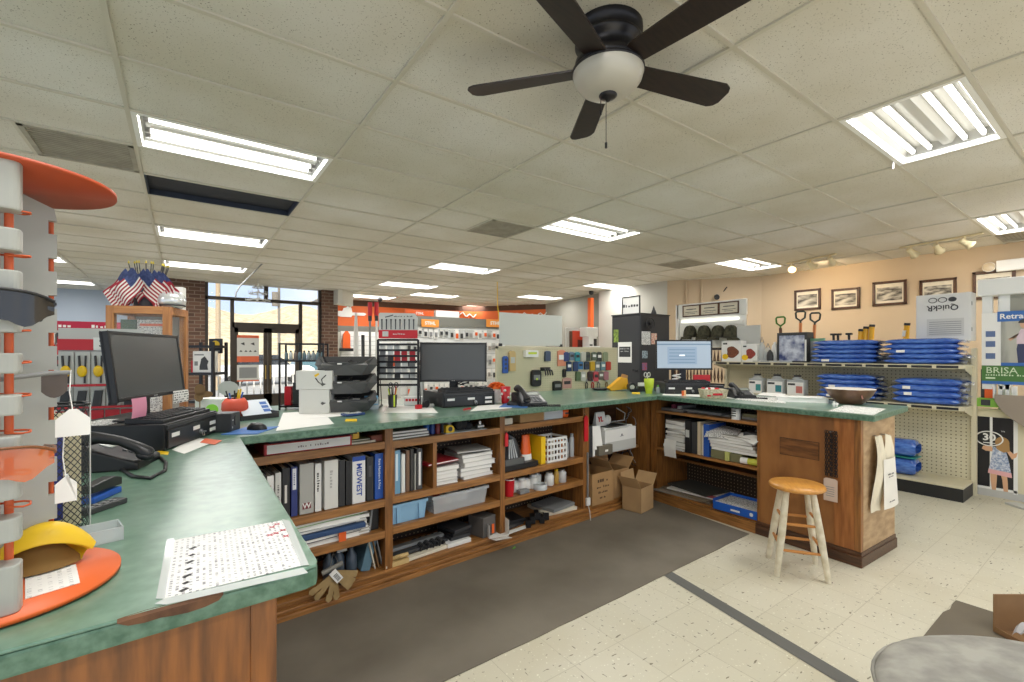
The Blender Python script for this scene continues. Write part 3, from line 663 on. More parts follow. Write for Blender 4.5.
# ---------------------------------------------------------------- generic desk things
def sheet(name, pts, z, m, lab, cat='paper', group=None, th=.0012, curl=0):
    c = sum((Vector(p) for p in pts), Vector((0, 0))) / len(pts)
    d = Vector(pts[1]) - Vector(pts[0]); rz = math.atan2(d.y, d.x); q = Matrix.Rotation(-rz, 2)
    b = MB(m).prism([tuple(q @ (Vector(p) - c)) for p in pts], 0, th)
    return S(name, lab, cat, b, (c.x, c.y, z), rz, group)
def xy(*uv): return [tuple(on(u, v)[:2]) for u, v in uv]
_kb = {}
def keyboard(loc, rz, lab, L=.44, D=.15, ry=0):
    t = T('keyboard', lab, 'keyboard', loc, rz, ry=ry)
    MB(M_black).add([(-L/2, -D/2, 0), (L/2, -D/2, 0), (L/2, D/2, 0), (-L/2, D/2, 0), (-L/2, -D/2, .014), (L/2, -D/2, .014), (L/2, D/2, .026), (-L/2, D/2, .026)], [(0, 3, 2, 1), (4, 5, 6, 7), (0, 1, 5, 4), (1, 2, 6, 5), (2, 3, 7, 6), (3, 0, 4, 7)]).build('keyboard_case', t, .003)
    if 'k' not in _kb:
        k = MB(mat('dark_keycap', (40, 41, 43), .5))
        for r in range(5):
            for c in range(18):
                if c in (13,) or (r == 0 and 4 < c < 9): continue
                x = -L / 2 + .014 + c * (L - .03) / 18; y = -D / 2 + .014 + r * (D - .03) / 5; z = .015 + .012 * (y + D / 2) / D
                k.box(x, x + .019, y, y + .019, z, z + .006)
        k.box(-.085, .035, -D/2 + .014, -D/2 + .033, .017, .023)
        _kb['k'] = k
    _kb['k'].build('keys', t); return t
def monitor(loc, rz, lab, W, H, screen, tilt=0, base=True, lift=.10, mark=True, stand_h=None):
    # local: screen faces -y, loc is the foot of the stand
    t = T('monitor', lab, 'monitor', loc, rz)
    K = Matrix.Translation((0, 0, lift)) @ Matrix.Rotation(-tilt, 4, 'X')
    b = MB(M_black); b.M = K; e = .014
    for q in ((-W/2, W/2, 0, e + .004), (-W/2, W/2, H - e, H), (-W/2, -W/2 + e, 0, H), (W/2 - e, W/2, 0, H)): b.box(q[0], q[1], -.022, .008, q[2], q[3])
    b.box(-W/2, W/2, -.004, .012, 0, H); b.box(-W*.3, W*.3, .01, .04, .05, H - .05); b.build('bezel', t, .003)
    s_ = MB(screen); s_.M = K; s_.box(-W/2 + e, W/2 - e, -.0185, -.008, e + .004, H - e); o = s_.build('screen', t)
    if mark:
        g = MB(M_lgrey); g.M = K; g.text('DELL' if mark is True else mark, .011, 0, -.0225, .009, 'XZ', .0003); g.build('maker_mark', t)
    n = MB(M_black); n.box(-.035, .035, .02, .05, .008, lift + H * .45); n.build('stand_neck', t, .004)
    MB(M_black).prism(rounded([(-.12, -.08), (.12, -.08), (.12, .10), (-.12, .10)], .03), 0, .01).build('stand_base', t, .003)
    return t
def cash_drawer(loc, rz, lab, W=.5, D=.40, H=.105, tag_n=3):
    t = T('cash_drawer', lab, 'cash drawer', loc, rz)     # front faces -y, front edge at y=0
    MB(M_black).box(-W/2, W/2, .006, D, 0, H).build('case', t, .004)
    f = MB(mat('drawer_front', (34, 35, 36), .35)).box(-W/2 + .012, W/2 - .012, -.004, .006, .008, H - .028).build('drawer_front', t, .003)
    MB(M_dark).box(-W/2 + .01, W/2 - .01, -.001, .006, H - .022, H - .008).build('trim_strip', t)
    for i, x in enumerate((-.36 * W, .02 * W, .36 * W, .36 * W)): MB(M_white).box(x - .032, x + .032, -.0052, -.004 if i != 1 else -.0039, .018 if i == 3 else .052, .036 if i == 3 else .070).build('paper_label', f)
    MB(M_steel).cyl((.1 * W, -.004, .036), (.1 * W, -.012, .036), .011).cyl((.1 * W, -.012, .036), (.1 * W, -.014, .036), .006).build('lock', t)
    k = MB(M_steel); k.tube([(.1*W + .011 * math.cos(i * PI / 6), -.018, .024 + .011 * math.sin(i * PI / 6)) for i in range(12)], .0016, 6, True).box(.1*W - .003, .1*W + .003, -.03, -.012, .033, .039); k.build('key_ring', t)
    return t
def desk_phone(loc, rz, lab, cord=True):
    # front edge toward -y, handset on the left
    t = T('desk_phone', lab, 'telephone', loc, rz)
    b = MB(M_black); b.M = Matrix.Rotation(PI / 2, 4, 'Z'); b.prism_xz([(-.10, 0), (.10, 0), (.10, .085), (.075, .09), (-.10, .025)], -.10, .10); b.build('body', t, .006)
    K = Matrix.Translation((0, -.1, .025)) @ Matrix.Rotation(math.atan2(.065, .175), 4, 'X')
    k = MB(mat('phone_keys', (92, 94, 96), .5)); k.M = K
    for r in range(4):
        for c in range(3): k.box(.0 + c * .024, .018 + c * .024, .02 + r * .02, .033 + r * .02, .0, .005)
    k.build('keypad', t)
    s_ = MB(mat('phone_lcd', (150, 158, 150), .2)); s_.M = K; s_.box(-.005, .085, .125, .165, 0, .003); s_.build('display', t)
    l_ = MB(M_lgrey); l_.M = K
    for r in range(6): l_.box(.076, .092, .02 + r * .016, .03 + r * .016, 0, .003)
    l_.build('memory_labels', t)
    h = MB(M_black); h.M = K @ Matrix.Translation((-.062, 0, .018)); pts = [(0, -.015, .008), (0, .0, .012), (0, .03, .024), (0, .09, .032), (0, .15, .024), (0, .185, .012), (0, .20, .008)]
    h.tube(pts, [.022, .027, .02, .017, .02, .027, .022], 12); h.ball(0, .0, .004, .028, .03, .018); h.ball(0, .188, .004, .028, .03, .018); o = h.build('handset', t)
    if cord:
        c = MB(M_black); pts = []
        for i in range(160):
            a = i / 159; th = a * 2 * PI; bx = -.10 - .05 * math.sin(PI * a) * 1.0; ax, ay = -.07 + .22 * math.sin(PI * a), -.10 - .09 * math.sin(PI * a) ** 1 + .02 * math.sin(2 * PI * a)
            pts.append((ax + .006 * math.cos(i * 1.4), ay + .004 * math.sin(i * 1.4) + .05 * (a - .5), .010 + .006 * math.sin(i * 1.4)))
        c.tube(pts, .003, 5); c.build('cord', t)
    return t
def note(name, p, rz, w_, h_, m, lab, cat='note', rx=0):
    b = MB(m); b.grid(lambda a, c: (w_ * (a - .5), -.004 * math.sin(PI * c) - .002, -h_ * c), 4, 6); return S(name, lab, cat, b, p, rz)

# ---------------------------------------------------------------- left counter
a, b_ = on(166, 451), on(221, 430.5); d = (b_ - a); rzd = math.atan2(d.y, d.x)
W = .50; ctr = (a + d.normalized() * W / 2)
cash_drawer(ctr, rzd, 'black cash drawer with paper labels and key under the left monitor', W, .42, .115)
kp = Vector(ctr) + Matrix.Rotation(rzd, 3, 'Z') @ Vector((.0, .10, .115)); keyboard(kp, rzd, 'black keyboard lying on the left cash drawer', .44, .15)
nd = Matrix.Rotation(rzd, 3, 'Z')
pl0, pr0 = Vector((-.235, 2.50, 1.29)), Vector((-.005, 2.99, 1.30))
mv = pr0 - pl0; rzm = math.atan2(mv.y, mv.x)
monitor(((pl0.x + pr0.x) / 2, (pl0.y + pr0.y) / 2, ZC + .115), rzm, 'black monitor, screen off, leaning back above the left cash drawer with notes taped below', .545, .30, M_screen, R_(7), lift=.10)
q = Matrix.Rotation(rzm, 3, 'Z'); mc = (pl0 + pr0) / 2; zb = ZC + .215
note('sticky_note', mc + q @ Vector((-.15, -.03, 0)) + Vector((0, 0, zb - mc.z + .012)), rzm, .105, .085, mat('pink_note', (226, 150, 176), .7), 'pink note stuck under the left monitor')
note('paper_note', mc + q @ Vector((.195, -.032, 0)) + Vector((0, 0, zb - mc.z + .018)), rzm - .08, .125, .062, M_printv, 'white note taped under the right corner of the left monitor')
# loose sheets on the drawer
p = Vector(ctr) + nd @ Vector((-.14, .30, .115)); sheet('paper_sheet', [tuple((p + nd @ Vector(o))[:2]) for o in ((-.1, -.07, 0), (.1, -.07, 0), (.1, .07, 0), (-.1, .07, 0))], ZC + .116, M_printf, 'white slip lying on the left cash drawer behind the keyboard')
desk_phone(on(118, 466), rzd + R_(8), 'black desk phone with curly cord on the left counter, nearest the camera', False)
_c = (MB(M_black).tube([tuple(on(u, v) + Vector((0, 0, .006))) for u, v in ((140, 456), (158, 457), (166, 464), (165, 472), (150, 480), (133, 478), (120, 470))], .006, 8)).build('cord'); _p = [o for o in col.objects if o.name.startswith('desk_phone')][0]; _c.parent = _p; _c.matrix_parent_inverse = (Matrix.Translation(_p.location) @ Matrix.Rotation(_p.rotation_euler.z, 4, 'Z')).inverted()
# stapler and remote by the basket
p = on(101, 498); t = T('stapler', 'black stapler with blue base lying by the wire basket', 'stapler', p, rzd)
MB(M_blue).box(-.06, .06, -.02, .02, 0, .018).build('base', t, .004); MB(M_black).prism_xz([(-.065, .03), (.065, .022), (.065, .045), (.03, .056), (-.065, .05)], -.018, .018).build('top_arm', t, .004)
p = on(102, 509); t = T('remote_control', 'small dark remote lying in front of the stapler', 'remote', p, rzd - .3); MB(M_dark).box(-.055, .055, -.02, .02, 0, .016).build('body', t, .004)
k = MB(M_grey); [k.box(-.04 + .02 * i, -.03 + .02 * i, -.012 + .012 * j, -.005 + .012 * j, .016, .018) for i in range(4) for j in range(2)]; k.build('buttons', t)
# papers by the drawer
sheet('paper_sheet', xy((172, 450), (196, 437), (214, 442), (184, 454)), ZC + .0005, M_paper, 'white sheet in front of the left cash drawer under an orange strip', th=.001)
sheet('orange_strip', xy((200, 443), (205, 439), (222, 441), (215, 445)), ZC + .0018, mat('orange_paper', (220, 96, 48), .6), 'orange paper strip by the corner of the left cash drawer', 'paper')
sheet('yellow_slip', xy((156, 454), (158, 451), (169, 452), (168, 455)), ZC + .0005, M_yellow, 'tiny yellow slip beside the left cash drawer', 'paper')
# the taped price sheet
pts = xy((163, 600), (173, 541), (282, 521), (303, 566)); sheet('price_sheet', pts, ZC + .0006, printed('price_list_print', (226, 227, 226), (146, 146, 150), w_=.011, h_=.0100, thr=.54), 'printed price sheet with red notes taped at the near end of the left counter', 'paper', th=.0012)
o = col.objects['price_sheet']; o['kind'] = 'thing'
c_ = sum((Vector(q_) for q_ in pts), Vector((0, 0))) / 4
def sub(mb, nm): x = mb.build(nm); x.parent = o; x.matrix_parent_inverse = (Matrix.Translation(o.location) @ Matrix.Rotation(o.rotation_euler.z, 4, 'Z')).inverted(); return x
zt = ZC + .0022
def poly3(uvs, m, z=zt): return MB(m).prism([tuple(on(u, v)[:2]) for u, v in uvs], z, z + .0004)
M_tape = mat('glossy_tape', (240, 244, 244), .08, alpha=.45)
sub(poly3([(155, 605), (164, 600), (303, 569), (308, 574), (300, 576), (166, 606)], M_tape), 'tape'); sub(poly3([(156, 600), (167, 540), (174, 540), (165, 600)], M_tape), 'tape'); sub(poly3([(282, 520), (290, 522), (309, 566), (301, 567)], M_tape), 'tape')
k = MB(mat('red_ink', (190, 60, 80), .6))
for u, v in ((272, 528), (277, 525), (283, 531), (276, 534), (270, 536), (286, 537)):
    p = on(u, v); k.at(p.x, p.y, zt, .6).box(-.008, .008, -.0015, .0015, 0, .0004).box(-.0015, .0015, -.008, .008, 0, .0004)
sub(k, 'red_writing')
k = MB(mat('black_ink', (30, 30, 32), .6))
for u, v, s_ in ((184, 591, 1), (187, 577, 1), (190, 563, 1), (193, 549, 1), (186, 584, .7), (189, 570, .7), (192, 556, .7)):
    p = on(u, v); sub(MB(mat('black_ink')).at(p.x, p.y, zt, .6).box(-.007 * s_, .007 * s_, -.004, .004, 0, .0004), 'black_heading')

# eyewear rack: orange round base and top, pale core, clip column with orange rods
E0 = Vector((-.264, 1.181, ZC)); RD = .166
t = T('eyewear_rack', 'pale grey and orange round countertop rack for safety glasses at left', 'display rack', E0)
M_or = mat('orange_rack_panel', (200, 88, 40), .45)
M_pale = mat('pale_rack_plastic', (164, 166, 160), .42)
MB(mat('bright_orange_disc', (224, 100, 38), .45)).lathe([(0, 0.004), (RD, .004), (RD, .012), (0, .012)], 56, cap=False).build('base_disc', t)
MB(mat('shaded_orange_disc', (170, 66, 26), .55)).lathe([(0, .722), (RD - .006, .722), (RD - .006, .729), (0, .729)], 56, cap=False).build('top_disc', t)  # underside shade is put into a darker orange than the base disc
cdir = Vector((-E0.x, -E0.y, 0)).normalized(); cl = Vector((-cdir.y, cdir.x, 0))   # toward the camera and to its right
cr = -cl if cl.x < 0 else cl
rot = math.atan2(cr.y, cr.x)          # local x = to the right as seen, local -y = toward the camera
zs = lambda v: (HV - v) * .74 / FX + CAM_Z - ZC
b = MB(M_pale); b.M = Matrix.Rotation(rot, 4, 'Z')
prof = [(-.075, .012), (.078, .012)]
zz = .012
xs = []
sil = [(.078, .012)]
for k in range(9):
    z0 = .075 + k * .072; sil += [(.078, z0), (.066, z0), (.066, z0 + .026), (.078, z0 + .026)]
sil += [(.074, .70), (.03, .72), (-.075, .72), (-.075, .012)]
b.prism_xz(sil, .045, .060); b.box(-.075, -.07, -.02, .05, .012, .72); b.build('back_panel', t)
b = MB(M_or); b.M = Matrix.Rotation(rot, 4, 'Z'); b.cyl((.071, .066, .012), (.071, .066, .70), .004); b.build('rod', t)
for x, yy in ((-.016, -.108), (-.002, -.108), (.013, -.108)):
    b = MB(M_or); b.M = Matrix.Rotation(rot, 4, 'Z'); b.cyl((x, yy, .02), (x, yy, .72), .0055); b.build('rod', t)
NE = Matrix.Rotation(rot, 4, 'Z')
for v0, v1 in ((160, 213), (231, 253), (272, 292), (313, 333), (353, 373), (394, 414), (434, 455), (474, 496), (514, 537), (560, 620)):
    za, zb_ = zs(v1), zs(v0); b = MB(M_pale); b.M = NE
    b.prism(rounded([(-.045, -.150), (.024, -.150), (.03, -.115), (.0, -.10), (-.045, -.10)], .012), max(za, .013), zb_); b.build('nose_clip', t, .003)
for v in (206, 250, 288, 325, 357, 390, 427, 468, 500):
    b = MB(M_or); b.M = NE; z = zs(v + 6); b.tube([(.01, -.12, z), (.028, -.135, z), (.036, -.13, z + .001), (.037, -.115, z + .002), (.03, -.105, z + .002), (.0, -.10, z + .003)], .0017, 6); b.build('hook', t)
b = MB(M_lgrey); b.M = NE; b.tube([(-.03, -.06, .72), (.03, .03, .70)], .002, 6); b.build('brace_wire', t)
def glasses(z, lens, frame, lab):
    g = T('safety_glasses', lab, 'safety glasses', E0 + Matrix.Rotation(rot, 3, 'Z') @ Vector((-.022, -.168, z)), rot)
    b = MB(lens); b.grid(lambda a, c: (-.085 + .17 * a, -.035 * math.cos((a - .5) * 2.6) + .03, (.026 * (1 - (2 * abs(a - .5)) ** 4 * .5)) * (1 - 2 * c) - .006 * (1 if c > .5 else 0) * math.cos((a - .5) * 20)), 20, 6); b.build('lens', g)
    b = MB(frame); b.tube([(-.085 + .17 * i / 16, -.035 * math.cos((i / 16 - .5) * 2.6) + .0285, .027 * (1 - (2 * abs(i / 16 - .5)) ** 4 * .5)) for i in range(17)], .0025, 6); b.build('brow_bar', g)
    for s_ in (-1, 1): MB(frame).tube([(s_ * .085, .02, .01), (s_ * .088, .07, .012), (s_ * .08, .13, .006), (s_ * .074, .15, -.012)], [.003, .003, .0035, .003], 6).build('temple', g)
    return g
glasses(zs(309), mat('smoke_lens', (38, 38, 38), .06, coat=.5), M_black, 'wraparound safety glasses with dark smoke lens on the eyewear rack')
glasses(zs(460), mat('orange_lens', (206, 96, 24), .08, coat=.5, alpha=.72), mat('amber_frame', (120, 70, 30), .3), 'orange-tinted safety glasses lower on the eyewear rack')
g = T('safety_glasses', 'grey-framed glasses sticking out of the rack with white hang tag', 'safety glasses', E0 + Matrix.Rotation(rot, 3, 'Z') @ Vector((.0, -.09, zs(380))), rot)
MB(M_grey).tube([(-.06, -.03, -.012), (.0, 0, 0), (.06, .03, .008), (.09, .05, .008)], .004, 8).build('temple', g)
MB(mat('grey_lens', (96, 88, 84), .15)).grid(lambda a, c: (.052 + .036 * a, .04 + .03 * a, .004 - .042 * c * (1 - .3 * (2 * a - 1) ** 2)), 6, 4).build('lens', g)
def hang_tag(u, v0, v1, w_, dpt, lab):
    p = C0 + ray(u, v0) * dpt; h = (v1 - v0) * dpt / FX
    tt = T('price_tag', lab, 'tag', p, rot); c = .018
    MB(M_paper).prism_xz([(-w_/2, -h), (w_/2, -h), (w_/2, -c), (w_/2 - c, 0), (-w_/2 + c, 0), (-w_/2, -c)], -.0006, .0006).build('card', tt)
    MB(M_paper).tube([(0, 0, -.006), (-.004, .006, .03), (-.002, .01, .07)], .001, 5).build('string', tt)
hang_tag(73, 409, 436, .046, .83, 'white price tag on a string, topmost on the eyewear rack')
hang_tag(66, 474, 502, .03, .86, 'white price tag lower on the eyewear rack, in front of the wire basket')
# chamois pouch, paper and clear tray on the rack base
p = on(60, 573) ; t = T('yellow_pouch', 'yellow rubbery pouch lying open on the orange base disc', 'pouch', (p.x - .03, p.y + .0, ZC + .013), rot)
M_pouch = mat('yellow_rubber', (228, 188, 30), .5, var=.06, scale=12)
def pf(a, c):
    th = a * 2 * PI; r = .052 * (1 + .15 * math.cos(th)); k = math.sin(PI * (.06 + .86 * c))
    return (1.15 * r * 1.25 * math.cos(th) * k, r * .9 * math.sin(th) * k, .002 + .058 * (1 - (1 - c) ** 1.6) * (.8 + .2 * math.sin(th)) * 1)
b = MB(M_pouch)
def body(a, c):
    x = -.072 + .144 * a; wv = math.sin(PI * (.05 + .9 * a)) ** .6; th = 1.40 * PI + 1.5 * PI * c
    return (x + .01 * math.sin(th), .044 * wv * math.cos(th) + .006, .044 * wv + .042 * wv * math.sin(th))
b.grid(body, 16, 18); b.grid(lambda a, c: tuple(Vector(body(a, c)) * .93 + Vector((0, 0, .002))), 16, 18); b.build('pouch_body', t)
MB(mat('dark_pouch_opening', (120, 88, 30), .7)).grid(lambda a, c: (-.058 + .116 * a, -.034 * math.sin(PI * (.05 + .9 * a)) ** .6 * (1 - c), .004 + .056 * math.sin(PI * (.05 + .9 * a)) * c), 10, 4).build('shaded_opening', t)  # brown sheet in the mouth puts the pouch's inner shade into colour
MB(M_steel).ball(-.03, .055, .045, .01).cyl((-.03, .055, .03), (-.03, .055, .012), .004).build('snap', t)
cpt = [tuple(on(u, v)[:2]) for u, v in ((25, 607), (25, 580), (76, 571), (80, 590))]
sheet('paper_slip', cpt, ZC + .0125, printed('pencilled_slip', (236, 236, 232), (190, 190, 190), w_=.012, h_=.013, thr=.56), 'white paper slip under the yellow pouch on the orange disc', 'paper')
p = on(92, 542); t = T('clear_tray', 'small clear plastic tray beside the wire basket', 'tray', p, rot)
b = MB(M_clear2)
for q in ((-.05, .05, -.035, -.032), (-.05, .05, .032, .035), (-.05, -.047, -.035, .035), (.047, .05, -.035, .035)): b.box(q[0], q[1], q[2], q[3], 0, .03)
b.box(-.05, .05, -.035, .035, 0, .002); b.build('tray', t)
# wire basket of packets
p = on(80, 532); t = T('wire_basket', 'black wire mesh basket holding a blue packet, behind the eyewear rack', 'basket', (p.x - .045, p.y + .03, ZC), rot)
M_wire = M_blackm
def wire_mat():
    m, n, l, bb = _new('diamond_mesh'); bb.inputs['Base Color'].default_value = rgb((38, 38, 38)); bb.inputs['Roughness'].default_value = .4
    tt = n.new('ShaderNodeTexCoord'); s_ = n.new('ShaderNodeSeparateXYZ'); l.new(tt.outputs['Object'], s_.inputs[0])
    h_ = math_node(n, l, 'ADD', s_.outputs['X'], s_.outputs['Y']); lines = []
    for sg in ('ADD', 'SUBTRACT'):
        f = math_node(n, l, 'FRACT', math_node(n, l, 'DIVIDE', math_node(n, l, sg, math_node(n, l, 'MULTIPLY', h_, 1.3), s_.outputs['Z']), .016)); lines.append(math_node(n, l, 'LESS_THAN', f, .2))
    al = math_node(n, l, 'MAXIMUM', lines[0], lines[1]); l.new(al, bb.inputs['Alpha']); return m
M_mesh = wire_mat(); bx, by, bh = .055, .05, .30
b = MB(M_mesh); pl = rounded([(-bx, -by), (bx, -by), (bx, by), (-bx, by)], .025); n_ = len(pl)
b.add([(x, y, .0) for x, y in pl] + [(x, y, bh) for x, y in pl], [(i, (i + 1) % n_, n_ + (i + 1) % n_, n_ + i) for i in range(n_)], True); b.build('mesh_wall', t)
b = MB(M_blackm)
b.tube([(x, y, bh) for x, y in pl], .003, 6, True); b.build('rim', t); MB(M_lgrey).tube([(bx + .001, -by + .02, 0), (bx + .001, -by + .02, bh)], .0015, 6).build('edge_wire', t)
MB(mat('cream_liner', (214, 206, 170), .7)).box(-bx + .012, bx - .012, .0, .002, .01, bh - .02).build('card_liner', t)
pk = T('blue_packet', 'navy blue packet standing in the wire mesh basket', 'packet', (p.x - .065, p.y + .01, ZC + .03), rot + .2)
MB(mat('navy_packet', (40, 52, 130), .35)).tbox(.07, .008, .20, .07, .004).build('packet', pk, .002); bb = MB(M_white); [bb.box(-.02, .02, -.0052, -.0046, .05 + .03 * i, .058 + .03 * i) for i in range(3)]; bb.build('white_print', pk)
# ---------------------------------------------------------------- things on the shelving under the back counter
SHM = Matrix.Translation(SH0) @ Matrix.Rotation(ang, 4, 'Z')
def shp(s, d, z): return SHM @ Vector((s, d, z))          # s along the shelving, d into it
def ss(u, v=500): return sx_(fb(u, v).x)                  # along-position of a photo column on the shelf face
def binder(u0, u1, z, h, dep, c, lab, spine=None, band=None, words=None, wc=(40, 60, 120), d0=.03, pages=True, tilt=0, logo=None):
    s0, s1 = ss(u0), ss(u1); w_ = s1 - s0 - .003
    t = T('ring_binder', lab, 'binder', shp((s0 + s1) / 2, d0, z + .001), ang, group='binders in the left shelf bay', ry=tilt)
    m = mat('binder_%d_%d_%d' % c, c, .45)
    b = MB(m); b.box(-w_/2, w_/2, 0, .004, 0, h); b.box(-w_/2, -w_/2 + .003, .004, dep, 0, h); b.box(w_/2 - .003, w_/2, .004, dep, 0, h); b.build('cover', t, .001)
    MB(M_paper).box(-w_/2 + .004, w_/2 - .004, .02, dep - .012, .006, h - .01).build('pages', t)
    if spine:
        x0, x1, z0, z1, sc_ = spine; l_ = MB(mat('spine_%d_%d_%d' % sc_, sc_, .5)).box(-w_/2 + x0 * w_, -w_/2 + x1 * w_, -.0012, 0, z0 * h, z1 * h).build('spine_label', t)
    if band: z0, z1, bc = band; MB(mat('spine_%d_%d_%d' % bc, bc, .5)).box(-w_/2, w_/2, -.0014, 0, z0 * h, z1 * h).build('spine_band', t)
    if words:
        k = MB(mat('ink_%d_%d_%d' % wc, wc, .6))
        for body, size, zc, bo in words: k.text(body, size, 0, -.0018, zc * h, 'XZv', .0004, bold=bo)
        k.build('spine_lettering', t)
    if logo: k = MB(mat('maroon', (120, 30, 44), .5)).box(-.3 * w_, .3 * w_, -.0014, 0, .10 * h, .22 * h); k.m(M_white).text('W', .045, 0, -.0018, .16 * h, 'XZ', .0004, bold=.02); k.build('spine_logo', t)
    return t
uu = lambda px: 240 + px / 4.869
Z2 = .54 + .018
BK = (34, 34, 36); WH = (226, 226, 222); NV = (40, 54, 118); GY_ = (172, 172, 166); BL = (32, 82, 168)
binder(uu(96), uu(134), Z2, .27, .26, BK, 'black folder at the left end of the binder row, under the left counter edge')
binder(uu(136), uu(172), Z2, .255, .26, WH, 'white binder with red spine lettering, second in the row', words=[('CATALOG', .022, .6, .02)], wc=(196, 60, 40))
binder(uu(177), uu(208), Z2, .265, .26, (206, 206, 200), 'thin white binder between the red-lettered one and a black one', words=[('PARTS LIST', .016, .55, 0)], wc=(90, 90, 90))
binder(uu(212), uu(250), Z2, .285, .27, BK, 'black binder with a narrow white spine card', spine=(.3, .62, .3, .66, (216, 214, 206)))
binder(uu(255), uu(288), Z2, .285, .27, NV, 'navy binder with white spine card on its upper half', spine=(.2, .8, .54, .97, (222, 224, 228)), words=[('Service', .016, .75, 0)], wc=(70, 80, 120))
binder(uu(296), uu(367), Z2, .295, .28, GY_, 'thick grey binder with a maroon W logo on its spine', words=[('MASTER', .02, .78, 0), ('CATALOG', .018, .72, 0)] and None, logo=True)
binder(uu(372), uu(405), Z2, .285, .27, WH, 'white binder with bold black spine lettering, right of the grey one', words=[('HARDWARE', .024, .6, .03)], wc=(30, 30, 32))
binder(uu(418), uu(487), Z2, .295, .28, (218, 218, 212), 'thick white binder with faint grey lettering, in the middle of the row', words=[('PRICES', .03, .6, 0)], wc=(176, 176, 172))
binder(uu(490), uu(520), Z2, .285, .27, (44, 44, 46), 'black binder right of the thick white one')
binder(uu(523), uu(550), Z2, .275, .27, (30, 30, 32), 'black binder just left of the MIDWEST binder')
binder(uu(555), uu(620), Z2, .295, .28, (228, 228, 226), 'white binder lettered MIDWEST with blue top band', band=(.9, 1, (40, 80, 170)), words=[('MIDWEST', .047, .50, .02)], wc=(34, 70, 160))
binder(uu(625), uu(660), Z2, .28, .27, (40, 40, 42), 'black binder between the MIDWEST binder and the blue one', spine=(.3, .7, .55, .8, (70, 70, 72)))
binder(uu(665), uu(710), Z2, .295, .28, BL, 'bright blue binder at the right end of the binder row', words=[('Parts Numbers & Price', .021, .55, .01)], wc=(230, 236, 240))
def bookbox(name, cat, s, d, z, w_, dp, h, m, lab, rz=0, pages=None, group=None, ry=0):
    t = T(name, lab, cat, shp(s, d, z + .0008), ang + rz, group=group, ry=ry)
    if pages:
        MB(m).box(-w_/2, w_/2, 0, dp, 0, .003).box(-w_/2, w_/2, 0, dp, h - .003, h).box(-w_/2, -w_/2 + .003, 0, dp, 0, h).build('cover', t)
        if h > w_: t.children[0].data = MB(m).box(-w_/2, -w_/2 + .002, 0, dp, 0, h).box(w_/2 - .002, w_/2, 0, dp, 0, h).box(-w_/2, w_/2, 0, .003, 0, h).mesh('cover')
        MB(pages).box(-w_/2 + .003, w_/2 - .004, .004, dp - .004, .003, h - .003).build('pages', t)
    else: MB(m).box(-w_/2, w_/2, 0, dp, 0, h).build('body', t, min(.004, h * .2))
    return t
# --- left bay, top shelf
Z1 = .93 + .001
c = ss(uu(348)); t = T('ring_binder', 'red and white binder lying flat on the top left shelf', 'binder', shp(c, .02, Z1), ang)
MB(M_red).box(-.245, .245, .004, .28, 0, .004).box(-.245, .245, .004, .28, .058, .062).box(-.245, -.24, .004, .28, 0, .062).box(-.245, .245, .004, .008, 0, .062).build('cover', t); MB(M_paper).box(-.235, .235, .012, .27, .004, .058).build('pages', t)
MB(M_white).box(-.23, .235, .0025, .004, .006, .056).build('spine_label', t); MB(mat('grey_ink', (150, 140, 140), .6)).text('LAWN & GARDEN', .022, .02, .002, .031, 'XZ', .0003).build('spine_lettering', t)
t = T('ring_binder', 'black binder lying on top of the red and white binder', 'binder', shp(c + .02, .04, Z1 + .063), ang + .03); MB(M_black).box(-.24, .27, 0, .26, 0, .024).build('cover', t, .004)
for i, (px, c_, w_) in enumerate(((545, (60, 52, 40), .05), (574, (230, 176, 30), .05))):
    t = T('tape_measure', ('dark tape measure on the top left shelf', 'yellow tape measure on the top left shelf')[i], 'tape measure', shp(ss(uu(px)), .06, Z1 + .028), ang); m = mat('tape_%d' % c_[0], c_, .4)
    MB(m).prism_xz(rounded([(-.032, 0), (.032, 0), (.032, .035), (.015, .058), (-.032, .058)], .012), 0, .038).build('case', t, .003); MB(M_steel).box(-.045, -.03, .012, .028, .004, .007).build('hook', t)
bookbox('booklet', 'booklet', ss(uu(580)), .03, Z1, .24, .27, .012, M_paper2, 'flat stack of tan booklets under the tape measures', pages=M_paper2)
bookbox('booklet', 'booklet', ss(uu(575)), .05, Z1 + .013, .22, .24, .012, mat('olive_cover', (120, 118, 80), .6), 'olive booklet under the tape measures', .05, pages=M_paper2)
bookbox('small_box', 'box', ss(uu(683)), .04, Z1, .09, .12, .04, mat('brick_box', (126, 64, 44), .6), 'small reddish box at the right end of the top left shelf')
# --- left bay, lower shelf: stacked catalogues
Z3 = .352 + .001
for i, (c_, h, dx, dd, rz, lab) in enumerate((((224, 224, 216), .03, 0, .03, 0, 'thick white catalogue at the bottom of the left lower shelf'), ((70, 70, 74), .022, .01, .02, .04, 'dark catalogue in the pile on the left lower shelf'), ((44, 74, 116), .03, .03, .01, -.03, 'navy catalogue with orange tab in the pile'),
        ((60, 64, 70), .02, -.02, .03, .03, 'slate catalogue above the navy one'), ((232, 232, 228), .028, .0, .02, -.04, 'white catalogue near the top of the pile'), ((112, 160, 74), .02, .03, .02, .05, 'green-edged catalogue topmost in the pile'))):
    z = Z3 + [0, .031, .054, .085, .106, .135][i]
    bookbox('catalogue', 'catalogue', ss(uu(415)) + dx, dd, z, .44, .28, h, mat('cat_%d_%d' % c_[:2], c_, .5), lab, rz, pages=M_paper if i != 2 else None, group='catalogues piled on the left lower shelf')
S('orange_tab', 'orange tab card standing at the front of the catalogue pile', 'tab', MB(M_orange).box(-.022, .022, -.002, 0, 0, .055), shp(ss(uu(500)), .005, Z3 + .001), ang)
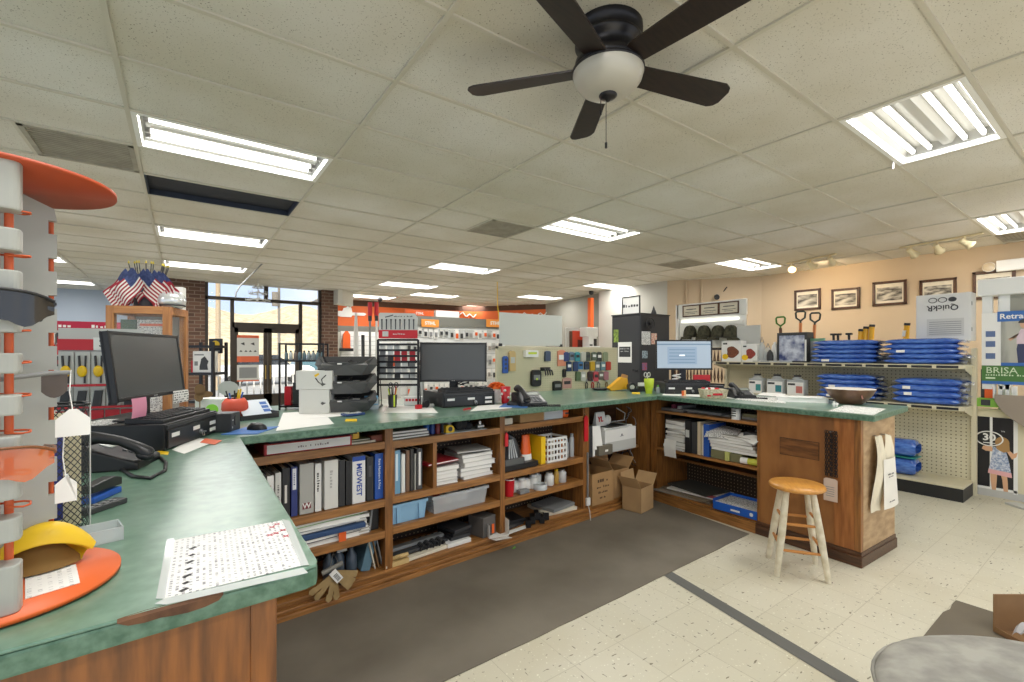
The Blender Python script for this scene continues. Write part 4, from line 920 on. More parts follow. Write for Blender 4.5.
def softstack(u0, u1, z, n, hh, cols, lab0, name='booklet', dep=.26, d0=.03, wob=.012, group=None, cat=None):
    s0, s1 = ss(u0), ss(u1); zc = z
    for i in range(n):
        h = hh * rnd.uniform(.7, 1.3); c_ = cols[i % len(cols)]
        bookbox(name, cat or name, (s0 + s1) / 2 + rnd.uniform(-wob, wob), d0 + rnd.uniform(0, wob), zc, s1 - s0, dep, h, mat('stk_%d_%d_%d' % c_, c_, .6), lab0[i] if isinstance(lab0, list) else lab0, rnd.uniform(-.06, .06), pages=M_paper, group=group); zc += h + .001
    return zc
rnd = random.Random(21)
softstack(uu(556), uu(640), Z3, 7, .022, [(176, 172, 160), (206, 204, 196), (150, 146, 136)], 'thin pale booklet in the stack right of the catalogue pile', group='pale booklets stacked on the left lower shelf')
def jar(name, s, d, z, r, h, m, lab, cap=None, group=None, cat=None):
    t = T(name, lab, cat or name.replace('_', ' '), shp(s, d, z), ang, group=group)
    MB(m).lathe([(r * .9, 0), (r, .004), (r, h * .72), (r * .92, h * .8), (r * .7, h * .86)], 18).build('body', t)
    if cap: MB(cap).lathe([(r * .72, h * .84), (r * .72, h), (r * .3, h)], 16).build('cap', t)
    return t
bookbox('speaker_box', 'speaker', ss(uu(672)), .06, Z3, .06, .08, .15, M_black, 'small black speaker upright beside the pale booklets', 0)
S('grey_bracket', 'thin grey metal bracket leaning beside the small black speaker', 'bracket', MB(M_grey).prism_xz([(-.012, 0), (.0, 0), (.024, .18), (.012, .19)], 0, .02), shp(ss(uu(650)), .05, Z3), ang)
# --- left bay, bottom
ZB = .10 + .001
t = T('bottle_carrier', 'dark bottles standing together on the bottom left shelf', 'bottle', shp(ss(345), .09, ZB), ang)
for i in range(3): MB(mat('slate_bottle', (66, 78, 90), .3)).lathe([(.032, 0), (.034, .01), (.034, .12), (.014, .15), (.012, .17)], 16, (i - 1) * .07, .02 * (i % 2)).build('bottle', t); 
MB(M_lgrey).box(-.03, .03, -.04, -.038, .17, .19).build('tag', t)
bookbox('blue_box', 'box', ss(369), .06, ZB, .06, .20, .20, mat('dusty_blue_card', (92, 124, 140), .6), 'dusty blue upright box leaning on the bottom left shelf', 0, ry=.25)
for i in range(3): bookbox('clipboard', 'clipboard', ss(374) + .03 + i * .026, .05, ZB, .010, .2, .19, (M_paper2, M_card2, M_grey)[i], ('cream', 'brown', 'grey')[i] + ' clipboard leaning beside the dusty blue box', 0, ry=-.22)
# fan deck of flooring colour sticks hanging over the base board
t = T('sample_fan', 'fan of tan wooden floor-stain sample paddles hanging from the bottom left shelf', 'sample fan', shp(ss(331), -.045, .20), ang)
M_pad = mat('tan_paddle', (170, 144, 98), .6, c2=(146, 120, 76), scale=10)
for i, a in enumerate((-1.25, -.95, -.7, -.1, .22, .75, 1.1)):
    b = MB(M_pad); b.M = Matrix.Translation((0, -.004 * i, 0)) @ Matrix.Rotation(a, 4, 'Y') @ Matrix.Translation((0, 0, -.02)); L = .13
    b.prism_xz([(-.016, 0), (.016, 0), (.018, -L + .02), (.018, -L), (.0, -L - .012), (-.018, -L), (-.018, -L + .03), (-.012, -L + .035)] if i > 2 else [(-.016, 0), (.016, 0), (.019, -L), (-.019, -L)], 0, .006); b.build('paddle', t)
b = MB(mat('grey_hanger', (120, 118, 110), .5)); b.cyl((-.07, -.01, .02), (.05, -.01, .05), .014); b.tube([(-.02, 0, .04), (.0, .0, .12), (.03, 0, .05)], .002, 6); b.build('hanger', t)
b = MB(M_white); b.M = Matrix.Rotation(R_(-35), 4, 'Y'); b.box(-.022, .022, -.034, -.03, -.05, .03); o = b.build('bar_label', t); b = MB(M_black); b.M = Matrix.Rotation(R_(-35), 4, 'Y'); [b.box(-.012, .012, -.0345, -.034, -.04 + .008 * i, -.036 + .008 * i) for i in range(6)]; b.build('bar_code', o)

# --- second bay
u2 = lambda px: 380 + px / 4.546
Z1, Z2, Z3 = .926, .563, .363
zc = softstack(u2(58), u2(235), Z1, 3, .02, [(120, 116, 100), (84, 84, 86), (150, 146, 140)], ['magazine at the bottom of the pile on the second top shelf', 'dark magazine in the pile on the second top shelf', 'magazine topmost in the pile on the second top shelf'], 'magazine')
t = T('bottle_carrier', 'row of blue and dark spray cans on the second top shelf', 'spray cans', shp(ss(u2(290)), .08, Z1), ang)
for i, c_ in enumerate(((44, 92, 160), (32, 60, 120), (120, 40, 40), (60, 60, 64), (150, 150, 146))): 
    o = MB(mat('can_%d' % c_[0], c_, .35, .2)).lathe([(.022, 0), (.022, .085), (.012, .095)], 14, -.09 + .045 * i, .01).build('spray_can', t); MB(M_black).lathe([(.013, .093), (.013, .11)], 12, -.09 + .045 * i, .01).build('cap', o)
t = T('tape_measure', 'yellow and black tape measure on the second top shelf', 'tape measure', shp(ss(u2(330)), .03, Z1), ang); MB(M_yellow).prism_xz(rounded([(-.035, 0), (.035, 0), (.035, .04), (.01, .06), (-.035, .06)], .012), 0, .04).build('case', t, .003); MB(M_black).cyl((0, -.001, .03), (0, .001, .03), .018).build('badge', t)
t = T('black_glove', 'crumpled black work gloves on the second top shelf', 'gloves', shp(ss(u2(400)), .10, Z1), ang); b = MB(mat('black_knit', (36, 36, 38), .9)); b.ball(0, 0, .045, .06, .05, .045).ball(.05, -.02, .03, .04, .035, .03).ball(-.04, -.03, .05, .03, .03, .04); b.build('glove', t)
bookbox('grey_booklet', 'booklet', ss(u2(400)), .01, Z1 - .002, .36, .16, .006, mat('pale_sheet', (200, 204, 206), .6), 'pale sheets lying at the front of the second top shelf')
t = T('steel_fitting', 'small steel pipe fitting near the right end of the second top shelf', 'fitting', shp(ss(u2(470)), .05, Z1 + .022), ang); MB(M_steel).cyl((-.03, 0, 0), (.03, 0, .0), .02).cyl((0, 0, -.005), (0, 0, .04), .014).build('fitting', t)
# upright books
for i, (a, b_, c_, h, lab) in enumerate(((70, 106, (112, 160, 190), .29, 'pale blue catalogue upright at the left of the second bay'), (108, 128, (226, 226, 220), .26, 'white catalogue upright beside the pale blue one'), (130, 148, (120, 92, 70), .28, 'brown catalogue upright in the second bay'), (150, 166, (60, 58, 56), .285, 'dark catalogue upright in the second bay'),
        (168, 178, (160, 160, 152), .25, 'thin grey catalogue upright in the second bay'), (180, 206, (70, 70, 72), .28, 'charcoal binder with white spine strip at the right of the upright catalogues'))):
    t = bookbox('catalogue', 'catalogue', (ss(u2(a)) + ss(u2(b_))) / 2, .04, Z2, ss(u2(b_)) - ss(u2(a)) - .004, .26, h, mat('bk_%d_%d' % c_[:2], c_, .5), lab, pages=M_paper)
    if i in (0, 5): MB(M_white if i == 5 else mat('pale_ink', (214, 232, 240), .5)).box(-.008, .008, -.001, 0, h * .1 if i == 5 else h * .3, h * .92).build('spine_strip', t)
rnd = random.Random(4)
softstack(u2(256), u2(370), Z2, 5, .026, [(226, 226, 220), (206, 204, 198), (232, 230, 226)], 'white catalogue in the stack under the red one', 'catalogue', group='white catalogues stacked under the red one')
bookbox('red_catalogue', 'catalogue', ss(u2(300)), .03, Z2 + .152, .27, .24, .016, mat('crimson_cover', (150, 30, 40), .4), 'crimson catalogue lying on the white stack', .12, pages=M_paper)
softstack(u2(392), u2(530), Z2, 6, .027, [(226, 226, 222), (214, 212, 206), (196, 196, 192)], 'thick paper sheaf in the stack right of the red catalogue', 'paper_sheaf', cat='paper', group='paper sheaves stacked beside the red catalogue', wob=.025)
bookbox('open_magazine', 'magazine', ss(u2(440)), .03, Z2 + .20, .28, .24, .012, mat('grey_cover', (150, 150, 146), .5), 'grey magazine lying on the paper sheaves', -.15, pages=M_paper)
# tubs
def tub(u0, u1, z, h, dep, m, lab, fill=None, lid=None, ribs=False):
    s0, s1 = ss(u0), ss(u1); w_ = s1 - s0
    t = T('storage_tub', lab, 'storage tub', shp((s0 + s1) / 2, .03 + dep / 2, z), ang); b = MB(m); o_ = (w_ / 2, dep / 2); i_ = (w_ / 2 * .92, dep / 2 * .9)
    def ringv(k, zz): return [(-k[0], -k[1], zz), (k[0], -k[1], zz), (k[0], k[1], zz), (-k[0], k[1], zz)]
    n = 4; vs = ringv(i_, 0) + ringv(o_, h) + ringv((o_[0] - .004, o_[1] - .004), h) + ringv((i_[0] - .004, i_[1] - .004), .004)
    b.add(vs, [(3, 2, 1, 0)] + [(k, (k + 1) % 4, 4 + (k + 1) % 4, 4 + k) for k in range(4)] + [(4 + k, 4 + (k + 1) % 4, 8 + (k + 1) % 4, 8 + k) for k in range(4)] + [(8 + k, 8 + (k + 1) % 4, 12 + (k + 1) % 4, 12 + k) for k in range(4)] + [(12, 13, 14, 15)]); b.build('tub', t)
    r = MB(m)
    for q in ((-o_[0] - .006, o_[0] + .006, -o_[1] - .008, -o_[1]), (-o_[0] - .006, o_[0] + .006, o_[1], o_[1] + .008), (-o_[0] - .008, -o_[0], -o_[1], o_[1]), (o_[0], o_[0] + .008, -o_[1], o_[1])): r.box(q[0], q[1], q[2], q[3], h - .02, h)
    if ribs:
        for x in (-.3, .32): r.prism_xz([(w_ * x - .012, .01), (w_ * x + .012, .01), (w_ * x + .018, h - .01), (w_ * x - .018, h - .01)], -dep / 2 - .006, -dep / 2 + .012)
    r.build('rim', t)
    if fill:
        rr = random.Random(w_); f = MB()
        for i in range(12): f.m(rr.choice(fill)); f.at(rr.uniform(-.7, .7) * i_[0], rr.uniform(-.6, .6) * i_[1], .01 + rr.uniform(0, .4) * h, rr.uniform(0, 3)).box(-.05, .05, -.03, .03, 0, h * .4)
        f.build('contents', t)
    return t
tub(u2(60), u2(222), Z3, .135, .28, mat('pale_blue_tub', (140, 182, 212), .45), 'pale blue plastic tub on the lower shelf of the second bay', ribs=True)
tub(u2(250), u2(500), Z3, .13, .28, mat('clear_tub', (226, 230, 232), .2, alpha=.32), 'clear plastic tub full of parts on the lower shelf of the second bay', [M_dark, M_paper2, M_red, M_grey, M_paper])
# bottom of the second bay
t = T('cable_bundle', 'coiled black spring hoses on the bottom of the second bay', 'hose', shp(ss(u2(255)), .10, ZB), ang)
for k in range(4): MB(M_black).tube([(-.07 + .05 * k + .018 * math.cos(i * .7), -.05 + i * .0022, .035 + .03 * math.sin(i * .7)) for i in range(70)], .006, 6).build('hose', t)
for i, (z, m, lab) in enumerate(((0, M_paper2, 'cream trim strip lying on the bottom of the second bay'), (.026, M_dark, 'dark trim strip lying above the cream ones'), (.05, M_grey, 'grey trim strip at the top of the strips'))): bookbox('trim_strip', 'strip', ss(u2(190)) + .02 * i, .015 + .05 * i, ZB + z, .52 - .05 * i, .05, .022, m, lab, .06)
t = T('wooden_blocks', 'small pale wooden holder at the left of the bottom of the second bay', 'wood holder', shp(ss(u2(95)), -.0, ZB), ang); b = MB(mat('pale_wood', (206, 176, 120), .6)); b.box(-.06, .06, 0, .05, 0, .03).cyl((-.03, .02, .05), (.06, .02, .05), .014).cyl((-.05, .04, .04), (.0, .0, .06), .012); b.build('block', t)
bookbox('parts_tray', 'tray', ss(u2(370)), .02, ZB, .20, .26, .03, M_white, 'white tray at the bottom of the second bay'); 
for i in range(3): bookbox('black_cassette', 'case', ss(u2(385)) + .01 * i, .05, ZB + .031 + .026 * i, .17, .2, .024, (M_dark, M_black, M_dark)[i], ('lowest', 'middle', 'topmost')[i] + ' of the black cases on the white tray', .08 * i)
bookbox('grey_carton', 'box', ss(u2(505)), .02, ZB, .14, .16, .15, mat('grey_carton', (96, 92, 88), .6), 'dark grey carton at the right of the bottom of the second bay', .2)
t = T('open_carton', 'white open carton with flaps at the foot of the third post', 'box', shp(ss(u2(535)), -.05, ZB), ang - .25); b = MB(M_paper); b.box(-.10, -.098, 0, .14, 0, .10).box(.06, .062, 0, .14, 0, .12).box(-.10, .06, 0, .14, 0, .002); b.at(-.02, -.01, .0, 0, R_(-15)).box(-.07, .06, -.10, 0, 0, .002); b.build('carton', t); MB(M_orange).box(-.06, -.04, .05, .052, .02, .09).build('orange_label', t)

# --- third bay
u3 = lambda px: 490 + px / 4.547
Z1, Z2, Z3 = .936, .563, .359
bookbox('paper_sheaf', 'paper', ss(u3(85)), .03, Z1, .13, .2, .05, M_paper2, 'cream paper stack at the left of the third top shelf')
t = bookbox('cardboard_box', 'box', ss(u3(205)), .03, Z1, .27, .22, .085, M_card, 'small brown cardboard box with a white label on the third top shelf'); MB(M_paper).box(-.05, .05, .03, .10, .0851, .0858).build('label', t)
t = bookbox('plastic_box', 'box', ss(u3(298)), .03, Z1, .24, .22, .085, mat('milky_plastic', (196, 202, 206), .3), 'milky plastic box of sheets on the third top shelf')
t = T('orange_ball_tool', 'orange plastic sprinkler head on the third top shelf', 'sprinkler', shp(ss(u3(362)), .08, Z1), ang); MB(M_orange).lathe([(.04, 0), (.05, .015), (.05, .06), (.03, .085), (.012, .09)], 20).build('body', t); MB(M_dark).box(-.02, .02, -.052, -.046, .03, .045).build('slot', t)
t = T('plastic_bag', 'black and clear plastic bags in a mound on the middle shelf of the third bay', 'bag', shp(ss(u3(130)), .14, Z2), ang)
b = MB(mat('black_bag', (40, 42, 44), .3)); b.grid(lambda a, c: ((.13 * (1 - c) ** .5 + .015 + .012 * math.sin(9 * a * PI)) * math.cos(2 * PI * a), (.10 * (1 - c) ** .5 + .012 * math.cos(11 * a * PI)) * math.sin(2 * PI * a), .27 * c + .01 * math.sin(14 * a) * c), 40, 10); b.build('bag', t)
b = MB(M_clear2); [b.add([(-.08 + .03 * i, -.115, .06), (-.065 + .03 * i, -.115, .06), (-.02 + .012 * i, -.05, .24), (-.03 + .012 * i, -.05, .24)], [(0, 1, 2, 3)]) for i in range(4)]; b.build('clear_wrap', t)
bookbox('black_case', 'case', ss(u3(150)), .02, Z2, .38, .11, .045, M_black, 'long black case at the front of the middle shelf in the third bay', .03); bookbox('flat_pack', 'case', ss(u3(120)), .015, Z2 + .046, .20, .10, .05, mat('grey_film', (90, 92, 92), .25), 'grey wrapped pack lying on the long black case')
t = T('orange_bag', 'orange and white plastic bag upright on the middle shelf of the third bay', 'bag', shp(ss(u3(205)), .12, Z2), ang); b = MB(); b.grid(lambda a, c: ((.06 - .02 * c) * math.cos(2 * PI * a), (.05 - .03 * c) * math.sin(2 * PI * a), .25 * c), 20, 8, pick=lambda a, c: (M_orange if c > .35 or a < .3 else M_white)); b.build('bag', t)
t = bookbox('yellow_box', 'box', ss(u3(258)), .04, Z2, .05, .2, .23, M_yellow, 'yellow box upright beside the white crate in the third bay')
b = MB(M_white); s0, s1 = ss(u3(272)), ss(u3(362)); t = T('white_crate', 'small white plastic crate with slats on the middle shelf of the third bay', 'crate', shp((s0 + s1) / 2, .03, Z2), ang); w_ = (s1 - s0) / 2
for z in (0, .05, .10, .15, .19): b.box(-w_, w_, 0, .006, z, z + .02); b.box(-w_, -w_ + .006, 0, .2, z, z + .02); b.box(w_ - .006, w_, 0, .2, z, z + .02); b.box(-w_, w_, .194, .2, z, z + .02)
for i in range(7): x = -w_ + i * (2 * w_ - .014) / 6; b.box(x, x + .014, .001, .005, 0, .2); b.box(x, x + .014, .195, .199, 0, .2)
b.box(-w_, w_, 0, .2, 0, .004); b.build('crate', t)
for i, c_ in enumerate(((150, 60, 30), (200, 190, 170), (90, 60, 40), (210, 120, 40))): MB(mat('pk_%d' % c_[0], c_, .5)).box(-w_ + .03 + .06 * i, -w_ + .075 + .06 * i, .05, .15, .005, .15 + .02 * (i % 2)).build('packet', t)
for i in range(3): jar('spray_bottle', ss(u3(380)) + .0 + .035 * i, .09 + .05 * (i % 2), Z2, .022, .17 + .02 * i, M_clear2 if i != 1 else M_dark, ('clear', 'dark', 'tall clear')[i] + ' bottle at the right end of the middle shelf in the third bay', M_grey, cat='bottle')
# cups and jars on the lower shelf
t = T('paper_cup', 'red cup at the left of the lower shelf in the third bay', 'cup', shp(ss(u3(108)), .06, Z3), ang); MB(M_red).lathe([(.036, 0), (.046, .13), (.049, .135), (.046, .137), (.044, .13), (.034, .004)], 24).build('cup', t); MB(M_white).lathe([(.0475, .131), (.049, .136), (.046, .138)], 24, cap=False).build('rim', t)
for i, (px, d, h, c_) in enumerate(((78, .16, .10, (196, 196, 196)), (150, .12, .105, (214, 214, 208)), (178, .10, .11, (222, 220, 214)), (205, .12, .10, (226, 226, 222)), (232, .10, .115, (214, 214, 210)), (258, .13, .12, (206, 206, 200)), (298, .08, .105, (226, 226, 222)), (355, .08, .115, (214, 208, 196)))):
    jar('paint_jar', ss(u3(px)), d, Z3, .042, h, mat('jar_%d' % c_[2], c_, .4), ['clear jar left of the red cup', 'white jar first behind the red cup', 'white jar second from the red cup', 'white jar third from the red cup', 'white jar fourth from the red cup', 'taller jar behind the tape roll', 'white jar left of the yellow-capped bottle', 'white jar at the right end of the lower shelf'][i] + ', third bay', M_steel if i % 2 else M_white, group='white jars on the lower shelf of the third bay', cat='jar')
jar('glue_bottle', ss(u3(327)), .07, Z3, .022, .13, mat('amber_bottle', (190, 150, 70), .35), 'slim bottle with yellow cap among the white jars', M_yellow, cat='bottle')
t = T('tape_roll', 'clear roll of packing tape lying among the white jars', 'tape roll', shp(ss(u3(243)), .04, Z3), ang); MB(mat('tape_roll', (186, 190, 190), .25)).lathe([(.06, 0), (.06, .045), (.036, .045), (.036, 0), (.06, 0)], 28, cap=False).build('roll', t)
bookbox('small_carton', 'box', ss(u3(165)), .015, Z3, .10, .05, .03, M_grey, 'small grey carton lying in front of the white jars')
# bottom of the third bay
b = MB(M_blackm)
for i in range(5): s_ = ss(u3(190)) + .05 * i; o = T('hinge_bracket', 'black steel bracket lying on the bottom of the third bay', 'bracket', shp(s_, .05, ZB), ang + .9, group='black brackets on the bottom of the third bay'); MB(M_blackm).box(-.12, .12, -.02, .02, .02 * (i % 3), .02 * (i % 3) + .006).box(-.12, -.115, -.02, .02, .02 * (i % 3), .06 + .02 * (i % 3)).build('bracket', o)
for i, (px, w_, dp, z, m, lab) in enumerate(((115, .26, .22, 0, M_dark, 'dark flat case at the left of the bottom of the third bay'), (340, .34, .30, 0, M_paper2, 'pale sheet stack at the right of the bottom of the third bay'), (350, .30, .26, .03, M_grey, 'grey mat on the pale sheet stack'), (120, .22, .2, .031, M_blackm, 'black tray on the dark flat case'))): bookbox('flat_sheet', 'sheet', ss(u3(px)), .03, ZB + z, w_, dp, .028, m, lab, .12 * (-1) ** i)
bookbox('white_card', 'card', ss(u3(120)), -.035, ZB - .003, .25, .05, .003, M_paper, 'white card lying on the front edge below the third bay', .05)
# red tags hanging from posts
def hung(u, v0, v1, m, lab, w_=.03, name='hang_tag'):
    p = fb(u, v0); z1 = fb(u, v1).z; t = T(name, lab, 'tag', (p.x, p.y - .02, p.z), ang); MB(m).prism_xz(rounded([(-w_/2, z1 - p.z), (w_/2, z1 - p.z), (w_/2, -.02), (0, 0), (-w_/2, -.02)], .004), -.004, .004).build('tag', t); MB(M_steel).tube([(0, 0, -.01), (0, .012, .012), (0, .02, .012)], .0018, 6).build('hook', t)
hung(505, 432, 446, M_red, 'red plastic tag hanging on the third post'); hung(584.5, 415, 441, M_red, 'red tool with plastic sleeve hanging on the fourth post', .05)
# --- printer bay
t = T('printer', 'white laser printer on the shelf of the fourth bay', 'printer', shp((ss(610) + ss(638)) / 2, .04, .541), ang)
w_ = (ss(638) - ss(607)) / 2
b = MB(M_white); b.box(-w_, w_, 0, .30, 0, .22).box(-w_ + .02, w_ - .02, .03, .29, .22, .235); b.build('body', t, .008); MB(M_dark).box(-w_ * .7, w_ * .5, .02, .2, .2355, .239).build('output_slot', t); MB(M_lgrey).box(-w_ + .012, w_ - .012, -.002, .0, .0, .10).build('paper_tray', t); MB(M_grey).box(-.02, .04, -.003, -.001, .14, .144).build('seam', t); MB(M_grey).prism_xz(rounded([(0, .145), (.02, .145), (.02, .165), (0, .165)], .006), -.004, -.001).build('badge', t)
t = T('file_sorter', 'grey-brown file box holding leaning papers beside the printer', 'file box', shp(ss(606), .0, .541), ang); MB(mat('taupe_box', (112, 106, 92), .6)).box(-.10, .10, 0, .22, 0, .09).build('box', t, .003); MB(M_paper).box(-.012, .03, -.002, 0, .03, .05).build('label', t)
b = MB(M_paper); [b.at(-.08 + .035 * i, .02, .06, .1 * i - .2, R_(-12), -.05 * i).box(-.05, .05, .04 * i, .04 * i + .002, 0, .22 - .01 * i) for i in range(4)]; b.build('papers', t)
bookbox('ring_binder', 'binder', ss(592.5), .02, .541, .05, .25, .29, M_dark, 'dark binder standing at the left of the printer bay'); bookbox('ring_binder', 'binder', ss(592.5) + .045, .02, .541, .03, .25, .20, M_paper, 'white folder standing right of the dark binder in the printer bay')
t = T('white_sack', 'white bag with red lettering on top of the printer', 'bag', shp(ss(614), .18, .782), ang); b = MB(M_white); b.tbox(.16, .06, .14, .13, .02); b.ball(.12, 0, .05, .05, .03, .05); b.build('bag', t, .008); MB(M_red).text('YL', .07, -.02, -.031, .07, 'XZ', .001, bold=.03).build('red_lettering', t)
def carton(u0, u1, z, h, dep, m, lab, d0=0, rz=0, flaps=True, words=None):
    s0, s1 = ss(u0), ss(u1); w_ = (s1 - s0) / 2; t = T('cardboard_box', lab, 'box', shp((s0 + s1) / 2, d0, z), ang + rz)
    b = MB(m); b.box(-w_, w_, 0, .004, 0, h); b.box(-w_, w_, dep - .004, dep, 0, h); b.box(-w_, -w_ + .004, 0, dep, 0, h); b.box(w_ - .004, w_, 0, dep, 0, h); b.box(-w_, w_, 0, dep, 0, .004)
    b.build('carton', t)
    if flaps:
        f = MB(m); f.at(-w_, 0, h, 0, 0, R_(-35)).box(-.003, 0, .0, dep, 0, .13); f.at(w_, 0, h, 0, 0, R_(40)).box(0, .003, 0, dep, 0, .12); f.at(0, dep, h, 0, R_(-10)).box(-w_, w_, -.003, 0, 0, .12); f.build('flap', t)
    if words:
        k = MB(mat('carton_ink', (84, 62, 40), .8)); [k.text(s_, q, 0, -.001, zz * h, 'XZ', .0004) for s_, q, zz in words]; k.build('print', t)
    return t
carton(590.5, 612, ZB, .29, .30, M_card, 'open cardboard box with dark handwriting under the printer', -.02, 0, False, [('100 W', .05, .75), ('OIL LAMP', .036, .55), ('FILTER', .036, .38), ('12 PC', .03, .2)])
carton(613.5, 629, ZB, .27, .26, M_card, 'narrow open cardboard box between the lettered box and the crushed box', .0, .0)
carton(619, 634, .007, .23, .20, mat('pale_card', (186, 152, 108), .8, var=.08, scale=6), 'crumpled cardboard box with open flaps on the runner in the counter corner', -.24, .12)
# loose cable in the printer bay and outlet strip on the fourth post
p = shp(ss(640), .3, .92); S('power_cable', 'white cable drooping behind the printer', 'cable', MB(M_lgrey).tube([p, shp(ss(645), .25, .86), shp(ss(640), .2, .80), shp(ss(632), .25, .79), shp(ss(628), .3, .70)], .006, 8))
t = T('power_strip', 'thin white power strip with cord on the fourth post', 'power strip', (fb(587, 498).x, fb(587, 498).y - .012, fb(587, 505).z), ang); MB(M_white).box(-.022, .022, -.012, .01, 0, .07).build('outlet', t, .004); MB(M_grey).box(-.006, .006, -.003, .01, .07, .48).build('conduit', t); MB(M_lgrey).tube([(0, -.002, 0), (-.01, -.03, -.04), (-.03, -.06, -.12), (-.04, -.075, -.14)], .004, 8).build('cord', t)
p = fr(652, 440); b = MB(M_blackm)
rr = random.Random(2)
for i in range(8):
    pts = []; x, y, z = shp(3.90 + rr.uniform(-.1, .05), .18 + rr.uniform(-.08, .1), 0); z = rr.uniform(.55, .95); 
    for k in range(7): pts.append((x, y, z)); x += rr.uniform(-.06, .06); y += rr.uniform(-.05, .05); z -= rr.uniform(.02, .13)
    q = [Vector(a) for a in pts]; fine = []
    for j in range(len(q) - 1):
        for f in range(4): fine.append(q[j].lerp(q[j + 1], f / 4) + Vector((.012 * math.sin(j + f), .012 * math.cos(j * 2 + f), 0)))
    S('computer_cable', 'black computer cable tangled in the counter corner', 'cable', MB(rr.choice([M_blackm, M_grey, M_dark])).tube(fine, .004, 6), group='computer cables in the counter corner')
# ---------------------------------------------------------------- things standing on the back counter
CAMR = -math.atan2(.5821, .8131)       # facing straight back along the view
def put(name, lab, cat, u, v, rz=0.0, group=None, z=0): p = on(u, v); return T(name, lab, cat, (p.x, p.y, ZC + z), rz, group)
# --- left end
t = put('receipt_printer', 'small black receipt printer at the right end of the left cash drawer', 'printer', 236, 430.5, rzd)
MB(M_dark).box(-.06, .06, 0, .15, 0, .10).build('body', t, .006); MB(M_black).prism_xz(rounded([(-.02, .03), (.03, .03), (.03, .085), (-.02, .085)], .015), -.003, .002).build('paper_slot', t); MB(M_lgrey).box(-.05, -.044, -.0015, 0, .02, .03).box(-.05, -.035, -.0015, 0, .06, .066).build('buttons', t)
sheet('mouse_pad', xy((221, 435), (245, 427.8), (279, 426.9), (257, 434.3)), ZC + .0005, mat('blue_pad', (66, 116, 186), .6), 'blue mouse pad at the left end of the back counter', 'mouse pad', th=.003)
def mouse(u, v, rz, lab, z=.004):
    t = put('computer_mouse', lab, 'computer mouse', u, v, rz, z=z)
    MB(M_black).grid(lambda a, c: (.032 * math.cos(2 * PI * a) * math.sin(PI / 2 * (1 - c)) ** .8, .055 * math.sin(2 * PI * a) * math.sin(PI / 2 * (1 - c)) ** .8, .036 * math.sin(PI / 2 * c)), 20, 8).build('body', t); MB(M_grey).box(-.004, .004, .02, .034, .030, .036).build('wheel', t)
mouse(257, 430, .9, 'black computer mouse on the blue pad')
t = put('pen_pot', 'round orange-red pot full of pens behind the receipt printer', 'pen pot', 235, 418, 0)
MB(mat('coral_pot', (216, 84, 60), .5)).lathe([(.03, 0), (.06, .02), (.078, .06), (.075, .10), (.055, .13), (.05, .128)], 24, cap=False).build('pot', t)
for i, (dx, dy, m) in enumerate(((-.02, 0, M_blue), (.0, .02, M_black), (.02, -.01, M_yellow), (.03, .02, M_blue), (-.03, .02, M_black), (.01, -.03, M_yellow))): MB(m).cyl((dx * .6, dy * .6, .06), (dx * 1.6, dy * 1.6, .165 + .012 * (i % 3)), .005, n=8).build('pen', t)
t = put('white_carton', 'white carton at the back left, behind the receipt printer', 'box', 208, 413, CAMR - .2); MB(M_paper).box(-.11, .11, 0, .14, 0, .10).build('carton', t, .003); MB(M_dark).text('2 3 4 5 6', .014, 0, -.0006, .02, 'XZ', .0003).build('print', t)
t = put('brown_cutout', 'brown three-lobed card cutout on a stick above the white carton', 'cutout', 212, 411.5, CAMR); b = MB(M_card2); [b.prism_xz([(x + r * math.cos(k * PI / 9) * sx, z + r * math.sin(k * PI / 9)) for k in range(18)], -.102 + .0, -.1) for x, z, r, sx in ((-.02, .165, .042, .9), (-.028, .115, .034, .9), (.035, .135, .022, 1.7))]; b.cyl((-.02, -.10, 0), (-.02, -.101, .12), .004); b.build('cutout', t)
t = put('grey_cutout', 'grey scalloped card cutout standing behind the pen pot', 'cutout', 228, 413, CAMR); b = MB(M_lgrey); b.prism_xz([(.072 * math.cos(k * PI / 16) * (1 + .06 * (k % 2)), .175 + .05 * math.sin(k * PI / 16) * (1 + .06 * (k % 2))) for k in range(32)], 0, .002); b.cyl((0, .001, 0), (0, .001, .14), .004); b.build('cutout', t)
t = put('green_sticker_roll', 'lime green half-round card by the white carton', 'card', 212, 417, CAMR); MB(mat('lime_card', (150, 226, 70), .5)).prism_xz([(.042 * math.cos(k * PI / 12), .05 + .035 * math.sin(k * PI / 12)) for k in range(13)] + [(-.042, 0), (.042, 0)], 0, .002).build('card', t)
t = put('document_tray', 'black tray holding a white and blue packet at the back left', 'tray', 260, 419, .35); b = MB(M_black); b.box(-.12, .12, 0, .22, 0, .012).box(-.12, .12, -.003, 0, 0, .03).box(-.125, -.12, 0, .22, 0, .04).box(.12, .125, 0, .22, 0, .04); b.build('tray', t); 
t = put('blue_packet', 'white packet with blue panel leaning in the black tray', 'packet', 260, 417.5, .35, z=.013); b = MB(mat('pale_packet', (216, 224, 232), .4)); b.M = Matrix.Rotation(R_(-50), 4, 'X'); b.box(-.10, .10, 0, .006, .0, .15); b.build('packet', t, .003); b = MB(mat('blue_panel', (70, 110, 180), .5)); b.M = Matrix.Rotation(R_(-50), 4, 'X'); [b.box(.04, .085, -.001, 0, .03 + .035 * i, .055 + .035 * i) for i in range(3)]; b.build('blue_print', t)
sheet('paper_sheet', xy((276, 431), (283, 413), (322, 411), (334, 424)), ZC + .0005, M_paper, 'large white sheet left of the calculator on the back counter')
sheet('paper_sheet', xy((310, 419), (318, 408), (352, 406), (348, 416)), ZC + .0018, M_paper, 'white sheet in front of the white cartons and grey bins')
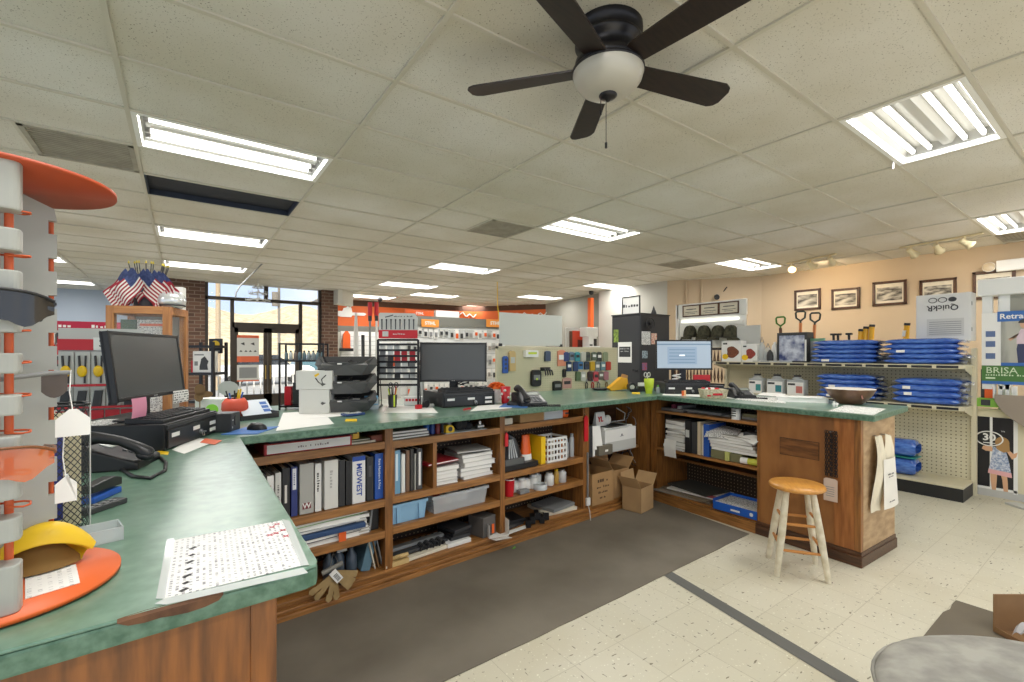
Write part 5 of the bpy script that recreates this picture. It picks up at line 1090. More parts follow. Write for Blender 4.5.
t = put('calculator', 'blue calculator lying on the back counter', 'calculator', 353, 415.5, .2, z=.003); MB(mat('navy_plastic', (44, 70, 120), .4)).box(-.07, .07, -.04, .04, 0, .014).build('body', t, .003); k = MB(M_lgrey); [k.box(-.055 + .022 * i, -.04 + .022 * i, -.03 + .016 * j, -.019 + .016 * j, .014, .018) for i in range(5) for j in range(3)]; k.build('keys', t); MB(mat('phone_lcd', (150, 158, 150), .2)).box(-.055, .05, .02, .034, .0142, .0152).build('display', t)
sheet('yellow_slip', xy((345, 421.5), (346, 419.5), (357, 419.5), (357, 421.5)), ZC + .0005, M_yellow, 'yellow slip in front of the blue calculator', 'paper', th=.004)
t = put('card_holder', 'small clear holder of blue and white cards beside the calculator', 'card holder', 371, 409, CAMR + .2); MB(M_clear2).box(-.055, .055, -.03, .03, 0, .004).box(-.055, .055, .024, .028, 0, .09).box(-.055, .055, -.03, -.027, 0, .035).build('holder', t); b = MB(mat('sky_card', (120, 180, 214), .5)); b.box(-.05, .05, .0, .018, .006, .10); b.m(M_white).box(-.05, .05, -.001, .0, .04, .075); b.m(M_blue).box(-.04, .04, -.002, -.001, .05, .058); b.build('cards', t)
# faceted charcoal stacking bins
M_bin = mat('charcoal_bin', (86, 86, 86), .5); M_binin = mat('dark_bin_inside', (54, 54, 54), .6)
bp_ = on(352, 411.8)
for i in range(3):
    t = T('stacking_bin', ('charcoal stacking bin at the bottom of the faceted stack', 'charcoal stacking bin in the middle of the faceted stack', 'charcoal stacking bin on top of the faceted stack')[i], 'bin', (bp_.x, bp_.y + .12, ZC + .133 * i), CAMR + .25, 'charcoal stacking bins')
    W_, D_, H_ = .195, .17, .133
    o = [(-W_, -D_ * .2), (-W_ * .72, -D_), (W_ * .72, -D_), (W_, -D_ * .2), (W_, D_), (-W_, D_)]
    n = [(x * .8, y * .8) for x, y in o]; b = MB(M_bin)
    mid = []
    for j in range(6): q0, q1 = Vector(o[j]), Vector(o[(j + 1) % 6]); mid += [tuple(q0 * 1.0), tuple((q0 + q1) / 2 * .9)]
    v0 = [(x, y, .0) for x, y in n]; v1 = [(x * (1.12 if k % 2 == 0 else 1.02), y * (1.12 if k % 2 == 0 else 1.02), .075) for k, (x, y) in enumerate(mid)]; v2 = [(x, y, H_ - .04 if j in (1, 2) else H_) for j, (x, y) in enumerate(o)]
    f = [(5, 4, 3, 2, 1, 0)]
    for j in range(6):
        a0, a1 = j, (j + 1) % 6; m0, m1, m2 = 6 + 2 * j, 6 + 2 * j + 1, 6 + (2 * j + 2) % 12; c0, c1 = 18 + j, 18 + (j + 1) % 6
        f += [(a0, a1, m1), (a0, m1, m0), (a1, m2, m1), (m0, m1, c0), (m1, c1, c0), (m1, m2, c1)]
    b.add(v0 + v1 + v2, f); b.build('shell', t)
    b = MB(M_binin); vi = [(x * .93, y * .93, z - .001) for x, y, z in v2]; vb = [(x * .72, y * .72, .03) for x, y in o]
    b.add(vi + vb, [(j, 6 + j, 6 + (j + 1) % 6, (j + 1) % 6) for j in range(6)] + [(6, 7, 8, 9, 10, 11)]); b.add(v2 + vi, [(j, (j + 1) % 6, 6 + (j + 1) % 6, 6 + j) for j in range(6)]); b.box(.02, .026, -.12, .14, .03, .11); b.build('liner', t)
    MB(M_white).box(-.05, -.02, -.001, .0, .0, .01).build('sticker', t).location = (0, -D_ * 1.02, .078)
    pk = MB(); [pk.m((M_paper, M_dark, M_grey)[k % 3]).at(-.11 + .05 * k, .0, .04, .4 * k).box(-.03, .03, -.06, .06, 0, .05) for k in range(5)]; pk.build('packets', t)
for i, (z, w_, h, lab) in enumerate(((0, .20, .17, 'white carton at the bottom, left of the charcoal bins'), (.171, .24, .13, 'white carton with a yellow and black emblem, left of the charcoal bins'))):
    t = put('white_carton', lab, 'box', 314, 414, CAMR + .15, z=z); MB(mat('matte_white_card', (216, 216, 210), .6)).box(-w_/2, w_/2, 0, .16, 0, h).build('carton', t, .003)
    if i: MB(M_yellow).prism_xz([(.0, .10), (.03, .115), (.035, .105), (.01, .085)], -.001, 0).build('yellow_mark', t); MB(M_black).tube([(.01, -.001, .08), (.03, -.001, .05), (.06, -.001, .03), (.05, -.001, .07), (.08, -.001, .10)], .004, 6).build('black_mark', t)
# black wire rack with bottles by the window
p = on(303, 410.5); t = T('wire_rack', 'black square-tube rack with a row of bottles in front of the storefront', 'rack', (p.x, p.y + .05, ZC), CAMR + .15)
b = MB(M_blackm); w2 = .155
for x in (-w2, w2, -.05, .09):
    for y in (0, .14):
        if x in (-.05, .09) and y == 0: continue
        b.box(x - .006, x + .006, y - .006, y + .006, 0, .50)
b.build('frame', t); [MB(M_blackm).box(-w2, w2, -.006, .146, z, z + .012).build('shelf', t) for z in (.02, .36)]; [MB(M_blackm).box(-w2, w2, y - .006, y + .006, .488, .50).build('top_rail', t) for y in (0, .14)]
rb = random.Random(8)
for i in range(9):
    c_ = rb.choice([(150, 160, 160), (96, 118, 124), (190, 196, 192), (120, 108, 100)])
    q = p + Vector((0, .05, 0)) + Matrix.Rotation(CAMR + .15, 3, 'Z') @ Vector((-.13 + .0325 * i, .07, .373)); o = T('small_bottle', 'small tinted bottle in the row on the black wire rack', 'bottle', (q.x, q.y, ZC + .373), 0, 'bottles on the black wire rack'); MB(mat('btl_%d' % c_[0], c_, .3)).lathe([(.012, 0), (.013, .004), (.013, .05), (.006, .06)], 10).build('body', o); MB(M_dark).lathe([(.007, .06), (.007, .072)], 8).build('cap', o)
for i, (x, z, m, lab) in enumerate(((-.11, .032, M_red, 'red box low on the black wire rack'), (-.05, .032, M_dark, 'dark box low on the black wire rack'), (.03, .032, M_lgrey, 'pale box low on the black wire rack'), (.105, .032, M_grey, 'grey box low on the black wire rack'))):
    q = p + Vector((0, .05, 0)) + Matrix.Rotation(CAMR + .15, 3, 'Z') @ Vector((x, .07, 0)); S('small_box', lab, 'box', MB(m).box(-.025, .025, -.03, .03, 0, .14 + .03 * (i % 2)), (q.x, q.y, ZC + z), CAMR + .15, bevel=.003)
# drill bit display
p = on(399, 408); t = T('bit_display', 'black wire display rack of drill bits with red and grey header card', 'display rack', (p.x, p.y + .02, ZC), CAMR + .05)
w2 = .155; b = MB(M_blackm)
for x in (-w2, w2): b.box(x - .008, x + .008, 0, .016, 0, .53); b.box(x - .008, x + .008, -.03, .14, 0, .012); b.tube([(x, .01, .50), (x, .13, .0)], .004, 6)
b.build('frame', t)
for z in (.17, .215, .26, .305, .35, .395, .44, .485, .52): MB(M_blackm).box(-w2, w2, -.006, .014, z, z + .016).build('bar', t)
hd = MB(M_lgrey); hd.prism_xz([(-.15, .54), (.15, .54), (.15, .70), (.13, .735), (-.14, .74), (-.15, .73)], .005, .009); o = hd.build('header_card', t)
k = MB(M_red); k.prism_xz([(-.15, .54), (.15, .54), (.15, .605), (.06, .605), (-.15, .605)], .003, .0049); k.build('red_panel', t)
k = MB(M_lgrey); k.box(-.12, -.075, .002, .003, .555, .595); k.text('hand-cut', .02, .01, .0025, .575, 'XZ', .0003); k.build('white_lettering', o)
for i in range(8): x = -.125 + .035 * i; MB(M_dark).tube([(x, .003, .61), (x, .003, .68)], [.004, .005], 6).tube([(x, .003, .68), (x, .003, .69)], .007, 6).build('drill_bit', o)
k = MB(M_dark); k.text('BLADES & BITS', .018, .04, .004, .712, 'XZ', .0003); k.tube([(-.10, .004, .705), (-.06, .004, .715), (-.04, .004, .722)], .004, 6); k.build('dark_lettering', o)
rb = random.Random(6)
for r in range(6):
    for c in range(5):
        if r < 1 and c > 2: continue
        x = -.125 + .058 * c + rb.uniform(-.006, .006); z = .50 - .045 * r; m = M_red if (c > 1 and r in (1, 2)) else rb.choice([M_paper, M_lgrey, M_clear2, M_grey, M_dark])
        q = p + Vector((0, .02, 0)) + Matrix.Rotation(CAMR + .05, 3, 'Z') @ Vector((x, .024, 0)); S('blister_pack', 'small blister pack hanging on the black wire bit display', 'packet', MB(m).box(-.022, .022, -.004, .004, -.05, 0), (q.x, q.y, ZC + z), CAMR + .05, group='blister packs on the bit display')
for i in range(2):
    q = p + Matrix.Rotation(CAMR + .05, 3, 'Z') @ Vector((-.22 - .035 * i, .30, 0))
# pen cup, label box, crumpled paper, tape gun
t = put('pen_cup', 'clear cup of pens and scissors in front of the bit display', 'pen cup', 392.5, 407.5, 0); MB(M_dark).lathe([(.03, 0), (.036, .10), (.033, .10), (.028, .004)], 20).build('cup', t)
for i in range(6): a = i * 1.05; MB((M_yellow, M_black, M_dark, M_lime, M_black, M_red)[i]).cyl((.01 * math.cos(a), .01 * math.sin(a), .01), (.034 * math.cos(a), .034 * math.sin(a), .15 + .01 * (i % 3)), .004, n=8).build('pen', t)
k = MB(M_dark); [k.tube([(s_ * .022 + .016 * math.cos(i * PI / 6), -.02, .175 + .02 * math.sin(i * PI / 6)) for i in range(12)], .004, 6, True) for s_ in (-1, 1)]; k.build('scissors', t)
MB(M_lime).box(-.006, .006, -.038, -.034, .01, .10).build('lime_strip', t)
t = put('label_box', 'white box with a red strip in front of the bit display', 'box', 413, 405.5, CAMR + .1); MB(M_white).box(-.075, .075, 0, .08, 0, .07).build('box', t, .003); k = MB(M_red); [k.box(-.06 + .025 * i, -.04 + .025 * i, -.001, 0, .035, .055) for i in range(5)]; k.build('red_print', t)
t = put('crumpled_bag', 'crumpled white paper bag behind the box with the red strip', 'bag', 416, 401.5, CAMR); MB(M_paper).grid(lambda a, c: ((.075 - .045 * c + .014 * math.sin(7 * 2 * PI * a)) * math.cos(2 * PI * a) + .02 * c, (.05 - .035 * c) * math.sin(2 * PI * a), .20 * c + .012 * math.sin(5 * 2 * PI * a) * c), 28, 6, False).build('bag', t)
sheet('paper_sheet', xy((384, 413), (388, 405), (432, 407), (438, 413)), ZC + .0005, M_paper, 'white sheet in front of the bit display on the back counter')
t = put('tape_gun', 'small red and black tape gun left of the centre cash drawer', 'tape gun', 426, 408, .3, z=.002); MB(M_black).cyl((0, -.012, .03), (0, .012, .03), .028, n=20).box(-.09, -.02, -.01, .01, .005, .025).build('roll_holder', t); MB(M_red).box(-.10, -.05, -.012, .012, .0, .03).build('red_handle', t); MB(M_lgrey).cyl((.03, 0, .015), (.075, 0, .012), .014).build('nozzle', t)
# centre drawer, keyboard, monitor
p = on(470, 406.2); rz2 = ang - .10
cash_drawer(p, rz2, 'black cash drawer with paper labels under the centre monitor', .47, .40, .115)
q = Vector(p) + Matrix.Rotation(rz2, 3, 'Z') @ Vector((.01, .09, .115)); keyboard(q, rz2, 'black keyboard on the centre cash drawer', .44, .14)
q = Vector(p) + Matrix.Rotation(rz2, 3, 'Z') @ Vector((-.015, .27, .115)); monitor(q, CAMR + .06, 'black monitor, screen off, on the centre cash drawer', .56, .33, M_screen, R_(3), lift=.068)
b = MB(mat('cable_blk', (24, 24, 25), .5)); q2 = q + Vector((.05, -.02, .03)); rb = random.Random(9)
b.tube([q2 + Vector((rb.uniform(-.08, .1), rb.uniform(-.02, .05), rb.uniform(.0, .06))) for i in range(14)], .005, 6); S('monitor_cable', 'black cables bunched at the foot of the centre monitor', 'cable', b)
sheet('paper_sheet', xy((470, 411.5), (478, 405.8), (508, 404.4), (512, 408)), ZC + .0005, M_paper, 'white sheet in front of the centre cash drawer')
sheet('red_pen', xy((463, 410.4), (464, 409.4), (471, 408.4), (471, 409.2)), ZC + .0005, M_red, 'red pen in front of the centre cash drawer', 'pen', th=.007)
# cup, pom-pom, phone, blue pad
t = put('drink_cup', 'red and white paper cup behind the second phone', 'cup', 505.5, 403, 0); MB(M_red).lathe([(.032, 0), (.044, .14), (.041, .14)], 24).build('cup', t); k = MB(M_white); [k.ball(.038 * math.cos(a), .038 * math.sin(a), .05 + .03 * (i % 3), .012, .012, .012) for i, a in enumerate([i * .8 for i in range(8)])]; k.build('white_print', t)
t = put('orange_flower', 'fluffy orange artificial flower in a white pot right of the centre monitor', 'flower', 496.5, 402, 0); MB(M_white).lathe([(.035, 0), (.05, .10), (.046, .10)], 20).build('pot', t)
k = MB(mat('orange_petal', (236, 110, 34), .7)); rb = random.Random(3)
for i in range(60): a, e = rb.uniform(0, 2 * PI), rb.uniform(.1, 1.4); d = Vector((math.cos(a) * math.cos(e) * .085, math.sin(a) * math.cos(e) * .085, .06 * math.sin(e))); k.tube([(0, 0, .115), tuple(Vector((0, 0, .115)) + d)], [.004, .009], 5)
k.build('petals', t)
sheet('mouse_pad', xy((499, 407.5), (505, 403.5), (530, 403.8), (527, 408)), ZC + .0006, mat('blue_pad', (66, 116, 186), .6), 'blue mouse pad under the second phone', 'mouse pad', th=.003)
desk_phone(on(529, 405), -.25, 'black desk phone on the back counter beside the red cup').scale = (1.14, 1.14, 1.14)
mouse(513, 405.5, .6, 'black computer mouse left of the second phone')
# pegboard with header panel
PY = 4.02; M_peg = pegboard('cream_pegboard', (208, 200, 168), (176, 166, 132), r=.16)
t = T('pegboard_display', 'cream pegboard panel hung with tools along the back edge of the counter', 'pegboard', (2.70, PY, ZC))
MB(M_peg).box(0, 1.82, 0, .02, 0, .475).build('panel', t); b = MB(M_beige); b.box(-.02, 1.84, -.006, .026, .475, .50).box(-.02, 0, -.006, .026, 0, .50).box(1.82, 1.84, -.006, .026, 0, .5); b.build('frame', t)
t = T('sign_back', 'large blank pale panel standing on the pegboard top', 'sign', (2.70, PY + .01, ZC + .50)); MB(mat('pale_panel', (206, 208, 202), .5)).box(.02, .90, -.004, .004, .012, .36).build('panel', t); MB(M_black).box(.02, .05, -.012, .012, 0, .03).box(.87, .90, -.012, .012, 0, .03).build('feet', t)
def peg(u, v, mb_, name, lab, cat, group=None): p = vp(u, v, 0, PY, 1, 0); t = T(name, lab, cat, (p.x, PY - .002, p.z), 0, group); return t
PK = 68.0 / 460.6 * 0 + 4.55 / 460.6      # metres per pixel at the pegboard
def pbox(u0, v0, u1, v1, m, name, lab, cat, d=.03, mark=None, rnd_=False, group=None):
    a, c = vp(u0, v0, 0, PY, 1, 0), vp(u1, v1, 0, PY, 1, 0); t = T(name, lab, cat, ((a.x + c.x) / 2, PY - .004, a.z), 0, group); w_ = (c.x - a.x) / 2; h = a.z - c.z
    b = MB(m)
    if rnd_: b.prism_xz(rounded([(-w_, -h), (w_, -h), (w_, 0), (-w_, 0)], min(w_, h) * .6), -d, 0)
    else: b.prism_xz([(-w_, -h), (w_, -h), (w_, -h * .08), (w_ * .4, 0), (-w_ * .4, 0), (-w_, -h * .08)], -d, 0)
    b.build('body', t, .002)
    if mark: MB(mark).box(-w_ * .7, w_ * .7, -d - .001, -d, -h * .6, -h * .3).build('label', t)
    MB(M_steel).tube([(0, -.002, -.002), (0, -.002, .012), (0, .004, .012)], .0015, 5).build('peg_hook', t)
    return t
t = pbox(502, 356, 507, 373, M_blue, 'spirit_level', 'blue spirit level hung at the left of the pegboard', 'level', .02); [MB(M_dark).box(-.014, .014, -.022, -.02, -.05 - .045 * i, -.03 - .045 * i).build('vial', t) for i in range(3)]
pbox(508, 351, 514, 371, mat('pale_wood', (206, 176, 120), .6), 'hand_rasp', 'dark-edged wooden float right of the blue level', 'tool', .03, M_lgrey)
t = pbox(523, 350, 535, 357, M_white, 'white_bracket', 'white plastic holder near the pegboard top', 'holder', .06, M_lime, group=None)
pbox(544, 351, 549, 361, mat('slate_blue', (70, 84, 110), .5), 'tool_pouch', 'slate blue pouch near the pegboard top', 'pouch', .03)
pbox(557, 350, 565, 366, mat('peach_card', (216, 140, 110), .5), 'coral_pack', 'coral and white carded tool in the middle of the pegboard', 'packet', .01, M_white)
t = pbox(530, 370, 539, 386, M_black, 'tool_holster', 'black tool holster with green tab on the pegboard', 'holster', .04, M_grey, True); MB(M_lime).box(-.012, .012, -.043, -.04, -.11, -.09).build('green_tab', t)
t = T('hook_rack', 'black rack of short hooks right of the holster on the pegboard', 'hook rack', (*vp(545, 369, 0, PY, 1, 0)[:2], vp(545, 369, 0, PY, 1, 0).z)); b = MB(M_black)
for i in range(4): b.tube([(-.05 + .034 * i, -.005, 0), (-.05 + .034 * i, -.06, .01 - .01 * i), (-.045 + .034 * i, -.07, -.07)], .009, 8)
b.box(-.07, .07, -.012, 0, -.02, .02); b.build('rack', t)
t = pbox(552, 381, 560, 391, M_black, 'ratchet_set', 'black ratchet set low on the pegboard', 'tool', .03, M_grey)
pbox(562, 378, 571, 388, mat('rosy_card', (196, 150, 140), .5), 'carded_set', 'rosy carded drill set low on the pegboard', 'packet', .01, M_dark)
pbox(562, 369, 565, 377, M_black, 'small_knife', 'small black knife right of the hook rack', 'knife', .02)
rb = random.Random(12)
for r, (v0, h, n, u0) in enumerate(((352, 9, 8, 563), (361.5, 9, 8, 566), (371.5, 9, 6, 575))):
    for i in range(n):
        u = u0 + 5.6 * i + rb.uniform(-.8, .8); c_ = [((52, 70, 120), (110, 130, 150), (64, 150, 160), (190, 190, 180), (70, 80, 70), (92, 104, 90), (60, 66, 60), (140, 150, 120)), ((40, 60, 96), (50, 70, 110), (66, 120, 170), (50, 60, 80), (200, 160, 40), (120, 130, 130), (110, 140, 150), (190, 60, 44)), ((90, 110, 80), (190, 190, 184), (70, 50, 50), (200, 80, 90), (120, 110, 100), (180, 120, 130))][r][i]
        pbox(u, v0, u + 4.6, v0 + h + rb.uniform(-1.5, 1), mat('pk%d_%d_%d' % c_, c_, .4), 'carded_tool', 'carded hand tool in the three rows at the right of the pegboard', 'packet', .02, rb.choice([M_white, M_dark, None]), group='carded tools at the right of the pegboard')
for i, (u, c_, lab) in enumerate(((586, M_dark, 'dark'), (592, M_red, 'red-handled'), (598, M_grey, 'grey'), (606, M_card2, 'brown'))):
    p = vp(u, 380, 0, PY, 1, 0); t = T('pliers', lab + ' pliers low at the right of the pegboard', 'pliers', (p.x, PY - .012, p.z)); [MB(c_).tube([(0, 0, -.02), (s_ * .02, 0, -.05), (s_ * .014, 0, -.10)], .006, 6).build('handle', t) for s_ in (-1, 1)]; MB(M_steel).tube([(0, 0, -.02), (0, 0, .02)], [.012, .004], 8).build('jaw', t)
# right end of the back counter
t = put('black_dish', 'shallow black dish at the right of the back counter', 'dish', 600, 390, 0); MB(M_black).lathe([(0, .004), (.07, .004), (.095, .018), (.098, .02), (.07, .0), (0, 0)], 32, cap=False).build('dish', t)
t = put('yellow_wedge', 'yellow plastic wedge beside the black dish', 'wedge', 622, 390.5, CAMR + .1); MB(mat('amber_plastic', (232, 172, 36), .4)).prism_xz([(-.17, .03), (-.02, .155), (.05, .14), (.06, .02), (-.14, .0)], -.05, .05).build('wedge', t, .006); MB(M_card).prism_xz([(-.01, .12), (.02, .19), (.09, .17), (.07, .05)], .052, .06).build('tan_card', t)
t = put('tape_dispenser', 'black tape dispenser in front of the steel cabinet', 'tape dispenser', 636, 391.5, CAMR); b = MB(M_black); b.cyl((-.05, -.03, .05), (-.05, .03, .05), .048, n=24).box(-.06, .12, -.035, .035, 0, .03).box(.02, .10, -.03, .03, .03, .06); b.build('body', t); MB(M_lgrey).cyl((-.05, -.032, .05), (-.05, .032, .05), .026, n=20).build('tape_core', t); MB(M_white).box(.02, .10, -.031, .0, .062, .10).build('paper_pad', t)
t = put('travel_cup', 'lime yellow tumbler holding scissors at the seam of the counters', 'tumbler', 649, 393.5, 0); MB(M_lime).lathe([(.034, 0), (.038, .06), (.046, .065), (.052, .155), (.049, .158), (.044, .07), (.03, .004)], 24).build('tumbler', t); k = MB(M_lgrey); [k.tube([(s_ * .028 + .022 * math.cos(i * PI / 6) - .03, 0, .20 + .024 * math.sin(i * PI / 6)) for i in range(12)], .005, 6, True) for s_ in (-1, 1)]; k.cyl((-.03, 0, .18), (.0, 0, .05), .006); k.build('scissors', t)
t = put('sanitizer_bottle', 'small clear bottle with green cap beside the lime tumbler', 'bottle', 658, 393.3, 0); MB(M_clear2).lathe([(.02, 0), (.022, .005), (.022, .055), (.01, .068)], 16).build('bottle', t); MB(M_green).lathe([(.010, .067), (.010, .085), (.004, .088)], 12).build('cap', t)
sheet('yellow_slip', xy((632, 394.2), (632, 392.6), (640, 392.6), (640, 394.2)), ZC + .0005, M_yellow, 'yellow slip left of the lime tumbler', 'paper', th=.006)
# ---------------------------------------------------------------- right counter
p = on(688, 394.2); rz3 = CAMR - .02
cash_drawer(p, rz3, 'black cash drawer with paper labels under the lit monitor', .47, .40, .115)
q = Vector(p) + Matrix.Rotation(rz3, 3, 'Z') @ Vector((.02, .09, .115)); keyboard(q, rz3, 'black keyboard on the cash drawer below the lit monitor', .44, .14)
q = Vector(p) + Matrix.Rotation(rz3, 3, 'Z') @ Vector((.01, .26, .115))
q = q + Matrix.Rotation(rz3, 3, 'Z') @ Vector((.035, 0, 0)); mlit = monitor(q, rz3, 'monitor with lit pale blue screen on the right counter', .61, .325, mat('lit_screen', (160, 174, 188), .3, emit=.32), R_(2), lift=.13, mark=False)
k = MB(mat('screen_panel', (140, 160, 182), .4, emit=.32)); K = Matrix.Translation((0, 0, .13)) @ Matrix.Rotation(-R_(2), 4, 'X'); k.M = K; k.box(-.18, .14, -.0193, -.0186, .06, .25)
k.m(mat('screen_bar', (110, 134, 158), .4, emit=.3)); [k.box(-.16, .12, -.0197, -.0194, .075 + .035 * i, .083 + .035 * i) for i in range(5)]; k.box(-.29, .29, -.0193, -.0186, .27, .285); k.m(mat('screen_white', (236, 240, 244), .4, emit=.6)).box(-.05, .01, -.0199, -.0196, .15, .165); k.build('screen_window', mlit)
t = T('red_folder', 'red folder standing under the lit monitor', 'folder', q + Matrix.Rotation(rz3, 3, 'Z') @ Vector((.20, .0, 0)), rz3); MB(M_red).box(-.09, .09, 0, .03, 0, .075).build('folder', t, .003)
b = MB(M_white); q2 = q + Vector((-.16, -.02, .02)); b.tube([q2 + Vector((.06 * math.cos(i * .7), .03 * math.sin(i * .7), .004 * i)) for i in range(18)], .006, 6); S('white_cable', 'loop of white cable under the lit monitor', 'cable', b)
sheet('paper_sheet', xy((662, 395.2), (664, 393.6), (720, 395.6), (735, 398.8)), ZC + .0005, M_paper, 'white sheets along the front of the right counter below the drawer', th=.002)
t = put('key_fob', 'orange and white key fob in front of the lit monitor drawer', 'key fob', 684, 396, rz3, z=.0015); MB(M_orange).box(-.022, .0, -.006, .006, 0, .05).build('fob', t, .003); MB(mat('pale_orange', (240, 190, 140), .5)).box(.0, .018, -.006, .006, 0, .055).build('card', t)
t = put('candy_basket', 'small cream basket of red-wrapped candies on the right counter', 'basket', 713, 398, rz3); b = MB(mat('cream_weave', (214, 204, 176), .7, c2=(170, 158, 128), scale=60)); b.tbox(.20, .12, .085, .23, .15); b.build('basket', t, .004); rb = random.Random(1)
for i in range(9): MB(rb.choice([M_red, M_white, M_red])).ball(rb.uniform(-.08, .08), rb.uniform(-.05, .05), .088, .02, .013, .012, 8, 6).build('candy', t)
k = MB(M_red); k.box(-.03, .06, -.0715, -.066, .03, .05); k.box(-.08, -.05, -.0715, -.066, .02, .035); k.build('red_print', t)
t = put('card_reader', 'black receipt printer between the drawer and the third phone', 'printer', 719, 395.5, rz3); MB(M_black).box(-.09, .09, 0, .16, 0, .075).build('body', t, .008); MB(M_dark).box(-.06, .06, .02, .10, .076, .10).build('top_cover', t, .004)
desk_phone(on(741, 397.5), CAMR - .05, 'black desk phone on the right counter beside the candy basket')
sheet('paper_sheet', xy((735, 399.6), (742, 396.2), (784, 398), (786, 403.6)), ZC + .0005, M_print, 'printed sheets on the right counter below the third phone', th=.002)
sheet('paper_sheet', xy((757, 395), (763, 392.5), (786, 394), (783, 397)), ZC + .0005, M_paper, 'white sheet behind the printed sheets on the right counter')
t = put('ring_binder', 'white binder lying flat between the third phone and the bowl', 'binder', 802, 402.3, CAMR - .45); MB(M_white).box(-.19, .19, .0, .22, 0, .004).box(-.19, .19, 0, .22, .036, .040).box(.186, .19, 0, .22, 0, .04).build('cover', t, .002); MB(M_paper).box(-.18, .18, .005, .21, .004, .036).build('pages', t)
sheet('paper_sheet', xy((829, 411), (845, 405.2), (886, 409), (874, 415.2)), ZC + .0005, M_printf, 'white sheet under the bowl at the end of the right counter')
t = put('wooden_bowl', 'wide brown bowl with pale rim at the end of the right counter', 'bowl', 850, 403.8, 0, z=.0018); MB(mat('brown_bowl', (122, 86, 66), .4, c2=(96, 62, 48), scale=14, coat=.2)).lathe([(.0, 0), (.085, 0), (.10, .012), (.15, .07), (.178, .125)], 40, cap=False).build('bowl', t); MB(mat('pale_bowl_inside', (214, 208, 198), .5)).lathe([(.178, .125), (.172, .127), (.14, .07), (.09, .02), (0, .012)], 40, cap=False).build('inside', t)
MB(mat('bowl_mark', (168, 110, 96), .6)).prism_xz([(.034 * math.cos(a * PI / 10), .018 * math.sin(a * PI / 10)) for a in range(20)], -.003, .0).build('emblem', t).location = (-.085, -.115, .07)
t = put('wooden_trinket', 'tiny white wooden figure beside the brown bowl', 'trinket', 836, 406.8, CAMR, z=.0018); b = MB(M_paper); b.box(-.022, -.012, -.006, .006, 0, .04).box(.0, .01, -.006, .006, 0, .03).box(-.03, .02, -.004, .004, .016, .026); b.build('figure', t)
# --- things in the open shelves of the right cabinet
RM = rc.matrix_world.copy(); RM = Matrix.Translation((3.955, 3.0, 0)) @ Matrix.Rotation(math.atan2(-1, -.04), 4, 'Z'); RZ = math.atan2(-1, -.04)
def rp2(s, d, z): return RM @ Vector((s, d, z))
def rs(u, v=460): return (Matrix.Translation((3.955, 3.0, 0)) @ Matrix.Rotation(RZ, 4, 'Z')).inverted() @ fr(u, v)
def rx(px): return rs(640 + px / 4.871).x
def rbox(name, cat, px0, px1, d, z, dp, h, m, lab, rz=0, pages=None, group=None, ry=0):
    s0, s1 = rx(px0), rx(px1); t = T(name, lab, cat, rp2((s0 + s1) / 2, d, z + .001), RZ + rz, group, ry=ry); w_ = s1 - s0
    if pages:
        up = h > w_; b = MB(m)
        if up: b.box(-w_/2, -w_/2 + .002, 0, dp, 0, h).box(w_/2 - .002, w_/2, 0, dp, 0, h).box(-w_/2, w_/2, 0, .003, 0, h)
        else: b.box(-w_/2, w_/2, 0, dp, 0, .002).box(-w_/2, w_/2, 0, dp, h - .002, h)
        b.build('cover', t); MB(pages).box(-w_/2 + .003, w_/2 - .003, .004, dp - .004, .002, h - .003).build('pages', t)
    else: MB(m).box(-w_/2, w_/2, 0, dp, 0, h).build('body', t, min(.004, h * .2))
    return t
ZA, ZB2, ZC2, ZD = .922, .545, .40, .105
for i, (a, b_, c_, h, lab) in enumerate(((95, 200, (96, 92, 88), .03, 'dark papers at the far end of the right top shelf'), (130, 150, (110, 40, 60), .07, 'maroon box at the far end of the right top shelf'), (190, 400, (200, 198, 190), .02, 'wide pale folder on the right top shelf'), (200, 390, (90, 92, 94), .018, 'grey folder on the wide pale folder'), (160, 180, (160, 160, 156), .06, 'small grey box behind the pale folder'), (460, 560, (190, 186, 176), .03, 'pale papers beside the white tin'), (490, 565, (92, 88, 60), .03, 'olive box on the pale papers beside the white tin'))):
    rbox('folder', 'folder', a, b_, .03 + .04 * (i % 3), ZA + (.021 if i == 3 else .031 if i == 6 else 0), .25, h, mat('rf_%d_%d' % c_[:2], c_, .6), lab, .03 * (-1) ** i)
s_ = rx(452); t = T('tin_can', 'white tin with dark print on the right top shelf', 'tin', rp2(s_, .05, ZA)); MB(M_white).lathe([(.038, 0), (.038, .095), (.034, .096)], 24).build('tin', t); k = MB(M_dark); [k.box(-.02, .02, -.0395, -.037, .03 + .02 * i, .04 + .02 * i) for i in range(3)]; k.M = Matrix(); o = k.build('print', t); o.rotation_euler.z = RZ
rnd = random.Random(31)
z = ZB2
for i in range(9):
    h = rnd.uniform(.02, .045); rbox('paper_sheaf', 'paper', 112 + rnd.uniform(-8, 8), 210 + rnd.uniform(-8, 6), .02 + rnd.uniform(0, .03), z, .26, h, mat('sh_%d' % (i % 3), ((226, 224, 216), (206, 202, 192), (180, 176, 168))[i % 3], .7), 'loose paper sheaf in the tall pile at the far end of the right cabinet', rnd.uniform(-.22, .22), pages=M_paper, group='paper sheaves piled in the right cabinet'); z += h + .001
b = MB(M_paper); t = T('draped_paper', 'white sheet drooping over the middle shelf edge at the far end of the right cabinet', 'paper', rp2(rx(150), -.004, ZB2), RZ); b.grid(lambda a, c: (-.07 + .14 * a, .0 - .012 * math.sin(c * PI), .10 - .17 * c), 3, 8); b.build('sheet', t)
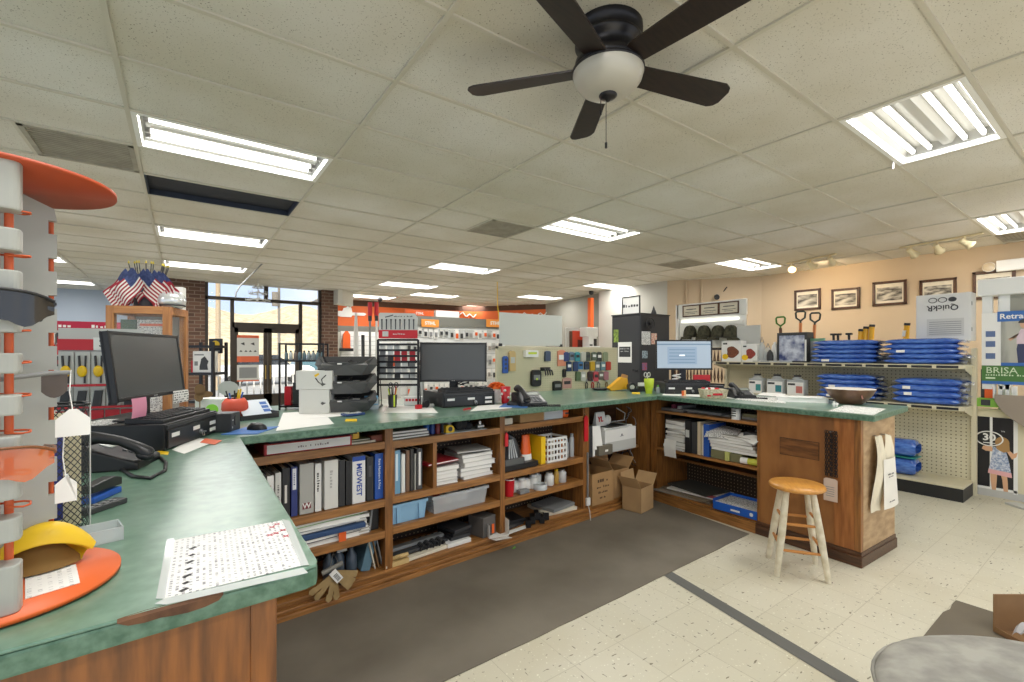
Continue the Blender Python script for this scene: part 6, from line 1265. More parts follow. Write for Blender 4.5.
rbox('ring_binder', 'binder', 212, 240, .02, ZB2, .27, .31, M_black, 'thick black binder with a white label beside the paper pile'); rbox('ring_binder', 'binder', 241, 268, .03, ZB2, .26, .30, M_dark, 'charcoal binder right of the thick black binder')
o = MB(M_lgrey); o.box(-.02, .02, -.001, 0, .15, .22); S('spine_label', 'pale spine label on the thick black binder', 'label', o, rp2(rx(225), .018, ZB2 + .001), RZ)
rbox('folder', 'folder', 270, 286, .03, ZB2, .25, .31, mat('cream_folder', (206, 190, 160), .7), 'cream folder upright beside the blue one', 0, pages=M_paper); rbox('folder', 'folder', 287, 300, .04, ZB2, .25, .28, M_paper2, 'buff folder between the cream and blue folders')
t = rbox('ring_binder', 'binder', 303, 330, .02, ZB2, .27, .30, M_blue, 'blue binder leaning in the middle of the right cabinet', 0, pages=M_paper)
rnd = random.Random(5); z = ZB2
rbox('folder', 'folder', 335, 400, .03, ZB2, .22, .075, mat('olive_box', (120, 118, 84), .6), 'olive carton under the sloping papers'); rbox('folder', 'box', 405, 425, .02, ZB2, .1, .08, mat('lime_box', (196, 200, 120), .5), 'lime and white box under the sloping papers'); rbox('small_box', 'box', 428, 485, .03, ZB2, .2, .075, mat('olive_box', (120, 118, 84), .6), 'olive box right of the lime one under the sloping papers')
t = T('tube_roll', 'yellow and white tube lying at the near end of the middle shelf', 'tube', rp2(rx(530), .05, ZB2 + .03), RZ + .15); MB(M_paper).cyl((-.09, 0, 0), (.09, 0, 0), .028).build('tube', t); MB(mat('lime_band', (206, 206, 80), .5)).cyl((-.03, 0, 0), (.05, 0, 0), .0285).build('band', t)
z = ZB2 + .082
for i in range(6):
    h = rnd.uniform(.012, .03); rbox('paper_sheaf', 'paper', 332 + rnd.uniform(0, 10), 560 - 6 * i + rnd.uniform(-10, 10), .0 + rnd.uniform(0, .03), z, .27, h, mat('sh_%d' % (i % 3), (200, 200, 200), .7), 'broad paper sheaf sloping across the near end of the middle shelf', rnd.uniform(-.16, .10), pages=M_paper, group='broad paper sheaves in the right cabinet'); z += h + .001
for i, (px, w_, dz, rz_, lab) in enumerate(((380, .26, .0, .3, 'printed sheet sloping forward over the broad paper sheaves'), (520, .22, .012, -.25, 'white sheet curling over the near end of the broad paper sheaves'))):
    q = T('curled_paper', lab, 'paper', rp2(rx(px), .05, z + .004 + dz), RZ + rz_); MB(M_print if i == 0 else M_paper).grid(lambda a, c: (w_ * (a - .5), -.07 + .27 * c, .03 * c + .012 * math.sin(a * 4) - .045 * max(0, .3 - c) * 3), 8, 10).build('sheet', q)
rbox('black_pouch', 'pouch', 490, 560, .05, z, .2, .045, M_dark, 'dark pouch on the broad paper sheaves', .2)
# floor of the cabinet
t = T('file_tray', 'blue card tray of printed papers at the bottom of the right cabinet', 'tray', rp2(rx(464), -.02, ZD + .001), RZ + .06); w_ = (rx(568) - rx(362)) / 2; b = MB(mat('royal_blue_card', (28, 92, 190), .4)); b.box(-w_, w_, 0, .30, 0, .003).box(-w_, w_, 0, .004, 0, .07).box(-w_, -w_ + .004, 0, .30, 0, .09).box(w_ - .004, w_, 0, .30, 0, .07).box(-w_, w_, .296, .30, 0, .09); b.build('tray', t); MB(M_print).box(-w_ + .012, w_ - .012, .012, .29, .004, .066).build('papers', t); k = MB(M_white); k.box(-.03, .05, -.001, 0, .022, .038); k.prism_xz(rounded([(w_ - .06, .02), (w_ - .03, .02), (w_ - .03, .05), (w_ - .06, .05)], .014), -.001, 0); k.build('white_mark', t)
rnd = random.Random(8); z = ZD
for i, (a, b_, c_, lab) in enumerate(((75, 330, (150, 140, 126), 'flattened brown-grey sheet at the bottom of the pile on the cabinet floor'), (85, 320, (126, 112, 94), 'brown sheet in the pile on the cabinet floor'), (120, 350, (222, 218, 212), 'white sheet with a pink panel in the pile on the cabinet floor'), (95, 300, (70, 70, 66), 'large dark envelope topmost in the pile on the cabinet floor'))):
    t = rbox('flat_sheet', 'sheet', a, b_, .0 + .03 * i, z, .34, .014, mat('fs_%d' % c_[0], c_, .7), lab, .12 * (-1) ** i); z += .016
    if i == 2: MB(mat('pink_panel', (190, 90, 100), .6)).box(.10, .22, .0, .08, .0141, .0147).build('pink_panel', t)
rbox('power_adapter', 'adapter', 110, 190, .33, ZC2, .12, .08, M_black, 'black power brick on the low narrow shelf of the right cabinet')
t = T('dark_cap', 'dark knit cap on the low narrow shelf of the right cabinet', 'cap', rp2(rx(550), .36, ZC2), RZ); MB(mat('dark_knit', (44, 44, 48), .9)).lathe([(.06, 0), (.062, .03), (.05, .07), (.02, .09), (0, .092)], 20).build('cap', t)
rbox('peach_card', 'card', 548, 570, .02, ZD, .2, .02, mat('peach', (206, 150, 120), .6), 'peach card at the near end of the cabinet floor')
t = T('computer_tower', 'black computer tower in the far corner of the right cabinet', 'computer', rp2(.06, .12, ZB2 + .001), RZ); MB(M_black).box(-.03, .05, 0, .3, 0, .33).build('case', t, .005)
# hanging chain with tag
c0 = fr(833, 432); c1 = fr(836, 487); t = T('hanging_chain', 'loops of black chain hung on the cabinet front with a paper tag', 'chain', (c0.x - .03, c0.y, c0.z), RZ)
b = MB(mat('black_chain', (28, 28, 30), .4, .3)); L = .33
for k_ in range(6):
    ox = -.036 + .0145 * k_; n_ = 16
    for i in range(n_):
        z0 = -i * L / n_; a = (i % 2) * PI / 2 + k_ * .3; dz = L / n_ * .62; pts = [(ox + .007 * math.cos(th) * math.cos(a), -.008 * (k_ % 2) + .007 * math.cos(th) * math.sin(a), z0 + dz * math.sin(th)) for th in [j * PI / 4 for j in range(8)]]
        b.tube(pts, .0026, 5, True)
b.build('chain', t); MB(M_steel).cyl((0, .03, .005), (0, -.02, .005), .004).build('nail', t)
g_ = MB(mat('pink_tag', (206, 184, 168), .7)); g_.prism_xz([(-.045, -.50), (.045, -.50), (.045, -.345), (.03, -.335), (-.03, -.335), (-.045, -.345)], -.014, -.012); g_.build('paper_tag', t); k = MB(M_grey); [k.box(-.03, .025, -.0146, -.014, -.40 - .016 * i, -.396 - .016 * i) for i in range(5)]; k.build('tag_print', t)
# canvas work gloves and cotton bag hung at the cabinet end
ex, ey = rp2(L2, .30, 0)[:2]
M_canvas = mat('cream_canvas', (224, 214, 190), .85, var=.05, scale=10)
EZ = RZ + PI / 2
t = T('canvas_apron', 'cream canvas gloves with printed cuff hanging from the end of the right counter', 'gloves', rp2(L2 + .012, .27, .905), EZ)
def hang_strip(x0, w_, z1, wob, y0, fr_=.0):
    return lambda a, c: (x0 + w_ * (a - .5) * (.55 + .45 * min(1, c * 2.4)) + .012 * math.sin(c * 5 + wob), y0 - .028 * math.sin(PI * min(1, .1 + c)) - .02 * math.sin(a * PI) - .004 * math.sin(a * 11 + c * 7 + wob), -z1 * c + .01 * math.sin(a * 4 + wob))
MB(M_canvas).grid(hang_strip(-.07, .17, .54, 0, -.004), 10, 20).build('glove', t); MB(M_canvas).grid(hang_strip(.08, .17, .32, 2, -.010), 10, 14).build('glove', t)
bb = MB(mat('white_cotton', (232, 228, 218), .8)); bb.grid(lambda a, c: (.02 + .27 * (a - .5) * (.8 + .2 * c) + .04 * c, -.055 - .012 * math.sin(a * PI), -.16 - .36 * c), 10, 12); bb.build('cotton_bag', t)
k = MB(M_dark); k.text('HEAVY DUTY', .018, .01, -.069, -.27, 'XZ', .0004); k.text('SHOP TOWELS', .012, .01, -.069, -.29, 'XZ', .0004); k.text('100% cotton', .014, .03, -.069, -.47, 'XZ', .0004); k.build('print', t); MB(M_steel).cyl((-.06, .012, .0), (-.06, -.02, .0), .003).cyl((.06, .012, .0), (.06, -.02, .0), .003).build('nails', t)
# ---------------------------------------------------------------- beige gondola shelving on the right
GXF, GXB = 6.45, 6.85
def gp(u, v, x=6.62): return vp(u, v, x, 0, 0, 1)
M_gpeg = pegboard('beige_pegboard', (206, 198, 168), (92, 84, 66), ('Y', 'Z'), pitch=.040, r=.15)
t = T('gondola_shelf', 'beige pegboard shelving unit stocked with blue packs, right of the counter', 'shelving', (6.45, 1.12, 0)); GL = 2.73
MB(M_gpeg).box(.38, .40, .0, GL, .14, 1.50).build('pegboard_back', t)
for y in (0, 1.22, GL): MB(M_beige).box(.36, .42, y - .02, y + .02, 0, 1.56).build('upright', t)
for z, nm in ((1.385, 'shelf'), (.955, 'shelf')):
    o = MB(M_beige).box(.0, .38, .0, GL, z - .022, z).build(nm, t, .004)
    e = MB(M_beige).box(-.008, .0, .0, GL, z - .040, z + .002).build('shelf_edge', o)
    k = MB(M_black); y = .05
    while y < GL - .2: k.box(-.0095, -.008, y, y + .17, z - .034, z - .008); y += .205
    k.build('price_strip', o)
MB(M_beige).box(-.08, .38, .0, GL, .135, .155).build('base_deck', t, .004); MB(mat('black_kickplate', (34, 34, 34), .5)).box(-.065, .38, .005, GL, 0, .135).build('kick_plate', t)
b = MB(M_beige); [b.prism_xz([(.36, z), (.36, z - .10), (.05, z - .03), (.05, z)], y - .002, y + .002) for z in (1.363, .933) for y in (.012, 1.21, GL - .012)]; b.build('bracket', t)
# blue padded packs in clear wrap
def pack_mat():
    m, n, l, b = _new('blue_quilted_pack'); b.inputs['Roughness'].default_value = .22; b.inputs['Coat Weight'].default_value = .8; b.inputs['Coat Roughness'].default_value = .12
    t_ = n.new('ShaderNodeTexCoord'); no = n.new('ShaderNodeTexNoise'); no.inputs['Scale'].default_value = 14; no.inputs['Detail'].default_value = 5; mp = n.new('ShaderNodeMapping'); mp.inputs['Scale'].default_value = (1, .6, 2.2); l.new(t_.outputs['Object'], mp.inputs[0]); l.new(mp.outputs[0], no.inputs['Vector'])
    r = n.new('ShaderNodeValToRGB'); e = r.color_ramp.elements; e[0].position = .35; e[0].color = rgb((34, 76, 164)); e[1].position = .72; e[1].color = rgb((92, 136, 214)); l.new(no.outputs['Fac'], r.inputs[0]); l.new(r.outputs[0], b.inputs['Base Color'])  # lighter blue noise puts highlights of the wrap into the base colour
    bp = n.new('ShaderNodeBump'); bp.inputs['Strength'].default_value = .6; bp.inputs['Distance'].default_value = .02; l.new(no.outputs['Fac'], bp.inputs['Height']); l.new(bp.outputs[0], b.inputs['Normal']); return m
M_pack = pack_mat(); M_wrap = mat('crinkled_wrap', (226, 232, 240), .15, alpha=.35)
def pack(loc, L, D, H, lab, group, seed):
    rr = random.Random(seed); t = T('blue_pack', lab, 'pack', loc, R_(rr.uniform(-3, 3)), group)
    def fn(a, c):
        y = -1 + 2 * a; th = 2 * PI * c; k = (1 - abs(y) ** 8 * .7); x = math.copysign(abs(math.cos(th)) ** .5, math.cos(th)); z = math.copysign(abs(math.sin(th)) ** .7, math.sin(th))
        q = .93 + .10 * abs(math.sin(a * PI * 4 + seed))
        return (D / 2 * x * (.92 + .08 * k), L / 2 * y + .006 * math.sin(6 * th + seed), H / 2 + H / 2 * z * k * q)
    MB(M_pack).grid(fn, 24, 24).build('padding', t)
    for s_ in (-1, 1): b = MB(M_wrap).grid(lambda a, c: (D * .46 * (2 * a - 1) * (1 - .15 * c), s_ * (L / 2 * .93 + .06 * c), H / 2 + .012 * math.sin(a * 9 + seed) * (.4 + c) - .01 * c), 10, 4, False); b.build('clear_wrap', t)
    if rr.random() < .5: MB(M_paper).box(-D / 2 - .004, -D / 2 + .004, L * .2, L * .32, H * .3, H * .7).build('label', t)
def packs(u0, u1, z, n, H, words, seed):
    y1, y0 = gp(u0, 360).y, gp(u1, 360).y; pos = ['lowest', 'second', 'third', 'fourth', 'fifth']
    for i in range(n): pack((6.64, (y0 + y1) / 2 + random.Random(seed + i).uniform(-.03, .03), z + .002 + i * H * .82), (y1 - y0) * .92, .36, H, ('topmost' if i == n - 1 else pos[i]) + ' blue wrapped pack in the ' + words, 'blue wrapped packs on the beige shelving', seed + i)
packs(814, 884, 1.385, 5, .066, 'left stack on the top shelf', 10)
packs(888, 968, 1.385, 5, .066, 'stack under the white carton', 20)
packs(820, 882, .955, 5, .07, 'stack behind the brown bowl', 30)
packs(894, 966, .955, 4, .082, 'right stack on the middle shelf', 40)
for i, (z, lab) in enumerate(((.157, 'lower'), (.36, 'upper'))):
    p = gp(903, 450, 6.6); t = T('blue_pack', lab + ' blue wrapped pack of the pair on the bottom deck beside the counter end', 'pack', (6.6, p.y, z), 0, 'blue wrapped packs on the beige shelving'); L, D, H = .27, .22, .19
    MB(M_pack).grid(lambda a, c: (D / 2 * math.copysign(abs(math.cos(2 * PI * c)) ** .5, math.cos(2 * PI * c)), L / 2 * (2 * a - 1) * 1.0, H / 2 + H / 2 * math.copysign(abs(math.sin(2 * PI * c)) ** .6, math.sin(2 * PI * c)) * (1 - abs(2 * a - 1) ** 8 * .5)), 16, 20).build('padding', t)
    if i == 0: MB(mat('teal_strip', (50, 150, 140), .4)).box(-D / 2 - .004, D / 2, -L / 2, L / 2, H + .003, H + .011).build('teal_strip', t)
# top shelf: small boxes, bottles, cased tool
def gbox(u0, u1, v0, x, z, dp, m, name, lab, cat, group=None, bev=.004):
    a, c = vp(u0, v0, x, 0, 0, 1), vp(u1, v0, x, 0, 0, 1); h = a.z - z; w_ = a.y - c.y; t = T(name, lab, cat, (x, (a.y + c.y) / 2, z + .001), 0, group); MB(m).box(0, dp, -w_ / 2, w_ / 2, 0, h - .001).build('carton', t, bev); return t, w_, h
for i, (u0, u1, v0, lab) in enumerate(((721.5, 741, 341, 'white carton with brown bird picture and yellow burst, left end of the top beige shelf'), (742, 757, 344, 'smaller white carton with reddish picture and yellow burst on the top beige shelf'))):
    t, w_, h = gbox(u0, u1, v0, 6.5 + .02 * i, 1.385, .15, M_white, 'product_carton', lab, 'box')
    c_ = ((122, 70, 44), (150, 60, 50))[i]; pic = MB(mat('pic_%d' % c_[0], c_, .5, var=.3, scale=40)); pic.M = Matrix.Rotation(-PI / 2, 4, 'Z'); pic.prism_xz([(w_ * (.05 + .30 * math.cos(k * PI / 10) * (1 + .2 * math.cos(3 * k * PI / 10))), h * (.45 + .28 * math.sin(k * PI / 10))) for k in range(20)], -.002, 0); pic.build('picture', t)
    pic = MB(M_yellow); pic.M = Matrix.Rotation(-PI / 2, 4, 'Z'); pic.prism_xz([(-w_ * .30 + .05 * math.cos(k * PI / 8) * (1 if k % 2 else .82), h * .24 + .04 * math.sin(k * PI / 8)) for k in range(16)], -.0035, 0); pic.build('yellow_burst', t); k = MB(M_dark); k.box(-.002, 0, w_ * .2, w_ * .42, h * .82, h * .9); k.build('logo_bar', t)
for i, (u, h, r, m, lab) in enumerate(((762, .30, .05, M_clear2, 'tall clear jug with a wire handle on the top beige shelf'), (768, .22, .05, M_clear2, 'clear jar right of the tall clear jug'), (775, .30, .045, M_white, 'white bag-like pouch left of the cased tool'), (770, .18, .04, M_dark, 'dark bottle in front of the clear jars'))):
    p = vp(u, 350, 6.62 - .1 * (i == 3), 0, 0, 1); t = T('jug', lab, 'jug', (6.62 - .1 * (i == 3), p.y, 1.386)); MB(m).lathe([(r, 0), (r * 1.05, h * .5), (r * .8, h * .75), (r * .4, h * .85), (r * .4, h * .92)], 18).build('jug', t)
    if i < 2: MB(M_grey).tube([(0, -r * .5, h * .9), (0, 0, h * 1.18), (0, r * .5, h * .9)], .006, 6).build('handle', t)
t, w_, h = gbox(777, 807, 333, 6.56, 1.385, .20, M_dark, 'tool_case', 'dark framed display box picturing a blue power tool on the top beige shelf', 'box')
MB(mat('blue_tool_print', (52, 66, 120), .3, c2=(206, 212, 224), scale=9, detail=3)).box(-.003, 0, -w_ / 2 + .03, w_ / 2 - .03, .02, h - .04).build('picture', t); MB(M_white).box(-.0035, 0, -w_ / 2 + .006, -w_ / 2 + .026, .02, h - .1).build('white_strip', t)
for i, u in enumerate((758, 766, 775, 786)): p = vp(u, 360, 6.47, 0, 0, 1); S('blister_pack', ('first', 'second', 'third', 'fourth')[i] + ' clear blister pack from the left lying at the front of the top beige shelf', 'packet', MB(M_clear2 if i % 2 else M_lgrey).box(-.01, .09, -.07, .07, 0, .02), (6.47, p.y, 1.387), .2 * i, bevel=.006)
t, w_, h = gbox(808, 822, 339, 6.66, 1.385, .1, M_clear2, 'pouch', 'clear pouch with a green header behind the left blue stack', 'pouch'); MB(mat('sage_header', (120, 168, 130), .5)).box(-.004, .02, -w_ / 2 - .03, w_ / 2 + .05, h - .03, h + .005).build('header', t)
t, w_, h = gbox(737, 760, 326, 6.72, 1.385, .02, M_lgrey, 'pale_board', 'pale grey board standing behind the bird-picture cartons', 'board', bev=0)
# middle shelf jars
for i, (u0, u1, c_, lab) in enumerate(((750, 764, (60, 140, 140), 'clear jug with white and teal label, left of three on the middle shelf'), (768, 785, (50, 130, 140), 'clear jug with white and teal label, middle of three on the middle shelf'), (788, 806, (196, 120, 110), 'clear jug with white and coral label, right of three on the middle shelf'))):
    a, c = gp(u0, 385, 6.58), gp(u1, 385, 6.58); w_ = (a.y - c.y) / 2; t = T('jug', lab, 'jug', (6.6, (a.y + c.y) / 2, .957)); MB(M_clear2).prism(rounded([(-.07, -w_), (.07, -w_), (.07, w_), (-.07, w_)], .03), 0, .20).lathe([(.07, .20), (.05, .23), (.035, .24)], 20).build('jug', t); MB(M_dark).lathe([(.045, .24), (.045, .262), (.0, .263)], 20, cap=False).build('lid', t)
    l_ = MB(M_white).box(-.073, -.069, -w_ * .9, w_ * .9, .0, .17); o = l_.build('label', t); MB(mat('lbl_%d' % c_[0], c_, .5)).box(-.0745, -.073, -w_ * .8, -w_ * .1, .03, .12).build('label_panel', o); MB(M_dark).prism_xz([(0, 0)] * 0 + [(-.0746, .13), (-.073, .13), (-.073, .155), (-.0746, .155)], .0, w_ * .8).build('logo', o)
# tools standing behind the gondola
def shovel(u, v, lab, mg, mw, x=7.02, tilt=0):
    p = vp(u, v, x, 0, 0, 1); t = T('shovel', lab, 'shovel', (x, p.y, 0), 0, ry=0, rx=tilt); z = p.z / math.cos(tilt)
    MB(mw).cyl((0, 0, .35), (0, 0, z - .16), .02).build('shaft', t); b = MB(mg); b.tube([(0, 0, z - .19), (0, 0, z - .13), (0, .055, z - .09), (0, .062, z - .02), (0, .045, z), (0, -.045, z), (0, -.062, z - .02), (0, -.055, z - .09), (0, 0, z - .13)], .013, 8); b.build('d_grip', t); MB(M_dark).prism_xz([(-.1, .38), (.1, .38), (.09, .12), (0, .02), (-.09, .12)], -.004, .004).build('blade', t)
M_ash = mat('orange_ash_wood', (206, 128, 74), .5)
shovel(780.5, 317, 'shovel with green D grip behind the cased tool', mat('leaf_green', (70, 120, 40), .45), M_brown)
shovel(800.5, 311.5, 'left shovel of two with dark D grips and orange wooden shafts', mat('dark_green_grip', (40, 50, 44), .45), M_ash); shovel(807, 313.5, 'right shovel of two with dark D grips and orange wooden shafts', mat('dark_green_grip', (40, 50, 44), .45), M_ash, 7.0, .05)
for i, (u, v) in enumerate(((833.5, 333.5), (838, 333.5), (849, 333))):
    p = vp(u, v, 7.0, 0, 0, 1); t = T('black_stake', ('left of the close pair of black stake heads behind the left blue stack', 'right of the close pair of black stake heads behind the left blue stack', 'single black stake head left of the yellow handles')[i], 'stake', (7.0, p.y, 0)); MB(M_black).cyl((0, 0, 0), (0, 0, p.z - .02), .015, n=8).build('stake', t); MB(M_black).box(-.03, .03, -.03, .03, p.z - .025, p.z).build('head', t)
for i, (u, v) in enumerate(((861, 329), (866, 326.5), (872, 324.5), (907, 323))):
    p = vp(u, v, 7.0, 0, 0, 1); t = T('yellow_axe', ('shortest of three yellow tool handles behind the blue stacks', 'middle of three yellow tool handles behind the blue stacks', 'tallest of three yellow tool handles behind the blue stacks', 'lone yellow and black tool handle left of the white carton')[i], 'tool handle', (7.0, p.y, 0)); b = MB(mat('fibre_yellow', (226, 168, 30), .4)); b.cyl((0, .1, 0), (0, 0, p.z - .03), .028); b.build('handle', t); MB(M_black).cyl((0, 0, p.z - .03), (0, -.003, p.z), .03).build('end_cap', t)
    if i == 3: MB(M_white).cyl((0, .02, p.z - .16), (0, .01, p.z - .09), .0295).build('band', t)
# upside-down white carton on top
a, c = vp(916, 296, 6.74, 0, 0, 1), vp(971, 296, 6.74, 0, 0, 1); w_ = a.y - c.y; t = T('white_carton', 'tall white carton standing upside down on the beige shelving', 'box', (6.74, (a.y + c.y) / 2, 1.64)); h = a.z - 1.64
MB(mat('white_board', (214, 214, 212), .6)).box(0, .24, -w_/2, w_/2, 0, h).build('carton', t, .004); k = MB(M_dark); k.text('QuickR', .085, -.002, .0, h - .15, 'YZ', .0005, bold=.02, flip=True); k.build('upside_down_lettering', t)
k = MB(M_dark)
for i, y in enumerate((.10, .0, -.10)):
    pts = [(-.002, y * .8 + .034 * math.cos(j * PI / 8), h - .065 + .026 * math.sin(j * PI / 8)) for j in range(16)]
    if i == 2: k.add(pts, [tuple(range(16))])
    else: k.tube(pts, .004, 5, True)
k.build('ring_marks', t); MB(mat('label_grey', (196, 196, 194), .6)).box(-.001, 0, -.17, .13, h - .46, h - .27).build('info_label', t); k = MB(M_grey); [k.box(-.002, -.001, -.15, .11, h - .44 + .022 * i, h - .434 + .022 * i) for i in range(7)]; k.build('info_text', t); MB(M_grey).box(.02, .05, -w_/2 - .003, -w_/2, .1, .14).box(.02, .05, -w_/2 - .003, -w_/2, h - .14, h - .10).build('hand_hole', t)

# ---------------------------------------------------------------- steel cabinet, cap display, chain rack
t = T('steel_cabinet', 'tall dark grey steel cabinet with papers stuck on it, behind the counter corner', 'cabinet', (4.95, 3.98, 0)); M_cab = mat('dark_steel_cabinet', (46, 46, 48), .5)
MB(M_cab).box(0, .62, 0, .50, .04, 2.03).build('body', t, .006); MB(M_cab).box(.01, .61, .01, .49, 0, .04).build('plinth', t); MB(mat('dark_steel_door', (50, 50, 52), .5)).box(-.008, .0, .012, .488, .06, 2.0).build('door', t, .003); MB(M_cab).box(-.01, .63, -.008, .508, 2.03, 2.045).build('top_lip', t); b = MB(M_black); b.cyl((-.02, .06, 1.27), (-.008, .06, 1.27), .02).cyl((-.02, .11, 1.28), (-.008, .11, 1.28), .012); b.build('lock', t)
def stuck(name, lab, cat, y0, y1, z0, z1, m, inner=None, words=None):
    t = T(name, lab, cat, (4.9405, 3.98 + (y0 + y1) / 2, (z0 + z1) / 2)); w_, h = (y1 - y0) / 2, (z1 - z0) / 2; MB(m).box(-.002, 0, -w_, w_, -h, h).build('sheet', t)
    if inner: MB(inner).box(-.003, -.002, -w_ * .82, w_ * .82, -h * .45, h * .55).build('panel', t)
    if words: k = MB(M_lgrey); [k.text(s_, .028, -.0035, 0, .05 - .035 * i, 'YZ', .0003, bold=.01) for i, s_ in enumerate(words)]; k.build('lettering', t)
stuck('notice', 'white notice with a dark grey panel stuck on the steel cabinet door', 'notice', .14, .38, 1.38, 1.66, M_paper, M_dark, ['PLEASE ASK', 'FOR HELP'])
stuck('green_photo', 'narrow green photo stuck on the steel cabinet door', 'photo', .375, .46, 1.66, 1.84, mat('green_photo', (150, 176, 70), .5, c2=(90, 110, 50), scale=30))
for i, (x0, x1, z0, z1, m, lab) in enumerate(((.02, .20, 1.62, 1.80, M_printv, 'white sheets stuck on the narrow side of the steel cabinet'), (.22, .34, 1.63, 1.78, mat('coral_photo', (206, 110, 90), .5, c2=(230, 220, 200), scale=40), 'coral postcard stuck on the side of the steel cabinet'), (.03, .14, 1.44, 1.54, mat('blue_photo', (180, 200, 210), .5, c2=(90, 100, 110), scale=40), 'small pale picture stuck low on the side of the steel cabinet'), (.03, .13, 1.28, 1.38, mat('red_photo', (80, 110, 160), .5, c2=(190, 70, 60), scale=40), 'small red and blue sticker low on the side of the steel cabinet'))):
    S('notice', lab, 'notice', MB(m).box(x0, x1, -.002, 0, z0, z1), (4.95, 3.979, 0))
t = T('wall_fan', 'small black clip fan on the side of the steel cabinet', 'fan', (5.08, 3.97, 1.90)); b = MB(M_black); b.tube([(.08 * math.cos(i * PI / 10), -.05, .08 * math.sin(i * PI / 10)) for i in range(20)], .008, 6, True); b.cyl((0, -.06, 0), (0, 0, 0), .02); [b.prism_xz([(0, .0), (.06 * math.cos(a), .06 * math.sin(a)), (.06 * math.cos(a + .7), .06 * math.sin(a + .7))], -.04, -.036) for a in (0, 1.57, 3.14, 4.71)]; b.build('fan', t)
p = dp_ = vp(632, 313, 4.95 + .15, 0, 0, 1); t = T('framed_sign', 'small framed sign with script lettering standing on the steel cabinet', 'sign', (5.12, 4.28, 2.046)); b = MB(M_black); [b.box(-.012, .0, *q) for q in ((-.16, .16, 0, .015), (-.16, .16, .245, .26), (-.16, -.145, 0, .26), (.145, .16, 0, .26))]; b.build('frame', t); MB(M_paper).box(-.006, 0, -.145, .145, .015, .245).build('card', t); MB(M_dark).text('thanks', .075, -.0065, 0, .13, 'YZ', .0004).build('lettering', t)
t = T('black_figurine', 'small black bird figurine at the back of the steel cabinet top', 'figurine', (5.45, 4.15, 2.046)); MB(M_black).lathe([(.03, 0), (.04, .03), (.025, .07), (.012, .11), (.0, .14)], 14).build('figure', t)
# slat display with camouflage caps
DX = 6.87
def dsp(u, v): return vp(u, v, DX, 0, 0, 1)
a, c = dsp(679, 305), dsp(745, 340); y0, y1, z1, z0 = c.y, a.y, a.z, 1.60
t = T('slat_display', 'white slatted display with three cards above four camouflage caps', 'display', (DX, y0, z0)); M_slat = mat('bright_slat_white', (236, 236, 230), .4)
b = MB(M_slat); wd = y1 - y0; hh = z1 - z0; b.box(.02, .05, 0, wd, 0, hh)
b.build('slat_panel', t); [MB(M_slat).box(.0, .02, .02, wd - .02, .05 + .075 * i, .11 + .075 * i).build('slat', t) for i in range(5)]; MB(M_slat).box(-.02, .02, -.03, wd + .03, hh - .24, hh).build('header_board', t, .006); MB(mat('under_shelf_lamp', (255, 252, 244), .5, emit=1.3)).box(-.01, .015, .1, wd - .05, hh - .30, hh - .275).build('light_strip', t); MB(M_white).box(-.02, .02, wd, wd + .05, 0, hh).build('side_post', t)
for i in range(3):
    y = .12 + i * (wd - .2) / 2.9 + .12; q = T('framed_card', ('right', 'middle', 'left')[i] + ' one of three small framed cards on the white slatted display', 'card', (DX - .022, y0 + y, z0 + hh - .12)); f = MB(M_brown); w2, h2 = .16, .095
    [f.box(-.012, 0, *s_) for s_ in ((-w2, w2, h2 - .016, h2), (-w2, w2, -h2, -h2 + .016), (-w2, -w2 + .016, -h2, h2), (w2 - .016, w2, -h2, h2))]; f.build('frame', q); MB(M_paper2).box(-.004, 0, -w2 + .016, w2 - .016, -h2 + .016, h2 - .016).build('card', q); k = MB(M_dark); k.box(-.005, -.004, -.09, .09, .02, .032); k.box(-.005, -.004, -.11, .11, -.025, -.018); k.box(-.005, -.004, -.07, .07, -.05, -.044); k.build('print', q)
M_camo = mat('camouflage', (84, 82, 62), .9, c2=(44, 42, 34), scale=18, detail=2)
for i, u in enumerate((690, 704, 718, 731)):
    p = vp(u, 331, DX - .1, 0, 0, 1); t = T('camouflage_cap', ('first', 'second', 'third', 'fourth')[i] + ' camouflage cap from the left on the slatted display', 'cap', (DX - .10, p.y, p.z - .10), (0, .2, -.1, .8)[i], 'camouflage caps')
    MB(M_camo).grid(lambda a, c: (.10 * math.cos(2 * PI * a) * math.cos(c * PI / 2) ** .6, .11 * math.sin(2 * PI * a) * math.cos(c * PI / 2) ** .6, .0 + .19 * math.sin(c * PI / 2)), 24, 8).build('crown', t); MB(M_camo).grid(lambda a, c: (-.09 - .10 * c * math.sin(PI * a) ** .4, .10 * math.cos(PI * a) * (1 - .15 * c), .005 - .05 * c * c), 12, 6).build('brim', t); MB(M_camo).ball(0, 0, .19, .008, .008, .005, 8, 6).build('button', t)
t = T('chain_rack', 'dark rack of hanging chain loops behind the lit monitor', 'rack', (6.9, 3.86, 0)); b = MB(M_blackm); b.box(-.02, .02, -.02, .02, 0, 1.595).box(-.02, .02, .98, 1.02, 0, 1.595).box(-.02, .02, -.10, 1.2, 1.56, 1.595).box(-.02, .02, 0, 1, 1.36, 1.39).box(-.02, .02, 0, 1, 1.0, 1.03); b.build('frame', t)
mc = mat('rusty_chain', (92, 70, 54), .5, .3)
for r in range(3):
    b = MB(mc)
    for i in range(16): y = .03 + i * .06; z = 1.55 - .28 * r; b.tube([(-.03, y, z), (-.035, y + .012, z - .14), (-.03, y, z - .22), (-.035, y - .012, z - .14)], .009, 5, True)
    b.build('chain_loops', t)
MB(M_beige).box(-.01, .01, 0.05, .95, .2, 1.0).build('backing', t)
